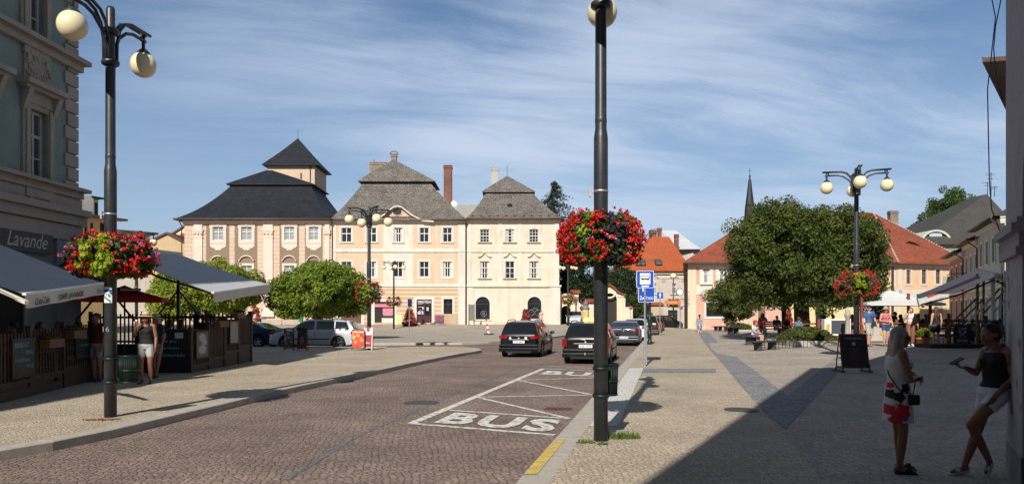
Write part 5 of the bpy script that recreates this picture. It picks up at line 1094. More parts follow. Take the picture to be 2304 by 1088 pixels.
b_ = (at(470, 700, 47).x, 47, .0)
tree('broadleaf_tree', 'bright yellow green tree half hidden behind the café awning', b_, [ell(425, 590, 590, 700, 47, b_), ell(340, 480, 612, 715, 47, b_), ell(345, 420, 650, 720, 45, b_), ell(440, 545, 600, 700, 45, b_)], 48000, .09, LF_C, .30, 2.6, 4, 'trees on the square', cr=.46, ncl=260, flatbot=1.6)
b_ = (at(1803, 700, 42).x, 42, .1)
def E4(*a): return ell(*a)
tree('broadleaf_tree', 'largest dark green tree with a thick trunk in the middle of the square', b_, [ell(1640, 1810, 450, 640, 42.5, b_, 3.0), ell(1655, 1900, 470, 690, 42, b_, 3.4), ell(1800, 1965, 462, 640, 42, b_, 3.0), ell(1840, 1985, 480, 690, 42, b_, 2.6), ell(1640, 1740, 520, 690, 42, b_, 2.2), ell(1790, 1910, 560, 700, 40.5, b_, 2.4), ell(1690, 1800, 446, 560, 42, b_, 2.2)], 105000, .075, LF_B, .46, 3.1, 5, 'trees on the square', cr=.50, ncl=640, limbs=14, flatbot=1.75)
b_ = (at(1641, 700, 62).x, 62, .0)
tree('broadleaf_tree', 'small round tree at the left end of the bench row', b_, [ell(1590, 1705, 632, 722, 62, b_), ell(1620, 1690, 622, 700, 61, b_)], 16000, .09, LF_B, .22, 2.0, 6, 'trees on the square', cr=.5, ncl=110, flatbot=.9)
b_ = (at(1763, 700, 50).x, 50, .0)
tree('broadleaf_tree', 'slim trunked tree directly left of the thick trunk', b_, [ell(1700, 1800, 560, 700, 50, b_, 2.0)], 9000, .09, LF_B, .16, 3.2, 7, 'trees on the square', cr=.5, ncl=60)
b_ = (at(1852, 700, 46).x, 46, .2)
tree('broadleaf_tree', 'slim trunked tree directly right of the thick trunk', b_, [ell(1830, 1900, 560, 690, 46, b_, 1.8)], 9000, .09, LF_B, .17, 3.0, 8, 'trees on the square', cr=.5, ncl=60)
# sparse branches reaching right
b_ = (at(1960, 700, 44).x, 44, .2)
tree('broadleaf_tree', 'loose leaning tree whose sparse twigs reach behind the right-hand flower basket', b_, [ell(1930, 2010, 620, 700, 44, b_, 1.2), ell(1900, 1985, 560, 690, 44, b_, 1.5)], 6500, .075, LF_B, .10, 2.2, 9, 'trees on the square', cr=.42, ncl=60)
# tree behind the dark roof
b_ = (at(2140, 700, 135).x, 135, 0)
tree('background_tree', 'large green tree showing above the dark grey roof', b_, [ell(2090, 2215, 425, 560, 135, b_), ell(2060, 2120, 480, 560, 134, b_), ell(2100, 2160, 420, 500, 134, b_)], 16000, .22, leafm('mid_green_leaves', (.03, .065, .012), (.10, .16, .035), .5), .5, 18, 10, cr=1.2, ncl=90)
# conifer
def conifer(px, ptop, pbot, Z, w_px, label, seed, n=26):
    rng = np.random.default_rng(seed); b = at(px, 730, Z); top = at(px, ptop, Z).z; e = empty('spruce_tree', (b.x, Z, 0), 0, label, 'tree'); h0 = at(px, pbot, Z).z-4; wid = w_px/2/F*Z; cl = []
    for i in range(n):
        t = i/n; z = top-(top-h0)*t; r_ = wid*(.08+.92*t**.75)*(.75+.5*rng.random())
        for j in range(5+int(7*t)):
            a = rng.random()*6.28
            for k in range(6): q = (k+1)/6; cl.append((r_*q*math.cos(a), r_*q*math.sin(a), z-.35*r_*q*q+.1*rng.normal(), .16+.22*(1-q)+.12*t))
    leaves(cl, 22000, .15, 'crown', LF_Y, e, rng, droop=.5, aspect=.3)
    mb = MB(); mb.tube([(0, 0, 0), (0, 0, top-.6)], [.35, .04], 8); mb.build('trunk', BARK, e)
conifer(1247, 412, 500, 125, 230, 'tall dark spruce rising behind the cream corner building', 11)
for i, (x0, x1, y0, y1, Z, lab) in enumerate(((1255, 1330, 590, 700, 92, 'dark yew tree behind the passage wall beside the cream building'), (1315, 1400, 598, 690, 94, 'dark yew tree behind the baroque gateway'), (1375, 1425, 610, 665, 90, 'ragged dark conifer right of the baroque gateway'), (1258, 1300, 488, 620, 100, 'dark narrow conifer beside the upper wall of the cream corner building'))):
    b_ = (at((x0+x1)/2, 700, Z).x, Z, 0)
    tree('yew_tree', lab, b_, [ell(x0, x1, y0, y1, Z, b_), ell(x0+8, x1-8, y0+30, y1+20, Z-1.5, b_)], 15000, .17, LF_Y, .25, 2.5, 20+i, cr=.8, ncl=110, aspect=.35)
# ivy mass
p = at(1430, 730, 84.6); rng = np.random.default_rng(31); e = empty('ivy_hedge', (p.x, p.y, 0), 0, 'overgrown dark ivy hedge between the gateway and the ochre lean-to', 'hedge'); cl = []
for x0, x1, y0, y1 in ((1400, 1430, 668, 690), (1408, 1440, 672, 710), (1415, 1456, 674, 728), (1430, 1462, 678, 728)): c, r_ = ell(x0, x1, y0, y1, 84.6, (p.x, p.y, 0), .9); cl += blob(rng, c, r_, 45, .3, .6)
leaves(cl, 17000, .09, 'foliage', LF_I, e, rng, aspect=.7)
mb = MB(); mb.box(-.5, .9, .1, .6, 0, 2.2); mb.build('woody_core', BARK, e)
# flower cones
FR = mat('red_petal', (.62, .018, .015), .55, .25, 30); FP = mat('pink_petal', (.62, .09, .24), .55, .25, 30); FO = mat('orange_red_petal', (.70, .05, .02), .55, .2, 30)
def cone(px, py0, py1, Z, w_px, label, seed, dens=1):
    rng = np.random.default_rng(seed); p = at(px, py1, Z); z0 = gz(p.x, Z); e = empty('flower_pyramid', (p.x, Z, z0), 0, label, 'flower planter'); h = at(px, py0, Z).z-z0; wid = w_px/2/F*Z; cl = []; cf = []
    for i in range(70):
        t = rng.random()**.8; z = h*(1-t)*.96+.1; r_ = wid*(.18+.82*t)*.85; a = rng.random()*6.28; (cl if i % 5 else cf).append((r_*math.cos(a), r_*math.sin(a), z, .20*wid+.06)); cf.append((r_*1.08*math.cos(a), r_*1.08*math.sin(a), z, .16*wid+.05))
    leaves(cl, 3500, .05, 'foliage', LF_I, e, rng); leaves(cf, 1500, .045, 'red_flowers', FR, e, rng, aspect=.9); leaves(cf[::3], 500, .045, 'pink_flowers', FP, e, rng, aspect=.9)
    mb = MB(); mb.lathe([(.001, 0), (wid*.55, 0), (wid*.7, .35), (wid*.62, .35), (.001, .3)], (0, 0, 0), 16); mb.build('tub', DARKWOOD, e)
cone(922, 694, 738, 79, 36, 'red flower pyramid in front of the wine shop door', 41); cone(1183, 696, 730, 80.5, 26, 'red flower pyramid beside the right arched shop window', 42); cone(573, 676, 738, 70, 34, 'red flower pyramid between the fence end and the pilastered building', 43); cone(2435-660, 690, 722, 70, 20, 'leafy planter against the yellow wall behind the benches', 44) if False else None
cone(1773, 692, 745, 76, 26, 'leafy climber pyramid against the pale wall behind the benches', 45)
# ------------------------------------------------------------------ street lamps
def arm_mb(a, Lr=.98, zt=6.72):
    mb = MB(); c, s = math.cos(a), math.sin(a); P = lambda r_, z, o=0: (r_*c-o*s, r_*s+o*c, z)
    for o in (-.045, .045):
        pts = [P(.10, 5.9, o), P(.11, 6.25, o), P(.18, 6.5, o), P(.32, 6.66, o), P(.5, zt, o), P(Lr+.14, zt+.01, o)]
        mb.tube(pts, .028, 7)
    pts = [P(.10, 5.85), P(.12, 6.15), P(.22, 6.38), P(.42, 6.54), P(.62, 6.60), P(Lr+.06, 6.60)]; mb.tube(pts, .03, 7)
    mb.tube([P(Lr, 6.74), P(Lr, 6.40)], .03, 8); mb.tube([P(Lr-.06, zt), P(Lr-.06, 6.60)], .02, 6)
    return mb
def globe_mb(a, Lr=.98, D=.44):
    mb = MB(); x, y = Lr*math.cos(a), Lr*math.sin(a); mb.ball((x, y, 6.17), D/2, 32, 20, sc=(1, 1, 1.03)); return mb
def cap_mb(a, Lr=.98):
    mb = MB(); x, y = Lr*math.cos(a), Lr*math.sin(a); mb.lathe([(.001, 6.46), (.05, 6.45), (.10, 6.40), (.125, 6.37), (.125, 6.35), (.001, 6.35)], (x, y, 0), 20); return mb
def make_lamp(angs, Lr=.98):
    e = empty('street_lamp'); mb = MB(); mb.lathe([(.001, -.05), (.096, -.05), (.096, 4.10), (.090, 4.14), (.078, 4.22), (.076, 6.0), (.070, 6.05), (.070, 6.78), (.055, 6.83), (.001, 6.83)], (0, 0, 0), 28)
    mb.lathe([(.078, 4.30), (.081, 4.31), (.081, 4.36), (.078, 4.37)], (0, 0, 0), 28); mb.build('pole', IRON, e)
    for z in (5.90, 6.42): cb = MB(); cb.lathe([(.001, z-.04), (.125, z-.04), (.14, z-.02), (.14, z+.02), (.125, z+.04), (.001, z+.04)], (0, 0, 0), 20); cb.build('collar', IRON, e)
    cb = MB(); cb.lathe([(.097, 3.36), (.101, 3.365), (.101, 3.385), (.097, 3.39)], (0, 0, 0), 24); cb.box(-.16, -.13, -.03, .03, 3.30, 3.42); cb.box(-.16, -.09, -.012, .012, 3.355, 3.395); cb.build('cable_clamp', STEEL, e)
    for a in angs:
        am = arm_mb(a, Lr).build('arm', IRON, e); gl = globe_mb(a, Lr).build('globe', CREAM, e); cap_mb(a, Lr).build('cap', IRON, gl)
    return e
def place(o, x, y, z, rz, label, cat, group=None):
    o.location = (x, y, z); o.rotation_euler = (0, 0, rz); o['label'] = label; o['category'] = cat
    if group: o['group'] = group
    return o
LG_ = 'cream globe lamps of the square'
lamp2 = make_lamp((R(84), R(264)), .92); lamp4 = make_lamp((R(10), R(100), R(190), R(280)))
place(lamp2, -6.70, 12.43, 0, 0, 'left dark lamp post in front of the café terrace, with two cream globes', 'street lamp', LG_)
l_ = copy_tree(lamp2); place(l_, 1.206, 10.11, 0, R(-2), 'nearest lamp post, tall in the middle beside the bus bay', 'street lamp', LG_)
for ch in l_.children:
    pass
p = at(1927, 700, 26.5); place(lamp4, p.x, p.y, gz(p.x, p.y), R(-28), 'four-globe lamp post behind the chalkboard on the right', 'street lamp', LG_)
for px_, Z, rz, lab in ((830.5, 35.7, 22, 'four-globe lamp post behind the red and white sign boards'), (886, 75, 8, 'distant four-globe lamp post in front of the pink shop front'), (1278, 80, 14, 'distant four-globe lamp post beside the advertising column'), (307, 46, 30, 'lamp post hidden behind the left basket, one globe above the terrace')):
    l_ = copy_tree(lamp4); p = at(px_, 700, Z); place(l_, p.x, p.y, gz(p.x, p.y), R(rz), lab, 'street lamp', LG_)
e = empty('street_lamp'); p = at(1515, 700, 84); place(e, p.x, p.y, 0, 0, 'single-globe lamp post in front of the grey house under the orange roof', 'street lamp')
mb = MB(); mb.lathe([(.001, 0), (.1, 0), (.08, 2.5), (.05, 5.7), (.001, 5.7)], (0, 0, 0), 12); mb.build('pole', IRON, e); mb = MB(); mb.ball((0, 0, 5.95), .34, 20, 12); mb.build('globe', CREAM, e)
# ------------------------------------------------------------------ flower baskets on the posts
LIME = leafm('lime_leaves', (.20, .30, .015), (.46, .52, .05), 12, .4); DKL = leafm('dark_purple_leaves', (.014, .015, .012), (.055, .052, .048), 12, .1); GERL = leafm('geranium_leaves', (.035, .075, .015), (.12, .18, .04), 9, .3)
def flowers(pts, m, name, parent, rng, size, per=11):
    """umbels: many small petals round each point"""
    P = []
    for p in pts:
        r_ = size*(.6+.8*rng.random())
        for j in range(per): d = rng.normal(size=3); d /= np.linalg.norm(d); P.append((p[0]+d[0]*r_, p[1]+d[1]*r_, p[2]+d[2]*r_*.8, .012))
    return leaves(P, len(P)*2, size*.5, name, m, parent, rng, droop=0, aspect=.85)
def basket(name, label, x, y, z, rad, h, seed, lime_a, dark_a, nfl=150, dens=1., pink=.25, group='flower baskets on the lamp posts', lw_=.36, lt_=2.2, dw_=.4):
    rng = np.random.default_rng(seed); e = empty(name, (x, y, z), 0, label, 'flower basket', group); cl = []; top = []
    def on(a, t, k=1.): rr = rad*(.55+.45*math.sin(t))*k; return (rr*math.cos(a), rr*math.sin(a), h*(.5*math.cos(t)))
    def near(a, c, w_): return abs((a-c+math.pi) % (2*math.pi)-math.pi) < w_
    lm_, dk_, gl_, fr_, fp_ = [], [], [], [], []
    for i in range(int(420*dens)):
        a = rng.random()*6.283; t = .15+rng.random()*2.6; q = on(a, t, .72+.3*rng.random()); r_ = .035+.03*rng.random()
        if near(a, lime_a, lw_) and t < lt_ and rng.random() < .9: lm_.append((*[q[j]*(1.05 if j < 2 else 1) for j in range(3)], r_*1.3))
        elif near(a, dark_a, dw_) and rng.random() < .85: dk_.append((*q, r_*1.3))
        else: gl_.append((*q, r_*1.5))
    for i in range(nfl):
        a = rng.random()*6.283; t = .05+rng.random()*2.75
        if (near(a, lime_a, lw_) or near(a, dark_a, dw_-.05)) and rng.random() < .85: continue
        q = on(a, t, .97+.22*rng.random()); side = math.cos(a)
        (fp_ if rng.random() < pink and t < 1.6 else fr_).append(q)
    for i in range(24):
        a = rng.random()*6.283; fr_.append((rad*.75*math.cos(a), rad*.75*math.sin(a), h*(.5+.13*rng.random())))
    s_ = rad/.8
    leaves(gl_, int(6500*dens), .030*s_, 'foliage', GERL, e, rng, aspect=.9)
    if lm_: leaves(lm_, 45*len(lm_), .050*s_, 'lime_foliage', LIME, e, rng, droop=.7, aspect=.65)
    if dk_: leaves(dk_, 36*len(dk_), .045*s_, 'dark_foliage', DKL, e, rng, droop=.7, aspect=.7)
    flowers(fr_, FR, 'red_flowers', e, rng, .042*s_); flowers(fp_, FP, 'pink_flowers', e, rng, .038*s_)
    mb = MB(); mb.lathe([(.10, -h*.42), (rad*.55, -h*.36), (rad*.68, 0), (rad*.66, 0), (.10, -h*.30)], (0, 0, 0), 20); mb.tube([(rad*.6*math.cos(t), rad*.6*math.sin(t), -.02) for t in [math.pi*i/12 for i in range(25)]], .012, 6); mb.build('basket_trough', DARKWOOD, e)
    return e
bk1 = basket('flower_basket', 'nearest flower basket, red geraniums with dark leaves facing the viewer, on the middle lamp post', 1.206, 10.11, 2.70, .52, .64, 51, R(238), R(287), 560, 1.0, .08, lw_=.13, lt_=1.5, dw_=.33)
bk2 = basket('flower_basket', 'left flower basket with lime leaves facing front, on the lamp post by the café', -6.70, 12.43, 2.66, .64, .62, 52, R(272), R(218), 380, 1.0, .6, lw_=.44, lt_=2.7)
p = lamp4.location; basket('flower_basket', 'flower basket on the lamp post behind the chalkboard, crimson blooms either side of lime leaves', p.x, p.y, p.z+2.66, .64, .82, 53, R(258), R(90), 260, 1.0, .3)
for o_, px_, Z, s_, lab in ((None, 830.5, 35.7, 54, 'flower basket on the lamp post over the silver car roof, beside the round tree'), (None, 886, 75, 55, 'small distant flower basket in front of the pink shop front'), (None, 1278, 80, 56, 'small distant flower basket beside the cream corner building'), (None, 1515, 84, 57, 'distant pink flower basket on the single-globe lamp post')):
    q = at(px_, 700, Z); basket('flower_basket', lab, q.x, q.y, gz(q.x, q.y)+2.7, .62 if Z < 60 else .72, .9, s_, R(262), R(90), 120, .5 if Z < 60 else .35, .3)
# trailing pieces seen below the near baskets are part of those baskets
# ------------------------------------------------------------------ litter bins
def bin_(label, x, y, z, a, r_=.19, h=.52, z0=.40):
    e = empty('litter_bin', (x, y, z), a, label, 'litter bin', 'green litter bins on the lamp posts'); mb = MB(); cx_ = .097+r_+.03
    for i in range(34): t = 2*math.pi*i/34; mb.tube([(cx_+r_*.93*math.cos(t), r_*.93*math.sin(t), z0), (cx_+r_*1.03*math.cos(t), r_*1.03*math.sin(t), z0+h)], .006, 4)
    mb.lathe([(.001, z0), (r_*.92, z0), (r_*.92, z0+.02)], (cx_, 0, 0), 24); mb.lathe([(r_*.86, z0+.02), (r_*.96, z0+h-.03)], (cx_, 0, 0), 24); mb.build('basket', GREENM, e)
    mb = MB()
    for zz in (z0, z0+h*.45, z0+h): k = .93+.10*(zz-z0)/h; mb.lathe([(r_*k-.006, zz-.012), (r_*k+.014, zz-.012), (r_*k+.014, zz+.012), (r_*k-.006, zz+.012)], (cx_, 0, 0), 26)
    mb.build('rim', GREENM, e)
    for zz in (z0+.01, z0+h-.04): mb = MB(); mb.lathe([(.098, zz-.02), (.115, zz-.02), (.115, zz+.02), (.098, zz+.02)], (0, 0, 0), 24); mb.box(.10, cx_-r_*.9, -.02, .02, zz-.015, zz+.015); mb.build('clamp', GREENM, e)
    return e
bin_('green slatted litter bin strapped to the left lamp post', -6.70, 12.43, 0, R(28), .150, .44, .57)
bin_('green slatted litter bin strapped behind the middle lamp post', 1.206, 10.11, 0, R(66), .150, .42, .60)
bin_('green litter bin on the lamp post behind the chalkboard', lamp4.location.x, lamp4.location.y, lamp4.location.z, R(140), .16, .45, .45)
# trail marks and number on the left lamp post
mb = MB()
def wrap(mb, u0, u1, z0, z1, mi, r_=.0975, n=6, z0b=None, z1b=None):
    for i in range(n):
        t0, t1_ = u0+(u1-u0)*i/n, u0+(u1-u0)*(i+1)/n
        f_ = lambda t, z: (r_*math.cos(t), r_*math.sin(t), z)
        za, zb = (z0, z0) if z0b is None else (z0+(z0b-z0)*i/n, z0+(z0b-z0)*(i+1)/n); zc, zd = (z1, z1) if z1b is None else (z1+(z1b-z1)*i/n, z1+(z1b-z1)*(i+1)/n)
        mb.add([f_(t0, za), f_(t1_, zb), f_(t1_, zd), f_(t0, zc)], [(0, 1, 2, 3)], mi)
wrap(mb, R(228), R(312), 2.04, 2.16, 0); wrap(mb, R(228), R(312), 2.08, 2.12, 1, .0985); wrap(mb, R(228), R(312), 1.90, 2.03, 0); wrap(mb, R(228), R(300), 1.99, 2.03, 2, .0985, 6, 1.90, 1.94)
o = mb.build('trail_mark', [SWHITE, mat('trail_blue', (.02, .12, .5)), mat('trail_green', (.01, .28, .08))], loc=(-6.70, 12.43, 0)); tag(o, 'painted blue and green hiking trail marks on the left lamp post', 'trail mark')
mb = MB(); mb.text('16', (-6.70-.02, 12.43-.099, 1.42), (1, .12, 0), (0, 0, 1), .085, width=.10); o = mb.build('post_number', mat('faded_number', (.25, .26, .27), .8)); o.parent = lamp2; o.matrix_parent_inverse = Matrix.Translation((6.70, -12.43, 0))
# ------------------------------------------------------------------ cars
def paint(name, col, metal=.35, rough=.28): return mat(name, col, rough, .03, 2, metal=metal, spec=.2, coat=.45)
def lerp_tab(tab, x):
    if x <= tab[0][0]: return tab[0][1]
    for (x0, y0), (x1, y1) in zip(tab[:-1], tab[1:]):
        if x <= x1: t = (x-x0)/(x1-x0); t = t*t*(3-2*t)*.35+t*.65; return y0+(y1-y0)*t
    return tab[-1][1]
def pip(p, poly):
    c = False
    for i in range(len(poly)):
        a, b = poly[i], poly[i-1]
        if (a[1] > p[1]) != (b[1] > p[1]) and p[0] < (b[0]-a[0])*(p[1]-a[1])/(b[1]-a[1])+a[0]: c = not c
    return c
def make_car(kind, label, loc, heading, pm, group='cars along the street', plate=None, lights='wide', det=True, rails=False, rimm=None):
    """local +Y is forward, z=0 the tyre contact"""
    K = {'estate': dict(L=4.62, W=1.80, wr=.33, top=[(-2.31, .86), (-2.27, .98), (-2.22, 1.02), (-1.98, 1.40), (-1.86, 1.465), (-1.0, 1.51), (0, 1.52), (.45, 1.47), (1.22, 1.02), (1.3, .99)], belt=[(-2.31, .80), (-2.25, .97), (-1.0, .95), (1.15, .93), (1.35, .95), (2.0, .80), (2.25, .66), (2.31, .55)],
                        side=[(-2.02, 1.0), (-1.82, 1.38), (-.9, 1.43), (0, 1.44), (.40, 1.40), (1.06, .98)], rear=(-2.26, -1.95), wind=(.50, 1.20), pil=((-1.22, -1.14), (-.22, -.13)), ax=(-1.38, 1.40)),
         'coupe': dict(L=4.69, W=1.81, wr=.33, top=[(-2.345, .92), (-2.30, 1.0), (-1.85, 1.05), (-1.1, 1.32), (-.5, 1.40), (0, 1.41), (.35, 1.37), (1.15, .98), (1.25, .95)], belt=[(-2.345, .86), (-2.28, 1.0), (-1.75, 1.0), (1.1, .92), (1.3, .93), (2.0, .80), (2.28, .62), (2.345, .5)],
                        side=[(-1.45, 1.04), (-.95, 1.28), (-.4, 1.34), (.05, 1.34), (.32, 1.31), (1.0, .97)], rear=(-1.80, -.95), wind=(.40, 1.12), pil=((-.62, -.56),), ax=(-1.42, 1.42)),
         'hatch': dict(L=4.1, W=1.74, wr=.32, top=[(-2.05, .84), (-2.0, .98), (-1.95, 1.02), (-1.72, 1.38), (-1.6, 1.44), (-.8, 1.48), (0, 1.48), (.4, 1.43), (1.1, 1.0), (1.2, .97)], belt=[(-2.05, .8), (-1.98, .97), (-1.0, .95), (1.1, .92), (1.3, .93), (1.8, .80), (2.0, .66), (2.05, .55)],
                        side=[(-1.72, 1.0), (-1.55, 1.34), (-.8, 1.40), (0, 1.40), (.36, 1.37), (.98, .97)], rear=(-1.98, -1.66), wind=(.45, 1.08), pil=((-.95, -.86), (-.1, -.01)), ax=(-1.25, 1.25)),
         'suv': dict(L=4.6, W=1.86, wr=.36, top=[(-2.3, .95), (-2.25, 1.1), (-2.2, 1.14), (-1.98, 1.55), (-1.85, 1.64), (-.8, 1.70), (0, 1.70), (.4, 1.64), (1.15, 1.14), (1.25, 1.1)], belt=[(-2.3, .9), (-2.22, 1.08), (-1.0, 1.06), (1.1, 1.04), (1.3, 1.05), (1.95, .93), (2.22, .75), (2.3, .6)],
                        side=[(-2.0, 1.12), (-1.8, 1.52), (-.8, 1.60), (0, 1.60), (.36, 1.56), (1.0, 1.10)], rear=(-2.22, -1.92), wind=(.45, 1.12), pil=((-1.15, -1.05), (-.18, -.08)), ax=(-1.35, 1.38))}[kind]
    Lh, W, wr, tire = K['L']/2, K['W']/2, K['wr'], K['wr']
    e = empty('parked_car', loc, heading, label, 'car', group)
    # stations
    ys = sorted({round(-Lh+K['L']*i/84, 4) for i in range(85)} | {-Lh+.015, -Lh+.03, Lh-.015, Lh-.03}); n = 19
    def half(y):
        t = abs(y)/Lh; a = 1-.11*t**5; ed = max(0, (abs(y)-(Lh-.16))/.16); return W*a*(1-.10*ed**2.2)
    def zbot(y):
        z = .20 if abs(y) < Lh-.5 else .20+.06*((abs(y)-Lh+.5)/.5)
        for ax in K['ax']:
            d = abs(y-ax); ra = wr+.055
            if d < ra: z = max(z, wr+math.sqrt(ra*ra-d*d)-.0)
        return z
    vs, fs, labs = [], [], []
    rings = []
    for y in ys:
        w_ = half(y); zb = zbot(y); zt = lerp_tab(K['belt'], y); roof = lerp_tab(K['top'], y) if K['top'][0][0] <= y <= K['top'][-1][0] else zt
        pts = []; sh = [(.955, 0.0), (.985, .12), (1.0, .30), (1.0, .50), (.995, .66), (.985, .80), (.965, .92), (.94, 1.0)]
        for wx, tz in sh: pts.append((w_*wx, zb+(zt-zb)*tz))
        top = max(roof, zt+.012); inset = .0; wb = w_*.935; wtop = w_*.70
        H_ = 1.50 if kind != 'suv' else 1.68
        zf = lambda z: (z-zt)/max(.05, (H_-zt)) 
        def wat(z): k = min(1, max(0, zf(z))); return wb+(wtop-wb)*(k**1.15)
        for q in (.15, .35, .55, .75, .9): z = zt+(top-zt)*q; pts.append((wat(z), z))
        we = wat(top); pts.append((we*.97, top-.005 if top > zt+.1 else top)); pts.append((we*.88, top+.012)); pts.append((we*.6, top+.022)); pts.append((we*.3, top+.027)); pts.append((0, top+.028))
        rings.append((y, pts))
    m_ = len(rings[0][1])
    parts_ = ('body', 'side_window', 'side_window ', 'rear_window', 'windscreen')
    grid = {}
    V = []
    for i, (y, pts) in enumerate(rings):
        for s in (1, -1):
            for j, (x, z) in enumerate(pts): grid[(i, s, j)] = len(V); V.append((s*x, y, z))
    faces = {k: [] for k in parts_}
    for i in range(len(rings)-1):
        for s in (1, -1):
            for j in range(m_-1):
                idx = [grid[(i, s, j)], grid[(i+1, s, j)], grid[(i+1, s, j+1)], grid[(i, s, j+1)]]
                if s < 0: idx = idx[::-1]
                c = sum((Vector(V[k]) for k in idx), Vector())/4; lab = 'body'
                zt = lerp_tab(K['belt'], c.y)
                if 7 <= j <= 13 and pip((c.y, c.z), K['side']) and not any(a < c.y < b for a, b in K['pil']): lab = 'side_window' if s > 0 else 'side_window '
                elif j >= 11 and K['rear'][0] < c.y < K['rear'][1] and abs(c.x) < half(c.y)*.93*.98-.0*abs(c.x): lab = 'rear_window'
                elif j >= 11 and K['wind'][0] < c.y < K['wind'][1]: lab = 'windscreen'
                if lab in ('rear_window', 'windscreen') and j == 12: lab = 'body'
                if c.z < zt+.02: lab = 'body'
                faces[lab].append(idx)
    for end, s0 in ((0, 1), (len(rings)-1, -1)):
        cap = [grid[(end, 1, j)] for j in range(m_)]+[grid[(end, -1, j)] for j in range(m_-2, -1, -1)]
        faces['body'].append(cap if s0 > 0 else cap[::-1])
    objs = {}
    for k, fl in faces.items():
        if not fl: continue
        used = sorted({i for f in fl for i in f}); mp_ = {a: b for b, a in enumerate(used)}
        o = meshobj(k.strip(), [V[i] for i in used], [[mp_[i] for i in f] for f in fl], pm if k == 'body' else CARGLASS, e, smooth=True); objs[k] = o
        for p in o.data.polygons:
            if len(p.vertices) > 4: p.use_smooth = False
    mb = MB(); mb.box(-W+.16, W-.16, -Lh+.12, Lh-.12, .17, .75); mb.box(-W+.03, W-.03, -Lh+.75+.4, Lh-1.25, .17, .30); mb.build('underbody', BLK, e)
    for ax in K['ax']:
        for s in (1, -1):
            w_ = MB(); x0 = W-.225
            prof = [(.19, 0.0), (.24, -.0), (tire-.015, 0.01), (tire, .03), (tire, .17), (tire-.015, .2), (.22, .205), (.205, .185)]
            w_.lathe(prof, (0, 0, 0), 28); w_.lathe([(.001, .10), (.2, .10)], (0, 0, 0), 20)
            t_ = w_.build('wheel', TYRE, e); t_.location = (s*x0, ax, tire); t_.rotation_euler = (0, R(90)*s, 0)
            r_ = MB(); r_.lathe([(.001, .165), (.045, .165), (.05, .15)], (0, 0, 0), 14); r_.lathe([(.185, .14), (.2, .175), (.21, .195), (.218, .2)], (0, 0, 0), 26)
            for k in range(5):
                a = 2*math.pi*k/5
                for dd in (-.13, .13): r_.bar((.03*math.cos(a), .03*math.sin(a), .15), (.2*math.cos(a+dd), .2*math.sin(a+dd), .16), .03, .025)
            r_.build('rim', rimm or RIM, t_)
    # trim
    yr = -Lh; zt_ = K['belt'][1][1]
    def rearbox(nm, x0, x1, z0, z1, m, out=.012, th=.02, wrap_=0.0):
        mb = MB(); N_ = 6
        for i in range(N_):
            xa, xb = x0+(x1-x0)*i/N_, x0+(x1-x0)*(i+1)/N_
            ya, yb = [(-Lh-out+max(0, (abs(x)-W*.72))**1.6*1.9) for x in (xa, xb)]
            lean = .05 if z1 > .95 else 0.0
            mb.add([(xa, ya, z0), (xb, yb, z0), (xb, yb+lean, z1), (xa, ya+lean, z1), (xa, ya+.1, z0), (xb, yb+.1, z0), (xb, yb+.1+lean, z1), (xa, ya+.1+lean, z1)], [(0, 1, 2, 3), (3, 2, 6, 7), (0, 4, 5, 1), (0, 3, 7, 4), (1, 5, 6, 2)])
        return mb.build(nm, m, e)
    if lights == 'tall':
        for s in (1, -1): rearbox('tail_light', min(s*(W*.76), s*(W*.975)), max(s*(W*.76), s*(W*.975)), .62, .93, REDL, .02)
    elif lights == 'slim':
        for s in (1, -1): rearbox('tail_light', min(s*W*.50, s*W*.95), max(s*W*.50, s*W*.95), .80, .90, REDL, .03)
        mb = MB(); mb.box(-.5, .5, -Lh-.03, -Lh+.05, .27, .34); mb.build('chrome_diffuser', STEEL, e)
    else:
        for s in (1, -1):
            rearbox('tail_light', min(s*W*.56, s*W*.97), max(s*W*.56, s*W*.97), .80, .93, REDL, .02)
            mb = MB()
            for xx in (.70, .86): mb.lathe([(.001, .0), (.05, .0), (.058, -.01)], (0, 0, 0), 16); 
            o = rearbox('reversing_lamp', min(s*W*.78, s*W*.92), max(s*W*.78, s*W*.92), .83, .91, WLENS, .028) if False else None
    zb_ = K['belt'][1][1]
    mb = MB(); mb.box(-W*.93, W*.93, -Lh-.05, -Lh+.25, .42, .56); mb.box(-W*.95, W*.95, -Lh-.035, -Lh+.3, .24, .42); b_ = mb.build('rear_bumper', pm, e)
    bv = b_.modifiers.new('bevel', 'BEVEL'); bv.width = .035; bv.segments = 3
    mb = MB(); mb.box(-W*.6, W*.6, -Lh-.04, -Lh+.1, .20, .27); mb.build('bumper_skirt', BLK, e)
    pz = .66 if kind != 'coupe' else .50
    if plate:
        mb = MB(); mb.box(-.26, .26, -Lh-.055, -Lh+.05, pz-.055, pz+.055, 0); mb.box(-.26, -.225, -Lh-.057, -Lh-.05, pz-.055, pz+.055, 1); pl_ = mb.build('number_plate', [PLATE, PBLUE], e)
        t_ = MB(); t_.text(plate, (.02, -Lh-.057, pz-.035), (1, 0, 0), (0, 0, 1), .072, width=.40); t_.build('plate_lettering', INK, pl_)
        mb = MB(); mb.lathe([(.001, 0), (.04, 0), (.045, -.01)], (0, 0, 0), 16); o = mb.build('badge', STEEL, e); o.location = (0, -Lh-.012, .80 if kind != 'coupe' else .86); o.rotation_euler = (R(90), 0, 0)
        mb = MB(); mb.box(-.42, .42, -Lh-.02, -Lh+.05, pz+.085, pz+.115); mb.build('tailgate_handle', pm if kind == 'coupe' else STEEL, e)
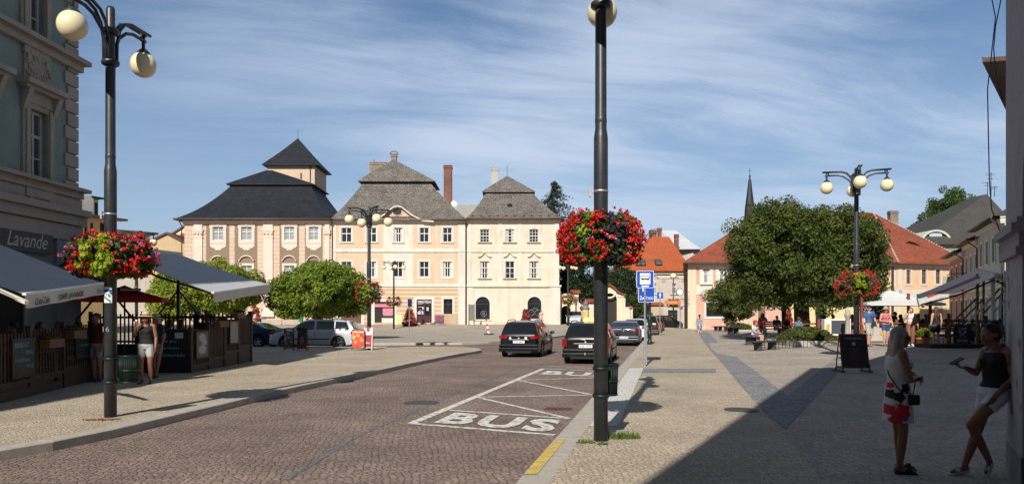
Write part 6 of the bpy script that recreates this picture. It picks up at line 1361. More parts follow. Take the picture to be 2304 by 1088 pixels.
    if det:
        for s in (1, -1):
            mb = MB(); mb.ball((s*(W+.09), .82, 1.0 if kind != 'suv' else 1.12), .1, 10, 8, sc=(1.0, .6, .72)); mb.build('mirror', pm, e)
            for yy in ((-.35, .55) if kind != 'coupe' else (-.2,)):
                mb = MB(); mb.box(s*W*.985-.02, s*W*.985+.03, yy-.1, yy+.1, .80, .83); mb.build('door_handle', pm, e)
            mb = MB(); mb.box(min(s*(W-.02), s*(W+.014)), max(s*(W-.02), s*(W+.014)), -.95, .98, .50, .55); mb.build('side_moulding', BLK, e)
            hl = MB(); hl.ball((s*W*.72, Lh-.12, .66), .16, 12, 8, sc=(1.1, .7, .6)); hl.build('headlight', WLENS, e)
            if rails:
                mb = MB(); xr = W*.66; zr = 1.53 if kind == 'estate' else 1.71; mb.tube([(s*xr, -1.75, zr-.07), (s*xr, -1.6, zr+.03), (s*xr, -.6, zr+.06), (s*xr, .1, zr+.04), (s*xr, .25, zr-.05)], .018, 6); mb.build('roof_rail', BLACKM, e)
        # panel gaps
        mb = MB()
        for yy in (-1.0, -.15, .95): 
            for s in (1, -1): mb.box(min(s*(W*.99-.03), s*(W+.002)), max(s*(W*.99-.03), s*(W+.002)), yy-.006, yy+.006, .36, .90)
        if kind != 'coupe': mb.box(-W*.70, W*.70, -Lh-.006, -Lh+.02, .572, .580)
        mb.build('panel_gap', BLK, e)
        mb = MB(); mb.box(-.02, .4, -Lh+.02, -Lh+.03, zb_+.05, zb_+.065, 0, Matrix.Translation((0, 0, 0)) ); mb.build('rear_wiper', BLK, e) if kind in ('estate', 'suv') else None
    return e
TH = -math.atan(.2085)
P_BLK = paint('black_car_paint', (.005, .006, .008), 0, .25); P_GRY = paint('graphite_car_paint', (.055, .065, .08), .6, .3); P_SIL = paint('silver_car_paint', (.50, .52, .55), .15, .35)
P_WHT = paint('white_car_paint', (.68, .68, .66), 0, .3); P_BLU = paint('dark_blue_car_paint', (.018, .035, .07), .5, .28); P_BRN = paint('brown_car_paint', (.05, .04, .038), .5, .3)
def cpos(px, Z): return (px-HX)/F*Z
def carat(px_rear, Zr, Lh, th, z=ROAD):
    X = cpos(px_rear, Zr); return (X-math.sin(th)*Lh, Zr+math.cos(th)*Lh, z)
c_ = make_car('estate', 'black estate car driving away, round stickers on its tailgate', carat(1167, 31.4, 2.31, R(-11)), R(-11), P_BLK, plate='7AS 6947', rails=True)
st = MB(); st.lathe([(.001, 0), (.045, 0)], (-.36, .0, 0), 14); st.lathe([(.001, 0), (.05, 0)], (.3, 0, 0), 14); st.box(.26, .36, -.05, .05, .001, .002)
o = st.build('tailgate_sticker', SWHITE, c_); o.location = (0, -2.335, .82); o.rotation_euler = (R(90), 0, 0)
c_ = make_car('estate', 'black estate taxi parked at the kerb behind the middle lamp post, yellow roof sign', carat(1317, 27.2, 2.31, TH), TH, P_BLK, plate='3SR 7775', lights='tall', rails=True)
mb = MB(); mb.add([(-.26, -.09, 0), (.26, -.09, 0), (.26, .09, 0), (-.26, .09, 0), (-.22, -.05, .15), (.22, -.05, .15), (.22, .05, .15), (-.22, .05, .15)], [(0, 1, 5, 4), (1, 2, 6, 5), (2, 3, 7, 6), (3, 0, 4, 7), (4, 5, 6, 7)]); tx = mb.build('taxi_roof_sign', mat('taxi_yellow', (.72, .60, .05), .4, .03), c_); tx.location = (0, -.55, 1.545)
t_ = MB(); t_.text('TAXI', (0, -.078, .03), (1, 0, 0), (0, .22, 1), .085, width=.32); t_.build('taxi_lettering', INK, tx)
mb = MB(); mb.tube([(0, -2.3, .33), (0, -2.42, .33), (0, -2.43, .39)], .02, 8); mb.ball((0, -2.43, .41), .028, 10, 8); mb.build('tow_bar', STEEL, c_)
make_car('coupe', 'graphite grey coupé with slim red tail lights parked in front of the taxi', carat(1403, 42.5, 2.345, TH), TH, P_GRY, plate='5S2 1840', lights='slim')
make_car('hatch', 'white hatchback half hidden beyond the graphite coupé', carat(1427, 51, 2.05, TH), TH, P_WHT, plate='2SB 4417', lights='tall')
make_car('suv', 'dark grey car directly beyond the white hatchback', carat(1456, 58.5, 2.3, TH), TH, P_BRN, plate='6S0 2255', det=False)
make_car('estate', 'brown estate car second beyond the white hatchback', carat(1466, 65, 2.31, TH), TH, P_BRN, det=False)
make_car('hatch', 'dark hatchback farthest along the kerb by the one-way sign', carat(1474, 71.5, 2.05, TH), TH, P_BLK, det=False)
make_car('estate', 'black estate turned sideways in front of the grey house doorway', (cpos(1493, 80), 80.0, 0), R(-52), P_BLK, lights='tall', plate='4SA 9031', det=False, group='cars along the street')
make_car('hatch', 'silver blue car in front of the dark arched passage', (cpos(1297, 81.5), 82.4, gz(7, 82)), R(168), P_SIL, det=True)
make_car('estate', 'silver estate car parked side-on behind the sign boards', (cpos(708, 39.5), 39.9, ROAD), R(88), P_SIL, rails=True)
make_car('coupe', 'dark blue saloon whose tail shows past the café fence', (cpos(535, 40.5), 41.3, ROAD), R(78), P_BLU, plate='8S5 3302', lights='tall')
# ------------------------------------------------------------------ signs and boards
def sign_post(label, cat, x, y, h, r=.03, m=STEEL, name='sign_post', z=None):
    z = gz(x, y) if z is None else z; e = empty(name, (x, y, z), 0, label, cat); mb = MB(); mb.lathe([(.001, 0), (r*2.6, 0), (r*2.6, .012), (r, .03), (r, h), (.001, h)], (0, 0, 0), 14); mb.build('post', m, e); return e
def plate_mb(w, h, r=.03, th=.02, y=0): # rounded rectangle facing -Y
    pts = []
    for cx, cz, a0 in ((w/2-r, h/2-r, 0), (-w/2+r, h/2-r, 90), (-w/2+r, -h/2+r, 180), (w/2-r, -h/2+r, 270)):
        for k in range(5): a = R(a0+90*k/4); pts.append((cx+r*math.cos(a), cz+r*math.sin(a)))
    return pts
def signplate(e, name, w, h, m, z, y=-.045, th=.02, r=.04, rz=0):
    mb = MB(); mb.prism(plate_mb(w, h, r), lambda a, b, q: (a, q, b), y, y+th); o = mb.build(name, m, e); o.location = (0, 0, z); o.rotation_euler = (0, 0, rz); return o
p = gp(1451, 824); bs = sign_post('blue and white bus stop sign on a grey post beside the kerb', 'bus stop sign', p.x, p.y, 3.0)
s1 = signplate(bs, 'sign_back', .56, .56, SWHITE, 2.83); zb_ = 0
mb = MB(); mb.prism(plate_mb(.53, .53, .035), lambda a, b, q: (a, q, b), -.049, -.044); mb.build('blue_field', PBLUE, s1)
mb = MB(); mb.prism(plate_mb(.34, .36, .01), lambda a, b, q: (a, q, b+.02), -.052, -.048); mb.box(-.12, .12, -.0525, -.048, -.245, -.2); mb.build('white_field', SWHITE, s1)
mb = MB(); mb.box(-.14, .14, -.055, -.051, .02, .035)
mb.box(-.145, -.125, -.055, -.051, .035, .10); mb.box(.125, .145, -.055, -.051, .035, .10); mb.box(-.14, .14, -.055, -.051, .10, .115); mb.box(-.13, .14, -.055, -.051, -.005, .02)
for k in range(5): mb.box(-.085+k*.05, -.078+k*.05, -.055, -.051, .035, .10)
for x in (-.08, .09): mb.lathe([(.001, 0), (.022, 0)], (x, 0, 0), 12) if False else mb.add([(x+.024*math.cos(a), -.055, -.005+.024*math.sin(a)) for a in [2*math.pi*i/12 for i in range(12)]], [tuple(range(12))])
mb.build('bus_symbol', INK, s1)
p2 = gp(1457, 819); ts = sign_post('blue 2x TAXI parking sign on the post behind the bus stop sign', 'taxi stand sign', p2.x+.02, p2.y+.35, 2.85)
s2 = signplate(ts, 'sign_back', .56, .78, SWHITE, 2.50); mb = MB(); mb.prism(plate_mb(.53, .75, .035), lambda a, b, q: (a, q, b), -.049, -.044); mb.build('blue_field', PBLUE, s2)
mb = MB(); mb.text('2x', (-.15, -.05, -.30), (1, 0, 0), (0, 0, 1), .13, width=.17, bold=.01); mb.text('TAXI', (.10, -.05, -.30), (1, 0, 0), (0, 0, 1), .10, width=.25, bold=.01); mb.box(-.14, -.10, -.052, -.047, -.02, .2); mb.build('sign_lettering', SWHITE, s2)
gpst = empty('cast_iron_post', (gp(1462, 774).x, gp(1462, 774).y, 0), 0, 'ornate dark green cast iron post just behind the two bus and taxi signposts', 'post')
mb = MB(); mb.lathe([(.001, 0), (.16, 0), (.16, .12), (.11, .2), (.10, .5), (.13, .55), (.09, .62), (.075, 1.3), (.12, 1.36), (.12, 1.42), (.07, 1.5), (.065, 2.5), (.10, 2.55), (.10, 2.65), (.05, 2.75), (.001, 2.8)], (0, 0, 0), 16); mb.build('post', GREENM, gpst)
mb = MB(); mb.box(-.13, .13, -.16, -.05, 1.0, 1.35); mb.build('timetable_case', GREENM, gpst)
p = gp(1485, 757); ow = sign_post('small blue one-way sign with white arrow, beyond the taxi sign', 'one-way sign', p.x, p.y, 3.35, .03)
s3 = signplate(ow, 'sign_back', .50, .50, SWHITE, 3.05); mb = MB(); mb.prism(plate_mb(.47, .47, .03), lambda a, b, q: (a, q, b), -.049, -.044); mb.build('blue_field', PBLUE, s3)
mb = MB(); mb.box(-.045, .045, -.053, -.048, -.17, .06); mb.prism([(-.12, .05), (.12, .05), (0, .19)], lambda a, b, q: (a, q, b), -.053, -.048); mb.build('arrow', SWHITE, s3)
PURP = mat('faded_sign_purple', (.28, .06, .28), .5)
for px_, py_, Z, yb, lab in ((1419, 692, 78, 742, 'round faded no-stopping sign in front of the ivy hedge'), (1532, 692, 80, 742, 'round faded no-stopping sign beside the pink house corner')):
    q = at(px_, py_, Z); e = sign_post(lab, 'road sign', q.x, Z, q.z+.2, .03, z=0); mb = MB(); mb.lathe([(.001, -.012), (.20, -.012), (.20, .012), (.001, .012)], (0, 0, 0), 22); o = mb.build('disc', PURP, e); o.location = (0, -.05, q.z); o.rotation_euler = (R(90), 0, 0)
    mb = MB(); mb.lathe([(.135, .0), (.20, .0), (.20, .014), (.135, .014)], (0, 0, 0), 22); mb.box(-.15, .15, -.03, .03, .0, .015, 0, Matrix.Rotation(R(45), 4, 'Z')); mb.build('red_ring', mat('faded_sign_red', (.40, .04, .12), .5), o)
# orange street-name style direction board
q = at(1500, 680, 62); e = sign_post('orange direction board pointing left under the distant clock', 'direction sign', q.x+1.1, 62, q.z+.35, .03, z=0); mb = MB(); mb.prism([(-1.35, 0), (-1.2, .15), (.0, .15), (.0, -.15), (-1.2, -.15)], lambda a, b, q_: (a, q_, b), -.06, -.03); o = mb.build('arrow_board', mat('sign_orange', (.62, .16, .04), .5), e); o.location = (0, 0, q.z)
t_ = MB(); t_.text('CENTRUM' if False else 'Vlašský dvůr', (-.6, -.061, -.05), (1, 0, 0), (0, 0, 1), .12, width=.75); t_.build('sign_lettering', SWHITE, o)
# small blue sign seen edge on, left centre
q = gp(921, 766); e = sign_post('thin post with a narrow blue sign seen nearly edge-on, in front of the wine shop', 'road sign', q.x, q.y, 2.65, .028); s_ = signplate(e, 'sign_plate', .50, .50, PBLUE, 2.4, rz=R(68))
# red and white barrier post
q = at(1100, 751, 61); e = empty('leaning_barrier', (q.x, 61, gz(q.x, 61)), 0, 'leaning red and white striped barrier board left of the black estate car', 'barrier'); mb = MB()
for k in range(6): mb.box(-.07, .07, -.02, .02, .1+k*.2, .1+(k+1)*.2, k % 2)
o = mb.build('striped_board', [SWHITE, mat('barrier_red', (.5, .03, .02), .6)], e); o.rotation_euler = (0, R(-10), 0); mb = MB(); mb.cbox((0, 0, .05), (.8, .35, .1)); mb.build('foot', BLK, e)
# advertising column
q = at(1318, 727, 79); e = empty('advertising_column', (q.x, 79, gz(q.x, 79)), 0, 'advertising column with pale yellow posters and a grey hood before the garden wall', 'advertising column')
mb = MB(); mb.lathe([(.001, 0), (.42, 0), (.42, .5), (.36, .55), (.001, .55)], (0, 0, 0), 20); mb.build('base', stucco('column_base', (.38, .32, .25), .4), e)
mb = MB(); mb.lathe([(.36, .55), (.36, 1.75)], (0, 0, 0), 24); mb.build('poster_drum', mat('yellow_posters', (.60, .42, .14), .7, .4, 3.5, speck=(2.5, .56, (.62, .55, .42), .8)), e)
mb = MB(); mb.lathe([(.36, 1.75), (.44, 1.78), (.44, 1.85), (.30, 2.0), (.30, 2.3), (.36, 2.34), (.12, 2.55), (.03, 2.8), (.001, 2.85)], (0, 0, 0), 20); mb.build('hood', mat('zinc_grey', (.16, .17, .18), .5), e)
# clock on bracket
q = at(1526, 657, 80); e = empty('wall_clock', (q.x, 79.3, q.z), 0, 'round white clock on a scrolled iron bracket from the pink house corner', 'clock')
mb = MB(); mb.lathe([(.001, -.09), (.36, -.09), (.40, -.05), (.40, .05), (.36, .09), (.001, .09)], (0, 0, 0), 28); o = mb.build('case', BLACKM, e); o.rotation_euler = (R(90), 0, 0)
mb = MB(); mb.lathe([(.001, .095), (.34, .095)], (0, 0, 0), 28); o = mb.build('dial', SWHITE, e); o.rotation_euler = (R(90), 0, 0)
mb = MB()
for k in range(12): a = math.pi*k/6; mb.bar((.25*math.sin(a), -.10, .25*math.cos(a)), (.32*math.sin(a), -.10, .32*math.cos(a)), .02, .035)
mb.bar((0, -.105, 0), (.13, -.105, -.10), .02, .03); mb.bar((0, -.105, 0), (-.12, -.105, .2), .02, .02); mb.build('hands_and_markers', INK, e)
mb = MB(); mb.tube([(.4, 0, 0), (1.1, 0, 0)], .025, 6); mb.tube([(.0, 0, -.75), (1.1, 0, -.75)], .025, 6); mb.tube([(.1+.9*t, 0, -.75-.35*t*t) for t in (0, .25, .5, .75, 1)], .02, 6); mb.tube([(.85+.12*math.cos(a), 0, -.92+.12*math.sin(a)) for a in [math.pi*k/5 for k in range(9)]], .018, 5); mb.tube([(.7+.16*math.cos(a), 0, .2+.16*math.sin(a)) for a in [math.pi*k/5 for k in range(8)]], .018, 5); mb.build('scroll_bracket', BLACKM, e)
# A-boards
def aboard(label, x, y, z, w, h, rz, face, frame, extra=None, arch=0., spread=.28, cat='sign board', name='pavement_sign'):
    e = empty(name, (x, y, z), rz, label, cat); t_ = math.atan2(spread/2, h); mb = MB()
    for s in (-1, 1):
        b = Matrix.Rotation(-s*t_ if s < 0 else -t_, 4, 'X')
        m = Matrix.Translation((0, s*spread/2, 0)) @ Matrix.Rotation(t_*s, 4, 'X')
        mb.box(-w/2, -w/2+.03, -.012, .012, 0, h, 0, m); mb.box(w/2-.03, w/2, -.012, .012, 0, h, 0, m); mb.box(-w/2+.03, w/2-.03, -.012, .012, h-.03, h, 0, m); mb.box(-w/2+.03, w/2-.03, -.012, .012, .10, .13, 0, m)
    fr = mb.build('frame', frame, e); m = Matrix.Translation((0, -spread/2, 0)) @ Matrix.Rotation(-t_, 4, 'X'); mb = MB(); n_ = 10
    pts = [(-w/2+.03, .13), (w/2-.03, .13)]+[(w/2-.03-(w-.06)*i/n_, h-.03+arch*math.sin(math.pi*i/n_)) for i in range(n_+1)]
    mb.prism(pts, lambda a, b, q: tuple(m @ Vector((a, q, b))), -.016, .010); bd = mb.build('board', face, e)
    if extra:
        for nm, m_, fn in extra:
            mb = MB(); fn(mb, w, h); mb.v = [tuple(m @ Vector(v)) for v in mb.v]; mb.build(nm, m_, bd)
    return e
BP = mat('poster_red_orange', (.55, .07, .03), .6, .35, 6, speck=(5., .53, (.70, .40, .12), .95))
BD = mat('poster_dark', (.03, .02, .02), .6, .4, 9, speck=(7., .60, (.30, .12, .08), .8)); BM = mat('poster_photos', (.10, .08, .08), .6, .5, 9, speck=(6., .52, (.45, .40, .38), .9))
def lines(n, z0, z1, wf, seed, x0=-.5, th=.018):
    def fn(mb, w, h):
        r_ = random.Random(seed)
        for i in range(n):
            z = h*(z0+(z1-z0)*i/max(1, n-1)); ww = w*wf*(.6+.4*r_.random()); mb.box(-ww/2, ww/2, -.022, -.017, z, z+th)
    return fn
Zs = 35.1
aboard('black photo display board left of the two in the shade before the silver car', cpos(650.5, Zs), Zs, 0, .46, 1.06, R(4), BM, BLACKM, [('price_strip', SWHITE, lambda mb, w, h: mb.box(-.12, .12, -.022, -.017, h-.15, h-.06))], arch=.04)
aboard('black menu board with red foot in the shade before the silver car', cpos(681, Zs-.4), Zs-.4, 0, .46, 1.02, R(-3), BD, BLACKM, [('menu_lines', CHALKW, lines(5, .35, .60, .5, 1)), ('red_footer', mat('dull_red', (.30, .02, .02), .6), lambda mb, w, h: mb.box(-w/2+.04, w/2-.04, -.022, -.017, .14, .32))], arch=.10)
aboard('bright red and orange ice cream poster board, left of the two in the sun', cpos(806, Zs), Zs, 0, .60, .98, R(10), BP, BLACKM, [('poster_title', mat('poster_pale', (.65, .45, .42), .6), lambda mb, w, h: (mb.box(.02, w/2-.06, -.022, -.017, h-.16, h-.08), mb.box(-.2, -.02, -.022, -.017, h-.15, h-.09)))])
aboard('red, white and black drink board with a round red emblem', cpos(829, Zs+.2), Zs+.2, 0, .42, 1.08, R(-4), mat('poster_red_black', (.30, .02, .02), .5, .5, 5, speck=(3., .55, (.02, .015, .015), .95)), SWHITE, [('white_header', SWHITE, lambda mb, w, h: mb.box(-w/2+.04, w/2-.04, -.022, -.017, h-.36, h-.05)), ('red_emblem', mat('emblem_red', (.5, .01, .02), .5), lambda mb, w, h: mb.add([(.085*math.cos(a), -.0235, h-.12+.1*math.sin(a)) for a in [2*math.pi*i/16 for i in range(16)]], [tuple(range(16))])), ('white_script', SWHITE, lambda mb, w, h: mb.text('Beer', (0, -.024, .30), (1, 0, 0), (0, 0, 1), .09, width=.26, shear=.3))], arch=.05)
fr_ = mat('worn_wood_frame', (.10, .065, .045), .7, .25, 10)
p = at(1918, 835, 22.0)
cbrd = aboard('large wooden framed chalkboard menu standing at the edge of the shade', p.x, 22.0, gz(p.x, 22)+.03,   .80, 1.12, R(-2), mat('brown_chalkboard', (.035, .022, .018), .8, .25, 5), fr_, [
    ('chalk_heading', CHALKW, lambda mb, w, h: mb.text('OTEVŘENO', (0, -.018, h-.17), (1, 0, 0), (0, 0, 1), .075, width=.50)),
    ('chalk_emblem', CHALKW, lambda mb, w, h: mb.add([(.055*math.cos(a), -.019, h-.30+.055*math.sin(a)) for a in [2*math.pi*i/16 for i in range(16)]], [tuple(range(16))])),
    ('chalk_menu_lines', mat('chalk_red_brown', (.17, .075, .05), .9, .3, 30), lines(7, .18, .58, .36, 4, th=.016))], spread=.5)
mb = MB()
for s in (-1, 1): mb.box(s*.40-.05, s*.40+.05, -.34, .34, -.03, .03); mb.box(s*.385-.018, s*.385+.018, -.275, -.225, 0, .2)
mb.build('feet', fr_, cbrd)
for px_, w_, lab in ((984, .5, 'left dark poster board by the wine shop door'), (994, .5, 'right dark pink poster board by the wine shop door')):
    aboard(lab, cpos(px_, 82.5), 82.5, gz(-8, 82.5), w_, 1.05, 0, mat('poster_pink_dark', (.12, .03, .06), .6, .5, 7, speck=(4., .56, (.5, .12, .2), .9)), MAROON)
aboard('yellow and white poster board left of the flower pyramid', cpos(898, 82), 82, gz(-8, 82), .6, 1.1, 0, mat('poster_yellow', (.62, .52, .16), .6, .3, 6, speck=(4., .57, (.6, .6, .55), .9)), SWHITE)
e = empty('info_board', (cpos(1061, 81), 81, gz(-4, 81)), R(60), 'tall grey framed notice board standing at the joint of the apricot and cream houses', 'notice board'); mb = MB(); mb.box(-.5, .5, -.04, .04, .5, 2.2); mb.box(-.55, -.5, -.05, .05, 0, 2.25); mb.box(.5, .55, -.05, .05, 0, 2.25); mb.build('frame', mat('grey_board_frame', (.18, .16, .14), .6), e); mb = MB(); mb.box(-.45, .45, -.05, -.041, .55, 2.15); mb.build('notice', mat('notice_paper', (.42, .42, .36), .7, .3, 5), e)
# bins beside the pilastered building
e = empty('waste_container', (cpos(634, 80), 80, gz(-20, 80)), 0, 'yellow orange waste container behind the round tree', 'bin'); mb = MB(); mb.box(-.3, .3, -.2, .2, .9, 1.9); o = mb.build('body', mat('bin_yellow', (.66, .40, .03), .5, .1), e); mb = MB(); mb.box(-.32, .32, -.22, .22, .88, 1.0); mb.tube([(0, 0, 0), (0, 0, .9)], .05, 8); mb.build('post', mat('bin_orange', (.60, .16, .02), .5), e)
e = empty('waste_container', (cpos(677, 78), 78, gz(-20, 78)), 0, 'green waste container behind the round tree with a white mark', 'bin'); mb = MB(); mb.lathe([(.22, .5), (.36, 1.5), (.36, 1.6), (.2, 1.65), (.001, 1.65)], (0, 0, 0), 14); mb.tube([(0, 0, 0), (0, 0, .6)], .05, 8); o = mb.build('body', mat('bin_green', (.02, .26, .07), .5, .1), e); mb = MB(); mb.text('1', (0, -.345, 1.0), (1, 0, 0), (0, 0, 1), .4, width=.16, bold=.03); mb.build('white_mark', SWHITE, e)
# benches
BW = mat('bench_slat_wood', (.05, .042, .038), .7, .3, 8); BC = mat('bench_dark_concrete', (.06, .055, .055), .85, .2, 10)
def make_bench(back=False):
    e = empty('park_bench')
    for k in range(5): mb = MB(); mb.box(-.95, .95, -.28+k*.115, -.28+k*.115+.095, .42, .47); mb.build('seat_slat', BW, e)
    for x in (-.5, .5): mb = MB(); mb.box(x-.07, x+.07, -.16, .18, 0, .38); mb.box(x-.06, x+.06, -.27, .28, .38, .42); mb.build('leg', BC, e)
    if back:
        for k in range(3): mb = MB(); mb.box(-.95, .95, .30+k*.03, .33+k*.03, .58+k*.13, .68+k*.13); mb.build('back_slat', BW, e)
        for x in (-.6, .6): mb = MB(); mb.bar((x, .25, .38), (x, .40, .98), .05, .03); mb.build('back_bracket', BLACKM, e)
    return e
bn = make_bench(); bnb = make_bench(True); first = {0: bn, 1: bnb}; used_ = set()
def bench(back, px, py, rz, lab):
    q = gp(px, py, gz(cpos(px, 37), 37) if py > 770 else 0); o = first[back] if back not in used_ else copy_tree(first[back]); used_.add(back); place(o, q.x, q.y, gz(q.x, q.y), R(rz), lab, 'bench', 'benches under the trees')
bench(0, 1722, 786, 35, 'nearest backless bench, right of the seated person with the red cap'); bench(0, 1690, 776, 62, 'backless bench carrying the person with the red cap')
bench(0, 1650, 759, 50, 'backless bench in the middle of the row, beneath the small round tree'); bench(0, 1636, 752, 70, 'backless bench just beyond the middle of the row'); bench(0, 1616, 744, 50, 'backless bench near the far end, behind the walking woman'); bench(0, 1598, 738, 60, 'farthest backless bench at the end of the row'); bench(1, 1738, 764, 0, 'bench with slatted back standing before the thick tree trunk')
for k, (px_, py_, lab) in enumerate(((652, 757, 'brown bench behind the parked saloon and estate, left'), (690, 750, 'brown bench behind the silver estate roof, right'))): 
    o = copy_tree(bnb); q = gp(px_, py_+6); place(o, q.x, q.y+6, gz(q.x, q.y), R(180), lab, 'bench', 'benches behind the silver estate')
# bicycle stand loops and low planter
q = gp(1765, 784, .1); e = empty('bicycle_stand', (q.x, q.y, gz(q.x, q.y)), R(-6), 'low metal hoop stand between the nearest bench and the hedge planter', 'bicycle stand')
for k in range(7): x = -.9+k*.32; mb = MB(); mb.tube([(x, 0, 0), (x, 0, .36), (x+.04, 0, .42), (x+.12, 0, .42), (x+.16, 0, .36), (x+.16, 0, 0)], .013, 6); mb.build('hoop', BLACKM, e)
mb = MB(); mb.tube([(-1.0, 0, .04), (1.2, 0, .04)], .012, 6); mb.build('rail', BLACKM, e)
HEDGE = leafm('hedge_leaves', (.045, .075, .015), (.17, .17, .045), 3.0)
def planter(px0, px1, pyb, Z, d, hb, hh, label, seed, nl):
    z = gz(cpos(px0, Z), Z); x0, x1 = cpos(px0, Z), cpos(px1, Z); e = empty('hedge_planter', ((x0+x1)/2, Z, z), 0, label, 'planter'); w_ = (x1-x0)/2
    mb = MB(); mb.box(-w_, w_, 0, .12, 0, hb); mb.box(-w_, -w_+.12, .12, d, 0, hb); mb.box(w_-.12, w_, .12, d, 0, hb); mb.box(-w_+.12, w_-.12, d-.12, d, 0, hb); mb.box(-w_+.12, w_-.12, .12, d-.12, 0, hb-.05); mb.build('stone_edge', stucco('planter_stone', (.40, .36, .31), .3, (.2, .17, .14)), e)
    rng = np.random.default_rng(seed); cl = []
    for i in range(300): x = rng.uniform(-w_*.98, w_*.98); y = rng.uniform(.1, d-.1); k = (1-abs(x/w_)**3.5)*(1-abs((y-d/2)/(d/2))**3); cl.append((x, y, hb+hh*(.15+.75*k)*rng.uniform(.4, 1), .16))
    leaves(cl, nl, .05, 'hedge', HEDGE, e, rng, aspect=.7)
planter(1796, 1884, 785, 35.2, 3.0, .26, .62, 'low hedge in a stone-edged bed left of the chalkboard', 61, 20000)
planter(1652, 1700, 745, 60, 3, .2, .5, 'small low hedge bed behind the middle bench', 62, 5000)
mb = MB(); q = at(1907, 745, 36.5); e = empty('stone_bollard', (q.x, 36.5, gz(q.x, 36.5)), 0, 'grey stone bollard between hedge bed and right-hand lamp post', 'bollard'); mb.lathe([(.001, 0), (.17, 0), (.17, .2), (.13, .3), (.10, 1.25), (.15, 1.32), (.15, 1.42), (.12, 1.45), (.12, 1.62), (.001, 1.66)], (0, 0, 0), 16); mb.build('shaft', stucco('bollard_stone', (.36, .34, .32), .3), e)
# ------------------------------------------------------------------ café terrace on the left
def picket_fence(name, label, A, B, n, top, bot, panels=1, wood=DARKWOOD, skirt=True, gap=None):
    """fence from A to B; top and bot are (height at A, height at B), stepping up panel by panel"""
    A = Vector((*A, 0)); B = Vector((*B, 0)); d = (B-A); Ln = d.length; e = empty(name, A, math.atan2(d.y, d.x), label, 'fence')
    for k in range(panels):
        u0, u1 = Ln*k/panels, Ln*(k+1)/panels; t = (k+.5)/panels; zt = top[0]+(top[1]-top[0])*t; zb = bot[0]+(bot[1]-bot[0])*t; m_ = n//panels
        mb = MB()
        for i in range(m_): u = u0+(u1-u0)*(i+.5)/m_; mb.box(u-.028, u+.028, -.03, -.008, zb+.02, zt-random.uniform(.0, .015))
        mb.box(u0+.05, u1-.05, -.008, .03, zt-.18, zt-.10); mb.box(u0+.05, u1-.05, -.008, .03, zb+.06, zb+.14); mb.box(u0+.05, u1-.05, -.05, .03, zb-.06, zb+.015); mb.build('picket_panel', wood, e)
        for u in ((u0, u1) if k == panels-1 else (u0,)): mb = MB(); mb.box(u-.05, u+.05, -.05, .05, 0, zt+.04); mb.box(u-.06, u+.06, -.06, .06, zt+.04, zt+.07); mb.build('post', wood, e)
        if skirt: mb = MB(); mb.box(u0+.05, u1-.05, -.02, .0, 0, zb-.06); mb.build('skirting', wood, e)
    return e
A1 = Vector((-9.93, 14.56)); B1 = Vector((-10.75, 19.0)); dA = (B1-A1).normalized()
fe1 = picket_fence('picket_fence', 'near dark picket fence panelled with chalkboards at the left edge under the café awning', A1-dA*2.4, B1, 50, (1.24, 1.49), (.26, .50), 4)
C1, C2, C3 = Vector((-10.6, 21.72)), Vector((-9.37, 21.7)), Vector((-9.40, 26.8))
fe2 = picket_fence('picket_fence', 'far dark picket fence running back under the second awning, with planter boxes', C2, C3, 44, (1.18, 1.76), (.14, .68), 4)
fe3 = picket_fence('picket_fence', 'dark picket fence closing the back of the café terrace', (-15.5, 27.4), (-9.5, 27.0), 40, (1.72, 1.74), (.6, .6), 3)
# deck slabs
mb = MB(); mb.prism([(-14.2, 12), (A1.x+.6, 12), (B1.x, B1.y), (-10.7, 21.8), (-9.45, 21.8), (-9.45, 26.7), (-15.5, 27.2), (-14.3, 20)], lambda a, b, q: (a, b, q), .02, .20); o = mb.build('terrace_deck', DARKWOOD); tag(o, 'low dark timber deck of the café terrace behind the picket fences', 'deck')
# counter panel with chalk writing
e = empty('menu_counter', (C1.x, 21.70, 0), 0, 'black counter front with blue chalk writing about pie and lemonade', 'counter'); mb = MB(); mb.box(-.4, 1.22, 0, .06, 0.02, 1.22); mb.box(-.42, 1.24, -.02, .5, 1.22, 1.27); mb.build('counter_panel', CHALKB, e)
for t_, x, z, s_, w_ in (('Apple pie', .58, .92, .11, .62), ('Apricots', .66, .70, .11, .58), ('& Lemonade', .66, .50, .10, .72)):
    pass
mb = MB()
for t_, x, z, s_, w_ in (('Apple pie', .50, .86, .11, .66), ('Apricots', .62, .66, .11, .60), ('Lemonade', .72, .47, .10, .70)): mb.text(t_, (x, -.002, z), (1, 0, 0), (0, 0, 1), s_, width=w_)
mb.build('chalk_writing', CHALKBL, e); mb = MB(); mb.box(.24, .52, -.008, -.001, 1.0, 1.17); mb.box(.78, 1.02, -.008, -.001, 1.0, 1.17); mb.build('paper_notice', mat('grey_paper', (.5, .5, .52), .8), e)
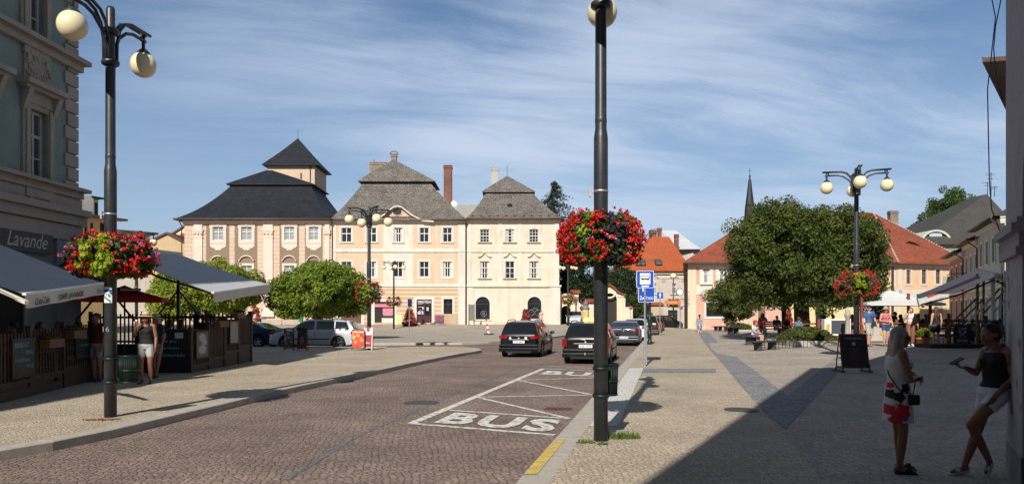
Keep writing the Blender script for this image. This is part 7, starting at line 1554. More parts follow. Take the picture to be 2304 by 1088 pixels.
def onfence(fe, t, nm, label, w, z0, z1, m, frame=DARKWOOD, txt=None, y=-.055):
    """a board hung on a fence: a thing of its own, placed in the fence's frame"""
    d = Vector((math.cos(fe.rotation_euler.z), math.sin(fe.rotation_euler.z), 0)); e = empty(nm, Vector(fe.location)+d*t, fe.rotation_euler.z, label, 'board'); mb = MB()
    mb.box(-w/2, w/2, y-.02, y, z0, z1); mb.build('panel', m, e); mb = MB(); mb.box(-w/2-.04, -w/2, y-.03, y+.01, z0-.04, z1+.04); mb.box(w/2, w/2+.04, y-.03, y+.01, z0-.04, z1+.04); mb.box(-w/2, w/2, y-.03, y+.01, z1, z1+.04); mb.box(-w/2, w/2, y-.03, y+.01, z0-.04, z0); mb.build('frame', frame, e)
    if txt:
        mb = MB()
        for s_, x, z, h_, w_ in txt: mb.text(s_, (x, y-.022, z), (1, 0, 0), (0, 0, 1), h_, width=w_)
        mb.build('chalk_writing', CHALKBL, e)
    return e
fd1 = lambda px: ((lambda r: (lambda t: t)( ))(0)) if False else None
def tf(fe, px):
    A = Vector(fe.location).xy; d = Vector((math.cos(fe.rotation_euler.z), math.sin(fe.rotation_euler.z))); r = Vector(((px-HX)/F, 1)); n = Vector((-d.y, d.x)); t = A.dot(n)/r.dot(n); return (r*t-A).dot(d)
t0, t1_ = tf(fe1, 20), tf(fe1, 70); onfence(fe1, (t0+t1_)/2, 'chalkboard', 'framed chalkboard with pale blue breakfast writing at the left edge fence', t1_-t0, .46, 1.18, mat('chalkboard_olive', (.06, .06, .045), .85, .3, 4), txt=(('BREAKFAST', -.12, 1.03, .10, .62), ('MENU', .22, .88, .09, .34), ('SMAŽENKA', -.08, .74, .09, .66), ('79 Kč', .25, .60, .08, .3)))
t0, t1_ = tf(fe1, 165), tf(fe1, 200); onfence(fe1, (t0+t1_)/2, 'chalkboard', 'dim chalkboard on the fence left of the lamp post, beneath the small planter box', t1_-t0, .68, 1.30, CHALKB, txt=(('coffee', 0, 1.1, .07, .4), ('ice cream', 0, .92, .07, .55)))
t0, t1_ = tf(fe2, 437), tf(fe2, 463); e = onfence(fe2, (t0+t1_)/2, 'terrace_board', 'grey panel with pale linked circles on the far picket fence', t1_-t0, .42, 1.16, mat('grey_panel', (.16, .145, .14), .7))
mb = MB()
for x, z, r_ in ((-.02, 1.0, .15), (.12, .86, .12), (-.02, .64, .17)):
    mb.add([(x+r_*1.6*math.cos(a), -.080, z+r_*.8*math.sin(a)) for a in [2*math.pi*i/20 for i in range(20)]], [tuple(range(20))])
mb.build('circles_emblem', mat('pale_emblem', (.42, .40, .40), .7), e)
t0, t1_ = tf(fe2, 513), tf(fe2, 531); onfence(fe2, (t0+t1_)/2, 'terrace_board', 'blank beige panel on the far picket fence near its end', t1_-t0, .75, 1.45, mat('beige_panel', (.34, .30, .24), .7))
def pbox(fe, px, z, label, seed):
    t = tf(fe, px); d = Vector((math.cos(fe.rotation_euler.z), math.sin(fe.rotation_euler.z), 0)); e = empty('planter_box', Vector(fe.location)+d*t+Vector((0, 0, z)), fe.rotation_euler.z, label, 'planter box', 'planter boxes on the terrace fence'); mb = MB()
    for k in range(3): mb.box(-.36, .36, -.26, -.24, k*.065, k*.065+.055); mb.box(-.36, .36, -.07, -.06, k*.065, k*.065+.055); mb.box(-.38, -.36, -.26, -.06, k*.065, k*.065+.055); mb.box(.36, .38, -.26, -.06, k*.065, k*.065+.055)
    mb.box(-.35, .35, -.24, -.07, .0, .15); mb.build('wooden_box', mat('planter_wood', (.17, .085, .045), .7, .2, 9), e)
    rng = np.random.default_rng(seed); leaves([(rng.uniform(-.33, .33), -.15+rng.uniform(-.06, .06), .2+rng.uniform(0, .07), .05) for i in range(26)], 500, .03, 'foliage', HEDGE, e, rng)
pbox(fe1, 100, .98, 'wooden planter box hung on the near fence between the two chalkboards', 71); pbox(fe1, 155, 1.14, 'wooden planter box hung on the near fence left of the lamp post', 72); pbox(fe2, 487, 1.30, 'wooden planter box on the far fence left of its middle', 73); pbox(fe2, 527, 1.56, 'wooden planter box near the end of the far fence', 74)
def awning(label, P, Q, Q2, P2, vh, seed, textf=None, arms=True, post=(), name='awning', fabric=None, val=None, sag=.05):
    """P, Q lower front edge; P2, Q2 upper edge beside P and Q"""
    e = empty(name, (0, 0, 0), 0, label, 'awning'); P, Q, Q2, P2 = map(Vector, (P, Q, Q2, P2)); mb = MB(); n_, k_ = 12, 8; V = []
    for i in range(n_+1):
        a = P.lerp(Q, i/n_); b = P2.lerp(Q2, i/n_)
        for j in range(k_+1): q = a.lerp(b, j/k_); q = q-Vector((0, 0, sag*math.sin(math.pi*j/k_)+.008*math.sin(i*2.1+j))); V.append(q)
    m0 = len(V); V2 = [v-Vector((0, 0, .012)) for v in V]; I = lambda i, j: i*(k_+1)+j
    fs = [(I(i, j), I(i, j+1), I(i+1, j+1), I(i+1, j)) for i in range(n_) for j in range(k_)]
    mb.add(V, fs, 0, True); mb.add(V2, [f[::-1] for f in fs], 0, True); mb.build('fabric', fabric or AWN, e)
    mb = MB(); out_ = (P-P2).normalized(); out_.z = 0
    mb.bar(P, Q, .07, .05); mb.build('front_rail', val or SWHITE, e)
    mb = MB(); nn = 24; wob = [.012*math.sin(i*1.3) for i in range(nn+1)]
    tp = [P.lerp(Q, i/nn)-Vector((0, 0, .03))+out_*.03 for i in range(nn+1)]; bt = [tp[i]-Vector((0, 0, vh+.006*math.sin(i*.9)))+out_*(wob[i]+.02) for i in range(nn+1)]
    mb.add(tp+bt, [(i, i+1, nn+2+i, nn+1+i) for i in range(nn)], 0, True); t2 = [v-out_*.012 for v in tp]; b2 = [v-out_*.012 for v in bt]; mb.add(t2+b2, [(nn+1+i, nn+2+i, i+1, i) for i in range(nn)], 0, True); vb = mb.build('valance', val or AWNV, e)
    mb = MB(); mb.bar(P2, Q2, .18, .16); mb.build('cassette', val or STEEL, e)
    if arms:
        for t in (.06, .94): 
            a = P.lerp(Q, t)-Vector((0, 0, .07)); b = P2.lerp(Q2, t)-Vector((0, 0, .2)); m = (a+b)/2+Vector((0, 0, -.12)); mb = MB(); mb.tube([b, m, a], .035, 6); mb.build('arm', BLACKM, e)
    if textf: textf(e, P, Q, out_, vb)
    return e
def val_text(e, P, Q, out_, vb):
    xa = (P-Q).normalized(); xa = (Q-P).normalized(); up = Vector((0, 0, 1)); mb = MB(); Ln = (Q-P).length
    def pt(t, dz): return P.lerp(Q, t)-Vector((0, 0, .03+dz))+out_*.062
    mb.text('CAFÉ LAVANDE', pt(.505, .20), xa, up, .15, width=Ln*.32, bold=.03); mb.text('Coca-Cola', pt(.16, .22), xa, up, .15, width=Ln*.155, shear=.35, bold=.02); mb.text('Coca-Cola', pt(.93, .20), xa, up, .14, width=Ln*.13, shear=.35); mb.build('valance_lettering', INK, vb)
aw1 = awning('large grey white awning with café lettering on its valance at the left edge', (-9.5, 14.5, 2.10), (-10.43, 19.0, 2.50), (-14.1, 19.0, 3.92), (-14.1, 14.5, 3.80), .25, 1, val_text)
aw2 = awning('second grey awning over the far café terrace, its front edge in the sun', (-8.72, 21.7, 2.33), (-8.80, 27.0, 2.78), (-12.55, 28.2, 3.95), (-12.4, 22.3, 3.75), .26, 2)
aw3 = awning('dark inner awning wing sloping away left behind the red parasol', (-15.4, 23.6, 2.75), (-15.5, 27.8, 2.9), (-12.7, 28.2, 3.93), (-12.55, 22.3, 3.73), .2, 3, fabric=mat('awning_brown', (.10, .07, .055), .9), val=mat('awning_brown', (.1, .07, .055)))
for k, p in enumerate(((-12.45, 27.8), (-12.45, 22.8))):
    e = empty('awning_post', (p[0], p[1], .0), 0, ('far' if k == 0 else 'near')+' black post with diagonal braces carrying the second awning', 'post'); mb = MB(); mb.box(-.05, .05, -.05, .05, 0, 3.8); mb.bar((0, 0, 2.6), (-.9, 0, 1.5), .05, .05); mb.bar((0, 0, 2.6), (.9, 0, 1.5), .05, .05); mb.build('post', BLACKM, e)
mb = MB(); a = at(-30, 640, 13.0); b = at(60, 680, 12.2); mb.bar(a, b, .06, .06); mb.add([a, b, b+Vector((-3, 1.0, 1.1)), a+Vector((-3, .6, 1.1))], [(0, 1, 2, 3)]); mb.add([v+Vector((0, 0, -.02)) for v in (a, b, b+Vector((-3, 1.0, 1.1)), a+Vector((-3, .6, 1.1)))], [(3, 2, 1, 0)]); o = mb.build('awning', AWNV); tag(o, 'pale edge of another lower awning cut by the left border', 'awning')
def parasol(label, x, y, z, h, w, d, rise, m, pole=STEEL, name='parasol', fl=.14, rz=0, ribs=8, square=True):
    e = empty(name, (x, y, z), rz, label, 'parasol'); mb = MB(); mb.tube([(0, 0, 0), (0, 0, h+rise)], .03, 8); mb.build('pole', pole, e); N_ = 4 if square else ribs; pts = [(-w/2, -d/2), (w/2, -d/2), (w/2, d/2), (-w/2, d/2)] if square else [(w/2*math.cos(2*math.pi*i/N_), d/2*math.sin(2*math.pi*i/N_)) for i in range(N_)]
    mb = MB(); k_ = 6
    for i in range(N_):
        a, b = Vector((*pts[i], h)), Vector((*pts[(i+1) % N_], h)); t = Vector((0, 0, h+rise))
        for j in range(k_):
            f = lambda v, q: v.lerp(t, q)-Vector((0, 0, rise*.10*math.sin(math.pi*q)))
            mb.add([f(a, j/k_), f(b, j/k_), f(b, (j+1)/k_), f(a, (j+1)/k_)], [(0, 1, 2, 3)])
        z_ = Vector((0, 0, fl)); mb.add([a-z_, b-z_, b, a], [(0, 1, 2, 3)])
    mb.build('canopy', m, e); return e
REDF = mat('red_parasol_cloth', (.62, .03, .045), .8, .1)
ps = parasol('red parasol between the two café awnings behind the lamp post', -13.0, 23.8+1.2, .1, 2.15, 2.5, 2.5, .42, REDF, rz=R(20))
mb = MB(); mb.box(-.3, .3, -.02, .02, 0, .09); o = mb.build('parasol_mark', SWHITE, ps); o.location = (.3, -1.0, 2.38); o.rotation_euler = (R(-60), 0, 0)
# ------------------------------------------------------------------ right-hand terrace
TZ = .28
RED2 = REDWOOD
def rail_fence(label, A, B, posts, hts=(.45, .85), hp=1.05, m=RED2, z=TZ, cat='fence', name='rail_fence'):
    A = Vector((*A, z)); B = Vector((*B, z)); e = empty(name, A, math.atan2(B.y-A.y, B.x-A.x), label, cat); Ln = (B-A).length
    for k in range(posts+1): u = Ln*k/posts; mb = MB(); mb.box(u-.07, u+.07, -.07, .07, 0, hp+.1); mb.build('post', m, e)
    for h in hts: mb = MB(); mb.box(0, Ln, -.03, .03, h, h+.13); mb.build('rail', m, e)
    return e
def G(px, Z): return (cpos(px, Z), Z)
rail_fence('red brown rail fence behind the walking couple', G(1842, 39), G(2062, 38), 5)
rail_fence('red brown rail fence in front of the tables, right of the terracotta pot', G(2066, 34.0), G(2135, 33.4), 1, hp=1.35, hts=(.4, .85))
rail_fence('dark rail fence along the far side of the shaded terrace', G(2100, 44), G(2250, 42), 5, m=DARKWOOD, hts=(.5, .95))
rail_fence('red brown rail fence continuing behind the woman in black', G(2135, 33.4), G(2200, 36), 2, hts=(.4, .85))
for px_, Z, lab in ((1938, 38.6, 'tall thin red post at the left end of the white marquee'), (2044, 41, 'tall thin red post under the marquee, middle'), (2093, 41, 'tall thin red post at the right end of the white marquee')):
    mb = MB(); mb.box(-.06, .06, -.06, .06, 0, 2.6); o = mb.build('terrace_post', RED2, loc=(cpos(px_, Z), Z, TZ-.05)); tag(o, lab, 'post', 'tall red terrace posts')
mb = MB(); Zm = 41; a, b = cpos(1938, Zm), cpos(2112, Zm)
CW = mat('white_canvas', (.62, .62, .62), .85, .05, 2)
parasol('broad white marquee canopy shading the tables right of the tree', (a+b)/2, Zm+1.2, TZ-.05, 2.05, b-a, 3.8, .78, CW, name='marquee', fl=.12)
parasol('smaller white canopy left of the marquee behind the leafy twigs', cpos(1890, 44), 45, TZ-.05, 2.05, 3.4, 3.2, .6, CW, name='marquee', fl=.15)
aw4 = awning('white awning with red stripe sloping left over the shaded terrace', at(2070, 684, 31.5), at(2064, 662, 36.5), at(2192, 606, 36.5), at(2243, 619, 31.5), .18, 4, fabric=mat('white_red_awning', (.72, .67, .58), .85, .05, 2), val=mat('cream_valance', (.60, .57, .52)), sag=.06)
mb = MB(); a, b = at(2070, 684, 31.5), at(2243, 619, 31.5); a2, b2 = at(2064, 662, 36.5), at(2192, 606, 36.5)
for t in (.55,):
    q0 = a.lerp(a2, .30); q1 = b.lerp(b2, .30); q2 = b.lerp(b2, .52); q3 = a.lerp(a2, .52); up_ = Vector((0, 0, .012)); n_ = 8
    for i in range(1, 7):
        f = lambda u, v, i_: u.lerp(v, i_/n_)-Vector((0, 0, .06*math.sin(math.pi*i_/n_)))+up_
        mb.quad(f(q0, q1, i), f(q0, q1, i+1), f(q3, q2, i+1), f(q3, q2, i))
mb.build('red_stripe', mat('awning_red_print', (.50, .06, .09), .8), aw4)
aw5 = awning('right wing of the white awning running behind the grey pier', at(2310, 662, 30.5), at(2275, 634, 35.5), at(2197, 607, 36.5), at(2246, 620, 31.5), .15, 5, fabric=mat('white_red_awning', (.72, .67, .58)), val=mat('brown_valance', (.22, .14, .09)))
for px_, Z, w_, m_, lab in ((2234, 32, .11, SWHITE, 'white post holding up the right awning'), (2199, 33, .08, mat('pale_timber', (.28, .19, .11), .7), 'left slim timber post under the right awning'), (2213, 36, .08, mat('pale_timber', (.28, .19, .11), .7), 'second slim timber post under the right awning')):
    e = empty('awning_post', (cpos(px_, Z), Z, TZ-.05), 0, lab, 'post'); h_ = 3.25; mb = MB(); mb.box(-w_/2, w_/2, -w_/2, w_/2, 0, h_); mb.bar((0, 0, 2.2), (-1.3, 0, .9), .06, .06); mb.bar((0, 0, 1.5), (1.0, 0, 2.6), .06, .06); mb.build('post', m_, e)
# beer bar
e = empty('bar_counter', (cpos(1878, 38), 37.6, TZ-.08), R(-2), 'red wooden bar counter with a white framed panel and a beer glass picture', 'bar counter'); mb = MB(); mb.box(-.8, .75, 0, .5, 0, .42); mb.build('base', RED2, e)
mb = MB(); mb.box(-.68, .62, -.03, .4, .42, 1.25); pn = mb.build('panel', SWHITE, e); mb = MB(); mb.box(-.35, .56, -.036, -.031, .50, 1.18); mb.build('dark_field', mat('dark_field', (.06, .07, .08), .5), pn)
mb = MB(); mb.prism([(-.58, .54), (-.44, .54), (-.41, 1.0), (-.61, 1.0)], lambda a, b, q: (a, q, b), -.040, -.032); mb.build('beer_picture', mat('beer_yellow', (.66, .38, .02), .5), pn); mb = MB(); mb.prism([(-.61, 1.0), (-.41, 1.0), (-.42, 1.1), (-.6, 1.1)], lambda a, b, q: (a, q, b), -.040, -.032); mb.build('foam_picture', SWHITE, pn)
e = empty('picnic_table', (cpos(1822, 41), 41, TZ-.1), 0, 'red trestle table behind the hedge bed beside the bar counter', 'table'); mb = MB(); mb.box(-.8, .8, -.4, .4, .95, 1.02); mb.build('table_top', RED2, e)
for s in (-1, 1): mb = MB(); mb.bar((-.6, s*.1, 0), (.6, s*.1, .95), .06, .06); mb.bar((.6, s*.1, 0), (-.6, s*.1, .95), .06, .06); mb.build('leg', RED2, e)
# menu counter with small pictures behind the couple
e = empty('snack_counter', (cpos(2016, 37.5), 37.7, TZ-.05), 0, 'pale counter with menu pictures behind the woman in striped trousers', 'counter'); mb = MB(); mb.box(-1.2, 1.0, 0, .4, .1, 1.0); mb.build('body', stucco('pale_counter', (.45, .42, .38), .3), e); mb = MB(); mb.box(-.75, .55, -.02, -.002, .78, 1.0)
o = mb.build('menu_strip', CHALKB, e); t_ = MB(); t_.text('KÁVA A MÖVENPICK' if False else 'KÁVA A VÍNO', (-.1, -.023, .83), (1, 0, 0), (0, 0, 1), .11, width=1.1); t_.build('menu_lettering', SWHITE, o)
mb = MB(); 
for k, x in enumerate((-.6, -.1, .4)): mb.lathe([(.001, 0), (.13, 0)], (x, 0, 0), 14)
o = mb.build('food_pictures', mat('food_picture', (.55, .35, .10), .6, .4, 12), e); o.location = (0, -.012, .5); o.rotation_euler = (R(90), 0, 0)
# café bistro sign
e = empty('cafe_sign', (cpos(2165, 31), 31, TZ-.0), 0, 'square black café bistro sign with crossed cutlery on the dark low platform', 'café sign'); mb = MB(); mb.box(-.36, .36, -.02, .02, .18, .97); mb.build('board', CHALKB, e)
t_ = MB(); t_.text('CAFÉ', (0, -.024, .76), (1, 0, 0), (0, 0, 1), .12, width=.34, bold=.01); t_.text('BISTRO', (0, -.024, .26), (1, 0, 0), (0, 0, 1), .11, width=.44, bold=.01); t_.build('lettering', mat('sign_cream', (.55, .52, .47), .7), e)
mb = MB(); mb.bar((-.12, -.025, .46), (.13, -.025, .70), .008, .02); mb.bar((.12, -.025, .46), (-.13, -.025, .70), .008, .02); mb.ball((-.11, -.025, .68), .035, 8, 6, sc=(1, .2, 1.3)); mb.ball((.11, -.025, .68), .035, 8, 6, sc=(1, .2, 1.3)); mb.build('cutlery_emblem', mat('sign_cream', (.55, .52, .47), .7), e)
mb = MB(); mb.box(-1.0, 3.2, -.1, 1.2, -.05, .16); o = mb.build('platform', mat('dark_platform', (.03, .025, .022), .8), loc=(cpos(2150, 31), 31.1, TZ)); tag(o, 'low dark platform under the café bistro sign', 'platform')
# terracotta pot
q = (cpos(2077, 33), 33); e = empty('potted_plant', (q[0], q[1], TZ-.06), 0, 'terracotta pot with a round bushy green plant', 'potted plant'); mb = MB(); mb.lathe([(.001, 0), (.19, 0), (.27, .36), (.30, .36), (.30, .44), (.25, .44), (.25, .38), (.001, .38)], (0, 0, 0), 24); mb.build('pot', mat('terracotta', (.50, .17, .07), .8, .12, 5), e)
rng = np.random.default_rng(81); cl = blob(rng, (0, 0, .62), (.32, .32, .24), 60, .08, .7); leaves(cl, 3500, .03, 'foliage', LF_A, e, rng)
# tables and chairs
def make_chair():
    e = empty('cafe_chair'); D = mat('dark_rattan', (.035, .028, .025), .7, .2)
    mb = MB(); mb.box(-.22, .22, -.22, .22, .42, .46); mb.build('seat', D, e)
    for sx_ in (-1, 1):
        for sy_ in (-1, 1): mb = MB(); mb.tube([(sx_*.2, sy_*.2, 0), (sx_*.19, sy_*.19, .42)], .014, 6); mb.build('leg', D, e)
    mb = MB(); mb.tube([(-.21, .21, .44), (-.22, .25, .7), (-.17, .27, .86), (0, .28, .90), (.17, .27, .86), (.22, .25, .7), (.21, .21, .44)], .016, 6)
    for k in range(5): x = -.15+k*.075; mb.tube([(x, .22, .46), (x, .27, .87)], .008, 5)
    mb.build('backrest', mat('pale_bent_rattan', (.20, .13, .08), .6), e)
    for s in (-1, 1): mb = MB(); mb.tube([(s*.22, .23, .66), (s*.25, 0, .66), (s*.23, -.2, .62), (s*.2, -.2, .44)], .013, 6); mb.build('armrest', mat('pale_bent_rattan', (.2, .13, .08)), e)
    return e
def make_table():
    e = empty('cafe_table'); mb = MB(); mb.lathe([(.001, .70), (.38, .70), (.38, .74), (.001, .74)], (0, 0, 0), 20); mb.build('table_top', mat('table_grey', (.22, .19, .16), .4), e); mb = MB(); mb.tube([(0, 0, .02), (0, 0, .7)], .03, 8); mb.lathe([(.001, .0), (.24, 0), (.22, .03), (.001, .03)], (0, 0, 0), 16); mb.build('pedestal', BLACKM, e); return e
ch0, tb0 = make_chair(), make_table(); fs_ = [True, True]; random.seed(12)
spots = [(2146, 34.5, 'beside the café bistro sign'), (2176, 35.5, 'behind the café bistro sign'), (2206, 34.2, 'near the timber posts'), (2236, 33.4, 'beside the white awning post'), (2190, 38.5, 'in the middle of the shaded terrace'), (2228, 39, 'far back beside the pink houses'), (2050, 40.5, 'below the white marquee, right'), (1975, 40.8, 'below the white marquee, left')]
for k, (px_, Z, lab) in enumerate(spots):
    x, y = cpos(px_, Z), Z; t = tb0 if fs_[1] else copy_tree(tb0); fs_[1] = False; place(t, x, y, TZ-.03, 0, 'round café table '+lab, 'table', 'café tables on the right terrace')
    for j, a in enumerate((20, 150, 265)):
        sd_ = ('right', 'left', 'near')[j]
        c = ch0 if fs_[0] else copy_tree(ch0); fs_[0] = False; ar_ = R(a+k*23); place(c, x+.62*math.cos(ar_), y+.62*math.sin(ar_), TZ-.03, ar_-math.pi/2, 'dark rattan armchair, '+sd_+' one at the round table '+lab, 'chair', 'rattan chairs '+lab)
for k, (x, y, lab) in enumerate(((-11.4, 15.6, 'nearest the left edge'), (-11.9, 17.6, 'behind the lamp post basket side'), (-11.0, 23.4, 'behind the chalk counter'), (-11.0, 25.6, 'at the back under the second awning'))):
    t = copy_tree(tb0); place(t, x, y, .2, 0, 'dark terrace table '+lab, 'table', 'tables in the shaded left café')
# ------------------------------------------------------------------ people
def fin(mb, name, m, parent, vox, smooth=2, disp=0.):
    """one continuous surface out of overlapping closed pieces"""
    me = bpy.data.meshes.new(name); me.from_pydata(mb.v, [], mb.f); ob = bpy.data.objects.new(name, me); COL.objects.link(ob)
    r = ob.modifiers.new('r', 'REMESH'); r.mode = 'VOXEL'; r.voxel_size = vox
    if smooth: s_ = ob.modifiers.new('s', 'SMOOTH'); s_.iterations = smooth; s_.factor = .5
    dg = bpy.context.evaluated_depsgraph_get(); dg.update(); m2 = bpy.data.meshes.new_from_object(ob.evaluated_get(dg)); bpy.data.objects.remove(ob); bpy.data.meshes.remove(me)
    m2.name = name; m2.materials.clear(); m2.materials.append(m); m2.polygons.foreach_set('use_smooth', [True]*len(m2.polygons)); m2.polygons.foreach_set('material_index', [0]*len(m2.polygons))
    o = bpy.data.objects.new(name, m2); COL.objects.link(o); o.parent = parent; return o
def cap(mb, a, b, r0, r1, n=12, ell=None):
    a, b = Vector(a), Vector(b); mb.ball(a, r0, n, 8); mb.ball(b, r1, n, 8); mb.tube([a, b], [r0, r1], n)
def chain(mb, pts, rs, n=12):
    for i in range(len(pts)-1): cap(mb, pts[i], pts[i+1], rs[i], rs[i+1], n)
def torso(mb, rings, n=20):
    """rings: (x, y, z, half width, half depth, yaw)"""
    V = []
    for x, y, z, a, b, yw in rings:
        for k in range(n):
            t = 2*math.pi*k/n; c, s = math.cos(t), math.sin(t); ux = a*abs(c)**.85*(1 if c > 0 else -1); uy = b*abs(s)**.9*(1 if s > 0 else -1)
            V.append((x+ux*math.cos(yw)-uy*math.sin(yw), y+ux*math.sin(yw)+uy*math.cos(yw), z))
    m = len(rings); fs = [(i*n+k, i*n+(k+1) % n, (i+1)*n+(k+1) % n, (i+1)*n+k) for i in range(m-1) for k in range(n)]+[tuple(range(n))[::-1], tuple(range((m-1)*n, m*n))]
    mb.add(V, fs)
def hand(mb, w_, d, pn, side, curl=.5, spread=.16, s=1.0):
    """palm from wrist w_ along d, palm normal pn (towards the curled side), five separate fingers"""
    w_, d, pn = Vector(w_), Vector(d).normalized(), Vector(pn).normalized(); pn = (pn-d*pn.dot(d)).normalized(); sd_ = d.cross(pn)*side
    for q in (-.026, -.009, .009, .026): cap(mb, w_+sd_*q*.6*s, w_+d*.085*s+sd_*q*s, .013*s, .0115*s, 8)
    for k, (q, l) in enumerate(((-.030, .062), (-.0105, .074), (.0095, .080), (.029, .072))):
        p = w_+d*.088*s+sd_*q*s; dr = (d+sd_*(q*spread*20)).normalized(); a = curl*.55
        for j, f in enumerate((.45, .32, .23)):
            a += curl*.55*(j > 0); v = dr*math.cos(a)+pn*math.sin(a); q2 = p+v*l*f*s; cap(mb, p, q2, (.0088-.001*j)*s, (.0080-.001*j)*s, 7); p = q2
    p = w_+d*.028*s-sd_*(-.028)*s*1.0; v = (d*.75+sd_*.75+pn*.35).normalized(); q = p+v*.035*s; cap(mb, p, q, .0115*s, .0098*s, 8); v = (d*.9+sd_*.25+pn*.5).normalized(); cap(mb, q, q+v*.032*s, .0098*s, .008*s, 8)
SK1 = mat('tanned_skin', (.26, .12, .07), .55, .06, 9); SK2 = mat('light_skin', (.52, .30, .21), .55, .06, 9)
HB = mat('dark_brown_hair', (.030, .017, .012), .55, .3, 30); HBL = mat('grey_blond_hair', (.34, .29, .24), .5, .25, 40); HRD = mat('auburn_hair', (.09, .035, .018), .55, .3, 30)
STRAW = mat('straw_hat', (.50, .40, .24), .85, .15, 30); LIP = mat('lips', (.30, .07, .06), .5); EYE = mat('eye_white', (.5, .5, .5), .3); IRIS = mat('iris_dark', (.02, .012, .01), .2)
def cloth(name, c, v=.08, vs=6, **k): return mat(name, c, .85, v, vs, **k)
def person(label, loc, rz, H=1.68, vox=.012, skin=SK2, J=None, top=None, bottom=None, hair=('short', HB), hat=None, shoes=None, sung=False, bag=None, hands=(.5, .5), fem=True, extra=None, hold=None, group=None, face=True, name='person', lean=0.0, headrot=0., headpitch=0., fing=True):
    k = H/1.70; e = empty(name, loc, rz, label, 'person', group); e.scale = (k, k, k)
    j = dict(head=(0, -.01, 1.585), neck=(0, .015, 1.42), chest=(0, .01, 1.27), waist=(0, .01, 1.07), pelvis=(0, .01, .93), shr=(-.175, .02, 1.395), shl=(.175, .02, 1.395), elr=(-.225, .04, 1.12), ell=(.225, .04, 1.12), wrr=(-.235, -.04, .88), wrl=(.235, -.04, .88), hdr=(-.02, -.15, -1), hdl=(.02, -.15, -1), hpr=(-.09, .01, .90), hpl=(.09, .01, .90), knr=(-.10, -.015, .49), knl=(.10, -.015, .49), anr=(-.105, .03, .085), anl=(.105, .03, .085), tor=(-.125, -.13, .03), tol=(.125, -.13, .03))
    j.update(J or {}); j = {a: Vector(b) for a, b in j.items()}
    wsh = 1.0 if fem else 1.12; am = 1.0 if fem else 1.12
    def T(x): return j[x]
    yaw = math.atan2(T('shl').y-T('shr').y, T('shl').x-T('shr').x)
    def rings(g=0., z0=None, z1=None):
        P, W_, C_, N_ = T('pelvis'), T('waist'), T('chest'), T('neck'); hy = math.atan2(T('hpl').y-T('hpr').y, T('hpl').x-T('hpr').x)
        base = [(P+Vector((0, 0, -.09)), .125, .085, hy), (P, .172 if fem else .165, .118, hy), (P.lerp(W_, .5), .158, .108, (hy+yaw)/2), (W_, .128 if fem else .148, .092, yaw), (W_.lerp(C_, .5), .142*wsh, .100, yaw), (C_, .158*wsh, .116 if fem else .118, yaw), (C_.lerp(N_, .45), .168*wsh, .098, yaw), (C_.lerp(N_, .78), .135*wsh, .070, yaw), (N_+Vector((0, 0, -.01)), .062, .056, yaw), (N_+Vector((0, 0, .045)), .050, .052, yaw)]
        return [(p.x, p.y, p.z, a+g, b+g, y) for p, a, b, y in base]
    mb = MB(); torso(mb, rings())
    if fem:
        C_ = T('chest'); fw = Vector((math.sin(yaw), -math.cos(yaw), 0)); sx_ = Vector((math.cos(yaw), math.sin(yaw), 0))
        for s in (-1, 1): mb.ball(C_+fw*.075+sx_*s*.072+Vector((0, 0, .0)), .062, 12, 8)
    hd = T('head'); Rh = Matrix.Rotation(headrot, 3, 'Z') @ Matrix.Rotation(headpitch, 3, 'X')
    h = lambda x, y, z: hd+Rh @ Vector((x, y, z))
    chain(mb, [T('neck')+Vector((0, 0, -.03)), hd+Vector((0, .02, -.05))], [.056, .050])
    Mh = Rh.to_4x4()
    mb.ball(h(0, .012, .030), .1, 18, 14, sc=(.76, .95, .93), M_=Mh); mb.ball(h(0, -.025, -.045), .07, 14, 10, sc=(.82, .85, .95), M_=Mh); cap(mb, h(0, -.055, -.095), h(0, -.05, -.08), .022, .03, 10)
    chain(mb, [h(0, -.083, .01), h(0, -.104, -.028), h(0, -.092, -.038)], [.009, .0125, .012], 8)
    for s in (-1, 1):
        mb.ball(h(s*.078, .012, -.005), .028, 8, 6, sc=(.4, .75, 1.1), M_=Mh); cap(mb, h(s*.038, -.068, -.03), h(s*.05, -.05, -.03), .022, .022, 8)
    cap(mb, h(-.018, -.082, -.062), h(.018, -.082, -.062), .009, .009, 6); cap(mb, h(-.04, -.076, .022), h(.04, -.076, .022), .013, .013, 6)
    for s in 'rl':
        sg = -1 if s == 'r' else 1
        chain(mb, [T('chest').lerp(T('sh'+s), .7)+Vector((0, 0, .06)), T('sh'+s), T('sh'+s).lerp(T('el'+s), .35), T('el'+s)], [.05, .055*am, .048*am, .037*am]); chain(mb, [T('el'+s), T('el'+s).lerp(T('wr'+s), .3), T('wr'+s)], [.037*am, .039*am, .025*am])
        if fing: hand(mb, T('wr'+s), T('hd'+s), (-sg, .0, 0) if J is None or 'pn'+s not in J else J['pn'+s], -1 if s == 'r' else 1, hands[0 if s == 'r' else 1])
        else: cap(mb, T('wr'+s), T('wr'+s)+T('hd'+s).normalized()*.12, .03, .022, 8)
        chain(mb, [T('hp'+s), T('hp'+s).lerp(T('kn'+s), .45), T('kn'+s)], [.090, .074, .054]); chain(mb, [T('kn'+s), T('kn'+s).lerp(T('an'+s), .33), T('an'+s)], [.052, .053, .034])
        an, to = T('an'+s), T('to'+s); heel = an+(an-to)*.22+Vector((0, 0, -.045)); chain(mb, [an, heel, an.lerp(to, .5)+Vector((0, 0, -.01)), to], [.034, .026, .030, .022])
    fin(mb, 'body', skin, e, vox)
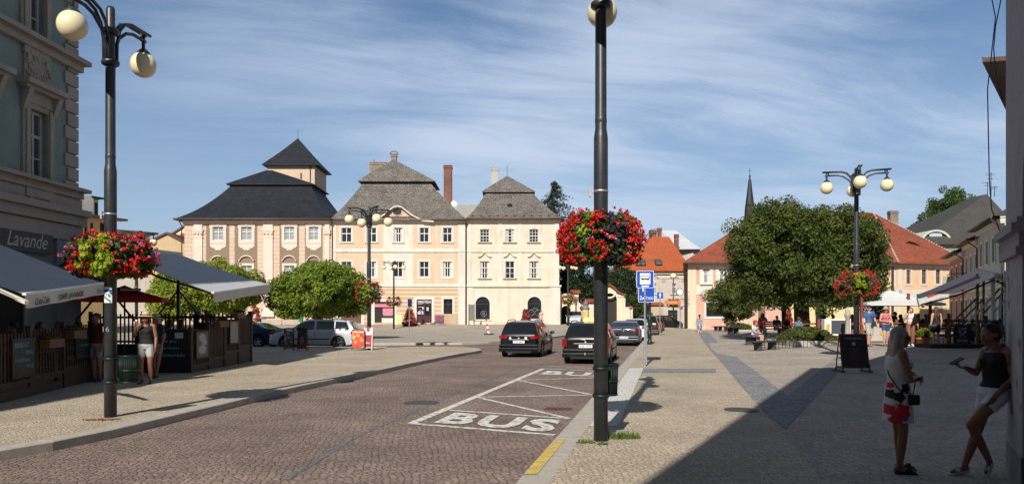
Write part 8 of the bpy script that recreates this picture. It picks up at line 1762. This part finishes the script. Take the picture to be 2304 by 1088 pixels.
    if face:
        mb = MB(); mb2 = MB()
        for s in (-1, 1): mb.ball(h(s*.031, -.079, .0), .0125, 10, 8, sc=(1.15, .6, .8), M_=Mh); mb2.ball(h(s*.031, -.0855, .0), .006, 8, 6)
        mb.build('eyes', EYE, e); mb2.build('irises', IRIS, e)
        mb = MB(); cap(mb, h(-.020, -.0905, -.062), h(.020, -.0905, -.062), .0055, .0055, 6); mb.build('lips', LIP, e)
        mb = MB()
        for s in (-1, 1): cap(mb, h(s*.018, -.0885, .022), h(s*.046, -.079, .023), .0038, .003, 6)
        mb.build('eyebrows', hair[1], e)
    if sung:
        mb = MB()
        for s in (-1, 1): mb.ball(h(s*.034, -.088, .0), .027, 12, 8, sc=(1.05, .35, .85), M_=Mh); mb.tube([h(s*.06, -.078, .008), h(s*.082, .01, .008)], .004, 5)
        mb.build('sunglasses', BLK, e)
    # hair
    mb = MB(); st, hm = hair
    mb.ball(h(0, .028, .048), .1, 18, 12, sc=(.86, .98, .90), M_=Mh)
    if st != 'short': mb.ball(h(0, .045, .0), .095, 16, 12, sc=(.92, .85, 1.0), M_=Mh)
    if st == 'long':
        for x in (-.07, -.045, -.02, .01, .04, .07): chain(mb, [h(x*.95, .055, .04), h(x*1.15, .075, -.08), h(x*1.3, .085+.01*math.sin(x*90), -.22), h(x*1.2, .092, -.38), h(x*1.0, .085, -.50+.3*abs(x))], [.040, .040, .036, .028, .012], 8)
        for s in (-1, 1): chain(mb, [h(s*.074, .0, .05), h(s*.088, .012, -.05), h(s*.095, .02, -.16), h(s*.09, .03, -.28)], [.022, .024, .022, .012], 8)
    if st == 'pony': chain(mb, [h(0, .10, .03), h(0, .15, -.02), h(0, .16, -.14), h(0, .14, -.28)], [.035, .042, .036, .01], 8)
    if st == 'bun': mb.ball(h(0, .085, .105), .052, 12, 10); mb.ball(h(.01, .06, .125), .035, 10, 8)
    if st == 'bob':
        for x in (-.06, -.02, .02, .06): chain(mb, [h(x, .05, .03), h(x*1.3, .07, -.09), h(x*1.3, .06, -.16)], [.042, .042, .02], 8)
        for s in (-1, 1): chain(mb, [h(s*.075, -.01, .04), h(s*.088, .01, -.10)], [.024, .018], 8)
    if hat != 'cap' or True: fin(mb, 'hair', hm, e, max(vox, .007), 1)
    if hat:
        mb = MB(); kind, mm = hat
        if kind == 'straw': mb.lathe([(.001, .17), (.05, .168), (.082, .15), (.098, .085), (.10, .07), (.15, .055), (.19, .045), (.192, .038), (.15, .045), (.098, .06)], (0, 0, 0), 24)
        else: mb.ball((0, .01, .055), .108, 18, 12, sc=(.88, 1, .88)); mb.box(-.06, .06, -.175, -.07, .055, .066)
        o = mb.build('hat', mm, e); o.location = hd+Vector((0, .012, .0)); o.rotation_euler = (headpitch-.06, 0, headrot)
        if kind == 'straw': b_ = MB(); b_.lathe([(.1005, .072), (.0995, .095)], (0, 0, 0), 24); b_.build('hat_band', BLK, o)
    # clothes
    if top:
        kind, mm = top[0], top[1]; low = top[2] if len(top) > 2 else .90; mb = MB(); rg = rings(.012)
        rg = [r for r in rg if r[2] > low-.02]
        cut = 1.365 if kind in ('tank', 'sleeveless') else 1.41
        rg = [r for r in rg if r[2] < j['neck'].z-.02]
        if kind == 'dress':
            P = T('pelvis'); rg = [(P.x, P.y, low, .215, .165, 0), (P.x, P.y, (low+P.z)/2, .198, .150, 0)]+rings(.016)[1:-2]
        torso(mb, rg)
        if fem:
            for s in (-1, 1): mb.ball(C_+fw*.080+sx_*s*.072, .066, 12, 8)
        for s in 'rl':
            if kind in ('tee', 'dress_sl'): chain(mb, [T('chest').lerp(T('sh'+s), .7)+Vector((0, 0, .06)), T('sh'+s), T('sh'+s).lerp(T('el'+s), .55)], [.062, .068*am, .066*am])
            elif kind in ('sleeveless', 'dress'): cap(mb, T('chest').lerp(T('sh'+s), .4)+Vector((0, 0, .09)), T('sh'+s)+(T('chest')-T('sh'+s))*.12+Vector((0, 0, .006)), .055, .052)
            elif kind == 'tank': cap(mb, T('chest').lerp(T('sh'+s), .55)+Vector((0, 0, .0)), T('chest').lerp(T('sh'+s), .6)+Vector((0, 0, .11)), .03, .022)
        fin(mb, 'dress' if kind.startswith('dress') else 'top', mm, e, max(vox, .009), 2)
    if bottom:
        kind, mm, fr_ = bottom; mb = MB(); rg = rings(.012)[:3]; torso(mb, rg)
        if kind == 'skirt':
            P = T('pelvis'); mb2 = MB(); torso(mb2, [(P.x, P.y, fr_, .24, .18, 0), (P.x, P.y, (fr_+P.z)/2, .21, .155, 0)]+rings(.014)[1:3]); mb = mb2
        else:
            for s in 'rl':
                hp, kn, an = T('hp'+s), T('kn'+s), T('an'+s)
                if fr_ <= 1: q = hp.lerp(kn, fr_); chain(mb, [hp, q], [.100, .088 if kind == 'shorts' else .09])
                else: chain(mb, [hp, kn, kn.lerp(an, min(1, fr_-1))], [.100, .085 if kind == 'wide' else .068, .095 if kind == 'wide' else .052])
        fin(mb, 'skirt' if kind == 'skirt' else ('trousers' if fr_ > 1 else 'shorts'), mm, e, max(vox, .009), 2)
    if shoes:
        kind, mm = shoes
        for s in 'rl':
            mb = MB(); an, to = T('an'+s), T('to'+s); heel = an+(an-to)*.24+Vector((0, 0, -.055))
            if kind == 'shoe': chain(mb, [heel+Vector((0, 0, .01)), an.lerp(to, .5)+Vector((0, 0, -.015)), to+Vector((0, 0, .004))], [.038, .038, .030]); cap(mb, an+Vector((0, 0, -.02)), heel+Vector((0, 0, .02)), .040, .036); fin(mb, 'shoe', mm, e, max(vox, .009), 1)
            else:
                d = (to-heel).normalized(); up_ = Vector((0, 0, 1)); up_ = (up_-d*up_.dot(d)).normalized(); sd_ = d.cross(up_)
                for q in (-.018, 0, .018): cap(mb, heel-up_*.022+sd_*q, to-up_*.022+sd_*q+d*.02, .018, .016, 8)
                m_ = an.lerp(to, .62); 
                for q in (-.02, .0, .02): chain(mb, [m_+d*q-sd_*.036-up_*.01, m_+d*q+up_*.03, m_+d*q+sd_*.036-up_*.01], [.009, .009, .009], 6)
                if kind == 'sandal': chain(mb, [an+sd_*.036, an-d*.03, an-sd_*.036, an+d*.035, an+sd_*.036], [.009]*5, 6)
                fin(mb, 'sandal', mm, e, max(vox*.8, .006), 1)
    if bag:
        a, b, c, mm = bag; mb = MB(); mb.tube([Vector(q) for q in a], .007, 6); st_ = mb.build('bag_strap', mm, e); mb = MB(); mb.box(-c[0]/2, c[0]/2, -c[1]/2, c[1]/2, -c[2], 0); o = mb.build('bag', mm, e); o.location = b; bv = o.modifiers.new('b', 'BEVEL'); bv.width = .02; bv.segments = 3
        if len(c) > 3: o.rotation_euler = (0, 0, c[3])
    if extra: extra(e, j)
    return e
def pz(px, Z, z=0.): return (cpos(px, Z), Z, z)
# --- the two women in the shade
PRINT = mat('white_printed_cotton', (.66, .64, .64), .85, .04, 4, speck=(5.5, .575, (.50, .02, .04), .95))
def print_patches(e, j):
    mb = MB()
    def patch(cx, cz, rx, rz_, mi, a0=0):
        n_ = 14
        for i in range(n_):
            pass
    o = [c for c in e.children if c.name.startswith('dress')][0]; me = o.data
    cols = [cloth('print_red', (.52, .02, .04)), cloth('print_black', (.015, .015, .018)), cloth('print_blue', (.04, .10, .34)), cloth('print_yellow', (.55, .36, .06))]
    for c in cols: me.materials.append(c)
    rng_ = random.Random(5); sp = [(-.10, .02, .74, .075, 1), (-.10, .09, .64, .06, 1), (-.12, .05, .90, .055, 2), (-.13, -.02, 1.0, .05, 2), (-.08, .13, .93, .045, 2), (-.12, .0, .66, .035, 3), (-.12, .08, .80, .03, 4), (-.10, -.10, .86, .04, 2), (-.08, .14, .75, .05, 1), (-.10, -.06, 1.27, .025, 2), (-.08, -.09, 1.22, .025, 2), (-.12, .10, .70, .022, 3), (-.12, .12, 1.03, .03, 1)]
    for p in me.polygons:
        c = p.center
        for x, y, z, r_, mi in sp:
            if c.x < .03 and (c.y-y)**2+(c.z-z)**2*.8 < (r_*(1+.14*math.sin(5*math.atan2(c.z-z, c.y-y)+mi*2)))**2: p.material_index = mi if mi < 5 else 1; break
wl = person('woman with long grey-blond hair in a white printed tunic, arms crossed', pz(2022, 8.1, 0), R(82), 1.57, .0065, SK1,
    J=dict(elr=(-.215, -.05, 1.10), wrr=(-.02, -.195, 1.115), hdr=(1, -.10, .25), pnr=(0, 1, -.3), ell=(.215, -.05, 1.10), wrl=(.0, -.235, 1.09), hdl=(-1, .05, .12), pnl=(0, 1, 0), knl=(.10, -.03, .49), anl=(.10, -.05, .085), tol=(.13, -.21, .03), head=(0, -.025, 1.575), neck=(0, .02, 1.42)),
    top=('dress', cloth('white_tunic', (.62, .61, .62)), .60), hair=('long', HBL), shoes=('sandal', BLK), sung=True, hands=(.55, .5), headpitch=.05, extra=print_patches,
    bag=([(.14, .03, 1.42), (.08, -.13, 1.28), (-.08, -.155, 1.08), (-.19, -.09, .94), (-.19, .05, .97), (-.06, .135, 1.15), (.12, .10, 1.40)], (-.17, -.10, .93), (.07, .13, .12), BLK))
DENIM = cloth('white_denim', (.62, .64, .70))
def wr_extra(e, j):
    mb = MB(); mb.box(-.036, .036, -.008, .008, -.075, .075); o = mb.build('phone', BLK, e); w_ = j['wrr']; o.location = (w_.x+.02, w_.y-.12, w_.z+.075); o.rotation_euler = (R(-62), R(8), 0); bv = o.modifiers.new('b', 'BEVEL'); bv.width = .006; bv.segments = 2
    mb = MB(); hd = j['head']
    for s in (-1, 1): mb.ball((s*.035, -.052, .115), .026, 12, 8, sc=(1.05, .8, .5)); mb.tube([(s*.06, -.045, .11), (s*.088, .03, .06)], .004, 5)
    o = mb.build('sunglasses_on_head', BLK, e); o.location = hd
    mb = MB(); chain(mb, [j['shr']+Vector((.075, -.02, .03)), j['chest']+Vector((-.07, -.105, .05))], [.008, .008], 6); chain(mb, [j['shl']+Vector((-.075, -.02, .03)), j['chest']+Vector((.07, -.105, .05))], [.008, .008], 6); mb.build('top_straps', BLK, e)
    b = [c for c in e.children if c.name.startswith('body')][0]; b.data.materials.append(mat('tattooed_skin', (.13, .065, .045), .6, .45, 22)); sh, el, wr = j['shl'], j['ell'], j['wrl']
    for p in b.data.polygons:
        c = p.center
        for a, q in ((sh, el), (el, wr)):
            d = q-a; t = (c-a).dot(d)/d.dot(d)
            if .05 < t < .95 and (c-a-d*t).length < .075 and c.x > .1 and math.sin(c.z*55+c.y*40)+math.sin(c.x*70+c.z*23) > -.2: p.material_index = 1
wr_ = person('woman in black tank top and white shorts leaning on the pier with a phone', pz(2229, 7.95, 0), R(-84), 1.63, .0065, SK1,
    J=dict(head=(0, -.01, 1.555), neck=(0, .065, 1.395), chest=(0, .07, 1.25), waist=(0, .06, 1.05), pelvis=(0, .03, .91), shr=(-.17, .075, 1.365), shl=(.17, .095, 1.355), ell=(.225, .085, 1.08), wrl=(.175, -.09, .90), hdl=(-.15, -.45, -.9), pnl=(-1, 0, 0), elr=(-.20, -.02, 1.12), wrr=(-.09, -.235, 1.19), hdr=(.15, -1, .12), pnr=(.3, .1, 1),
           hpl=(.09, .03, .885), knl=(.10, -.31, .58), anl=(.04, -.05, .17), tol=(.03, -.08, .035), hpr=(-.09, .03, .885), knr=(-.08, -.10, .475), anr=(-.06, -.27, .095), tor=(-.06, -.42, .03)),
    top=('tank', cloth('black_tank', (.012, .012, .014)), 1.0), bottom=('shorts', DENIM, .34), hair=('bun', HB), shoes=('slide', cloth('white_strap', (.60, .58, .55))), hands=(.9, .45), headpitch=.22, extra=wr_extra)
# --- woman with the ice cream by the café and companions
def icecream(side='r', up=.06):
    def f(e, j):
        w_ = j['wr'+side]+j['hd'+side].normalized()*.085; mb = MB(); mb.lathe([(.001, -.06), (.022, .02)], (0, 0, 0), 12); mb.build('ice_cream_cone', mat('wafer', (.45, .26, .10), .8), e, loc=w_+Vector((0, -.03, up))); mb = MB(); mb.ball((0, 0, .035), .027, 12, 8); mb.build('ice_cream', SWHITE, e, loc=w_+Vector((0, -.03, up)))
    return f
BLKC = cloth('black_cloth', (.014, .013, .015)); GRYS = cloth('light_grey_shorts', (.44, .43, .42))
UP = dict(elr=(-.27, .0, 1.14), wrr=(-.16, -.19, 1.36), hdr=(.35, -.3, .9), pnr=(1, 0, 0))
person('woman in straw hat, black top and grey shorts eating ice cream by the café', pz(328, 18.3, 0), R(8), 1.72, .010, SK1, J=dict(UP), top=('sleeveless', BLKC, .88), bottom=('shorts', GRYS, .50), hair=('bob', HRD), hat=('straw', STRAW), shoes=('shoe', BLK), sung=True, extra=icecream())
person('woman in wide straw hat half hidden behind the ice cream eater', pz(352, 19.9, 0), R(-25), 1.66, .013, SK1, J=dict(anl=(.12, -.12, .085), tol=(.14, -.27, .03)), top=('tee', cloth('dark_teal', (.02, .03, .035)), .85), bottom=('shorts', cloth('taupe_shorts', (.28, .22, .2)), .45), hair=('bob', HBL), hat=('straw', STRAW), shoes=('shoe', BLK))
person('person in dark maroon shirt and pale shorts standing half behind the left lamp post', pz(216, 18.8, 0), R(-20), 1.72, .012, SK1, J=dict(elr=(-.24, 0, 1.13), wrr=(-.20, -.2, 1.02)), top=('tee', cloth('maroon_shirt', (.09, .02, .03)), .88), bottom=('shorts', cloth('greyish_shorts', (.30, .29, .30)), .6), hair=('short', HB), shoes=('shoe', BLK), fem=False)
# --- walkers on the right
WALK = dict(knr=(-.10, -.11, .50), anr=(-.10, -.06, .10), tor=(-.12, -.22, .05), knl=(.09, .02, .48), anl=(.09, .14, .12), tol=(.10, .0, .03), elr=(-.25, .07, 1.12), wrr=(-.26, .02, .88), ell=(.25, .0, 1.12), wrl=(.26, -.12, .90))
BLUT = cloth('blue_tshirt', (.05, .11, .26)); NAVY = cloth('navy_cap', (.015, .03, .10))
Zw = 33.2; zW = gz(cpos(1956, Zw), Zw)
person('man in blue cap, blue T-shirt and grey shorts walking with a crossbody bag', pz(1956, Zw, zW), R(8), 1.80, .012, SK2, J=WALK, top=('tee', BLUT, .88), bottom=('shorts', cloth('stone_shorts', (.40, .37, .33)), .92), hair=('short', HB), hat=('cap', NAVY), shoes=('sandal', cloth('brown_shoe', (.05, .03, .02))), sung=True, fem=False, bag=([(-.13, .0, 1.44), (0, -.135, 1.25), (.15, -.12, 1.0), (.17, .05, .98), (0, .15, 1.2), (-.12, .09, 1.43)], (.10, -.16, 1.02), (.2, .06, .2), cloth('dark_bag', (.03, .03, .035))))
person('woman in straw hat, pink sleeveless top and denim shorts walking beside the man', pz(1993, 32.9, zW), R(-4), 1.70, .012, SK2, J=dict(WALK, elr=(-.25, .0, 1.12), wrr=(-.05, -.18, 1.10), hdr=(1, -.2, .1), pnr=(0, 1, 0)), top=('sleeveless', cloth('pink_top', (.50, .13, .15), .2, 20), .9), bottom=('shorts', cloth('blue_denim', (.035, .07, .17), .2, 12), .42), hair=('long', HRD), hat=('straw', STRAW), shoes=('sandal', BLK), sung=True)
STR = tiles('striped_trousers', (.62, .52, .42), (.60, .50, .41), (.22, .10, .07), .055, 60, .0, mortar=.011, patch=.05)
person('woman in white top and cream striped trousers holding an ice cream', pz(2049, 32.9, zW), R(-14), 1.70, .012, SK2, J=dict(WALK, **UP), top=('sleeveless', cloth('white_top', (.66, .64, .62)), 1.02), bottom=('wide', STR, 1.75), hair=('bob', HB), shoes=('shoe', SWHITE), extra=icecream(), bag=([(-.10, .03, 1.43), (0, -.13, 1.28), (.16, -.09, 1.05), (.12, .1, 1.2), (-.08, .1, 1.42)], (.20, -.06, 1.06), (.16, .05, .12), cloth('tan_bag', (.25, .12, .08))))
person('woman seen from behind in a black playsuit with a grey shoulder bag', pz(2106, 31.4, gz(cpos(2106, 31.4), 31.4)), R(186), 1.70, .012, SK2, J=dict(anl=(.12, .06, .085), tol=(.15, -.08, .03)), top=('sleeveless', BLKC, .85), bottom=('shorts', BLKC, .48), hair=('long', HRD), shoes=('shoe', BLK), face=False, bag=([(.14, .03, 1.44), (.1, .14, 1.25), (-.0, .17, 1.05), (.18, .1, .95)], (.22, .10, .98), (.30, .1, .2), cloth('grey_bag', (.16, .13, .13))))
# --- far walkers
person('woman in a blue and white patterned dress walking away along the pavement', pz(1574, 56.4, 0), R(170), 1.66, .016, SK2, J=dict(WALK), top=('dress', mat('blue_white_print', (.10, .14, .30), .85, .3, 20, speck=(18., .52, (.6, .6, .62), .9)), .62), hair=('pony', HB), shoes=('shoe', BLK), face=False, fing=False)
person('woman in a pale flowered dress beside the right arched shop window', pz(1217, 81.2, .42), R(200), 1.64, .02, SK2, top=('dress', mat('pale_flower_print', (.50, .36, .36), .85, .2, 20), .45), hair=('short', HB), shoes=('shoe', BLK), face=False, fing=False, J=dict(UP))
# --- seated people
def sit(sh=.0, h0=.50):
    z = h0-.90+.02
    J = {}
    for a, b in dict(head=(0, -.07, 1.585), neck=(0, -.02, 1.42), chest=(0, .0, 1.27), waist=(0, .02, 1.07), pelvis=(0, .02, .93), shr=(-.175, .0, 1.395), shl=(.175, .0, 1.395), elr=(-.23, -.06, 1.14), ell=(.23, -.06, 1.14), wrr=(-.14, -.28, 1.05), wrl=(.14, -.28, 1.05), hpr=(-.09, .0, .90), hpl=(.09, .0, .90)).items(): J[a] = (b[0], b[1], b[2]+z)
    J.update(knr=(-.11, -.42, .52), knl=(.11, -.42, .52), anr=(-.11, -.42, .09), anl=(.11, -.40, .09), tor=(-.12, -.58, .03), tol=(.12, -.56, .03), hdr=(.4, -1, -.2), hdl=(-.4, -1, -.2), pnr=(0, 0, -1), pnl=(0, 0, -1)); return J
b2 = (cpos(1697, 38.2), 38.2, gz(cpos(1697, 38.2), 38.2)-.02)
person('person in white top and dark shorts with a red cap, seated on a backless bench', b2, R(48), 1.66, .014, SK2, J=sit(), top=('tee', cloth('offwhite_top', (.60, .56, .50)), .5), bottom=('shorts', cloth('purple_shorts', (.10, .10, .22)), .6), hair=('bob', HRD), hat=('cap', cloth('red_cap', (.42, .02, .05))), shoes=('shoe', BLK), fing=False)
person('dark-haired woman in a red top and black trousers standing under the big tree', pz(1716, 43, .05), R(150), 1.68, .015, SK1, J=dict(UP), top=('tee', cloth('dark_red_top', (.22, .03, .03)), .9), bottom=('long', BLKC, 1.8), hair=('long', HB), shoes=('shoe', BLK), face=False, fing=False)
for k, (px_, Z, rz, c, lab, hr) in enumerate(((1747, 45, 10, (.06, .06, .07), 'left of two dark seated figures on the slatted bench', HB), (1768, 43.5, 20, (.02, .02, .025), 'right of two dark seated figures on the slatted bench, all in black', HB), (1796, 37.9, 120, (.10, .20, .30), 'person in a light denim jacket sitting beside the hedge bed', HRD), (1815, 42.5, -60, (.03, .025, .03), 'dark seated figure right of the thick tree trunk', HB))):
    person(lab, (cpos(px_, Z), Z, gz(cpos(px_, Z), Z)), R(rz), 1.68, .016, SK1, J=sit(), top=('tee', cloth('shirt_%02d' % k if False else 'seated_shirt_'+('grey', 'black', 'denim', 'plum')[k], c), .5), bottom=('long', cloth('dark_trousers', (.03, .03, .04)), 1.8), hair=('short', hr), shoes=('shoe', BLK), face=False, fing=False, fem=k % 2 == 0)
person('person bending forward over the bench row under the small round tree', pz(1655, 55, 0), R(-100), 1.7, .016, SK1, J=dict(head=(0, -.48, 1.12), neck=(0, -.36, 1.14), chest=(0, -.24, 1.10), waist=(0, -.08, 1.0), shr=(-.17, -.32, 1.12), shl=(.17, -.32, 1.12), elr=(-.2, -.42, .88), ell=(.2, -.42, .88), wrr=(-.15, -.55, .7), wrl=(.15, -.55, .7)), top=('tee', BLKC, .86), bottom=('long', cloth('dark_trousers', (.03, .03, .04)), 1.8), hair=('short', HB), shoes=('shoe', BLK), face=False, fing=False)
# diners: a few seated kinds, copied with their own shirt colours
dk = [person('diner', (0, 0, 0), 0, 1.70, .016, SK1, J=sit(), top=('tee', cloth('diner_shirt_'+n_, c), .5), bottom=('long', cloth('dark_trousers', (.03, .03, .04)), 1.8), hair=(h_, m_), shoes=('shoe', BLK), face=False, fing=False, fem=f_) for n_, c, h_, m_, f_ in (('navy', (.02, .025, .05), 'short', HB, False), ('grey', (.07, .07, .075), 'bob', HRD, True), ('maroon', (.10, .015, .02), 'bob', HB, True))]
DS = [(35, 16.6, .2, -60, 'dark seated guest nearest the left edge behind the breakfast chalkboard', 0), (88, 17.0, .2, 60, 'dark seated guest behind the near planter box', 1), (134, 18.2, .2, 10, 'dark seated guest below the café lettering of the awning', 0), (180, 19.4, .2, -40, 'seated guest in dark blue just left of the lamp post', 0), (378, 23.6, .2, 100, 'seated guest in maroon behind the chalk counter', 2), (410, 24.5, .2, -80, 'dark seated guest by the far awning post', 1), (455, 26.0, .35, 180, 'dark seated guest far back behind the far picket fence', 0),
      (1872, 43, .35, 40, 'silhouetted diner above the beer bar, left', 0), (1918, 43.5, .35, -50, 'silhouetted diner left of the marquee post', 1), (1975, 42.6, .45, 60, 'silhouetted diner left of the straw hat woman, under the marquee', 0), (1990, 43.2, .55, -20, 'silhouetted diner behind the straw hat woman', 1), (2012, 42.4, .5, 90, 'silhouetted diner between the couple and the striped trousers woman', 0), (2028, 42.8, .35, -90, 'small silhouetted diner directly left of the striped trousers woman', 2), (2062, 42, .3, 0, 'silhouetted diner right of the striped trousers woman', 1), (2082, 41.5, .35, 120, 'broad dark diner left of the woman in black', 0), (2090, 40.3, .35, -60, 'second dark diner close to the woman in black', 1), (2215, 36.5, .28, 80, 'dark seated guest beyond the bistro sign among the chairs', 0)]
first_ = [True]*3
for px_, Z, z, rz, lab, k in DS:
    o = dk[k] if first_[k] else copy_tree(dk[k]); first_[k] = False; o.location = (cpos(px_, Z), Z, z); o.rotation_euler = (0, 0, R(rz)); o['label'] = lab; o['category'] = 'person'; o['group'] = 'guests seated in the terraces'
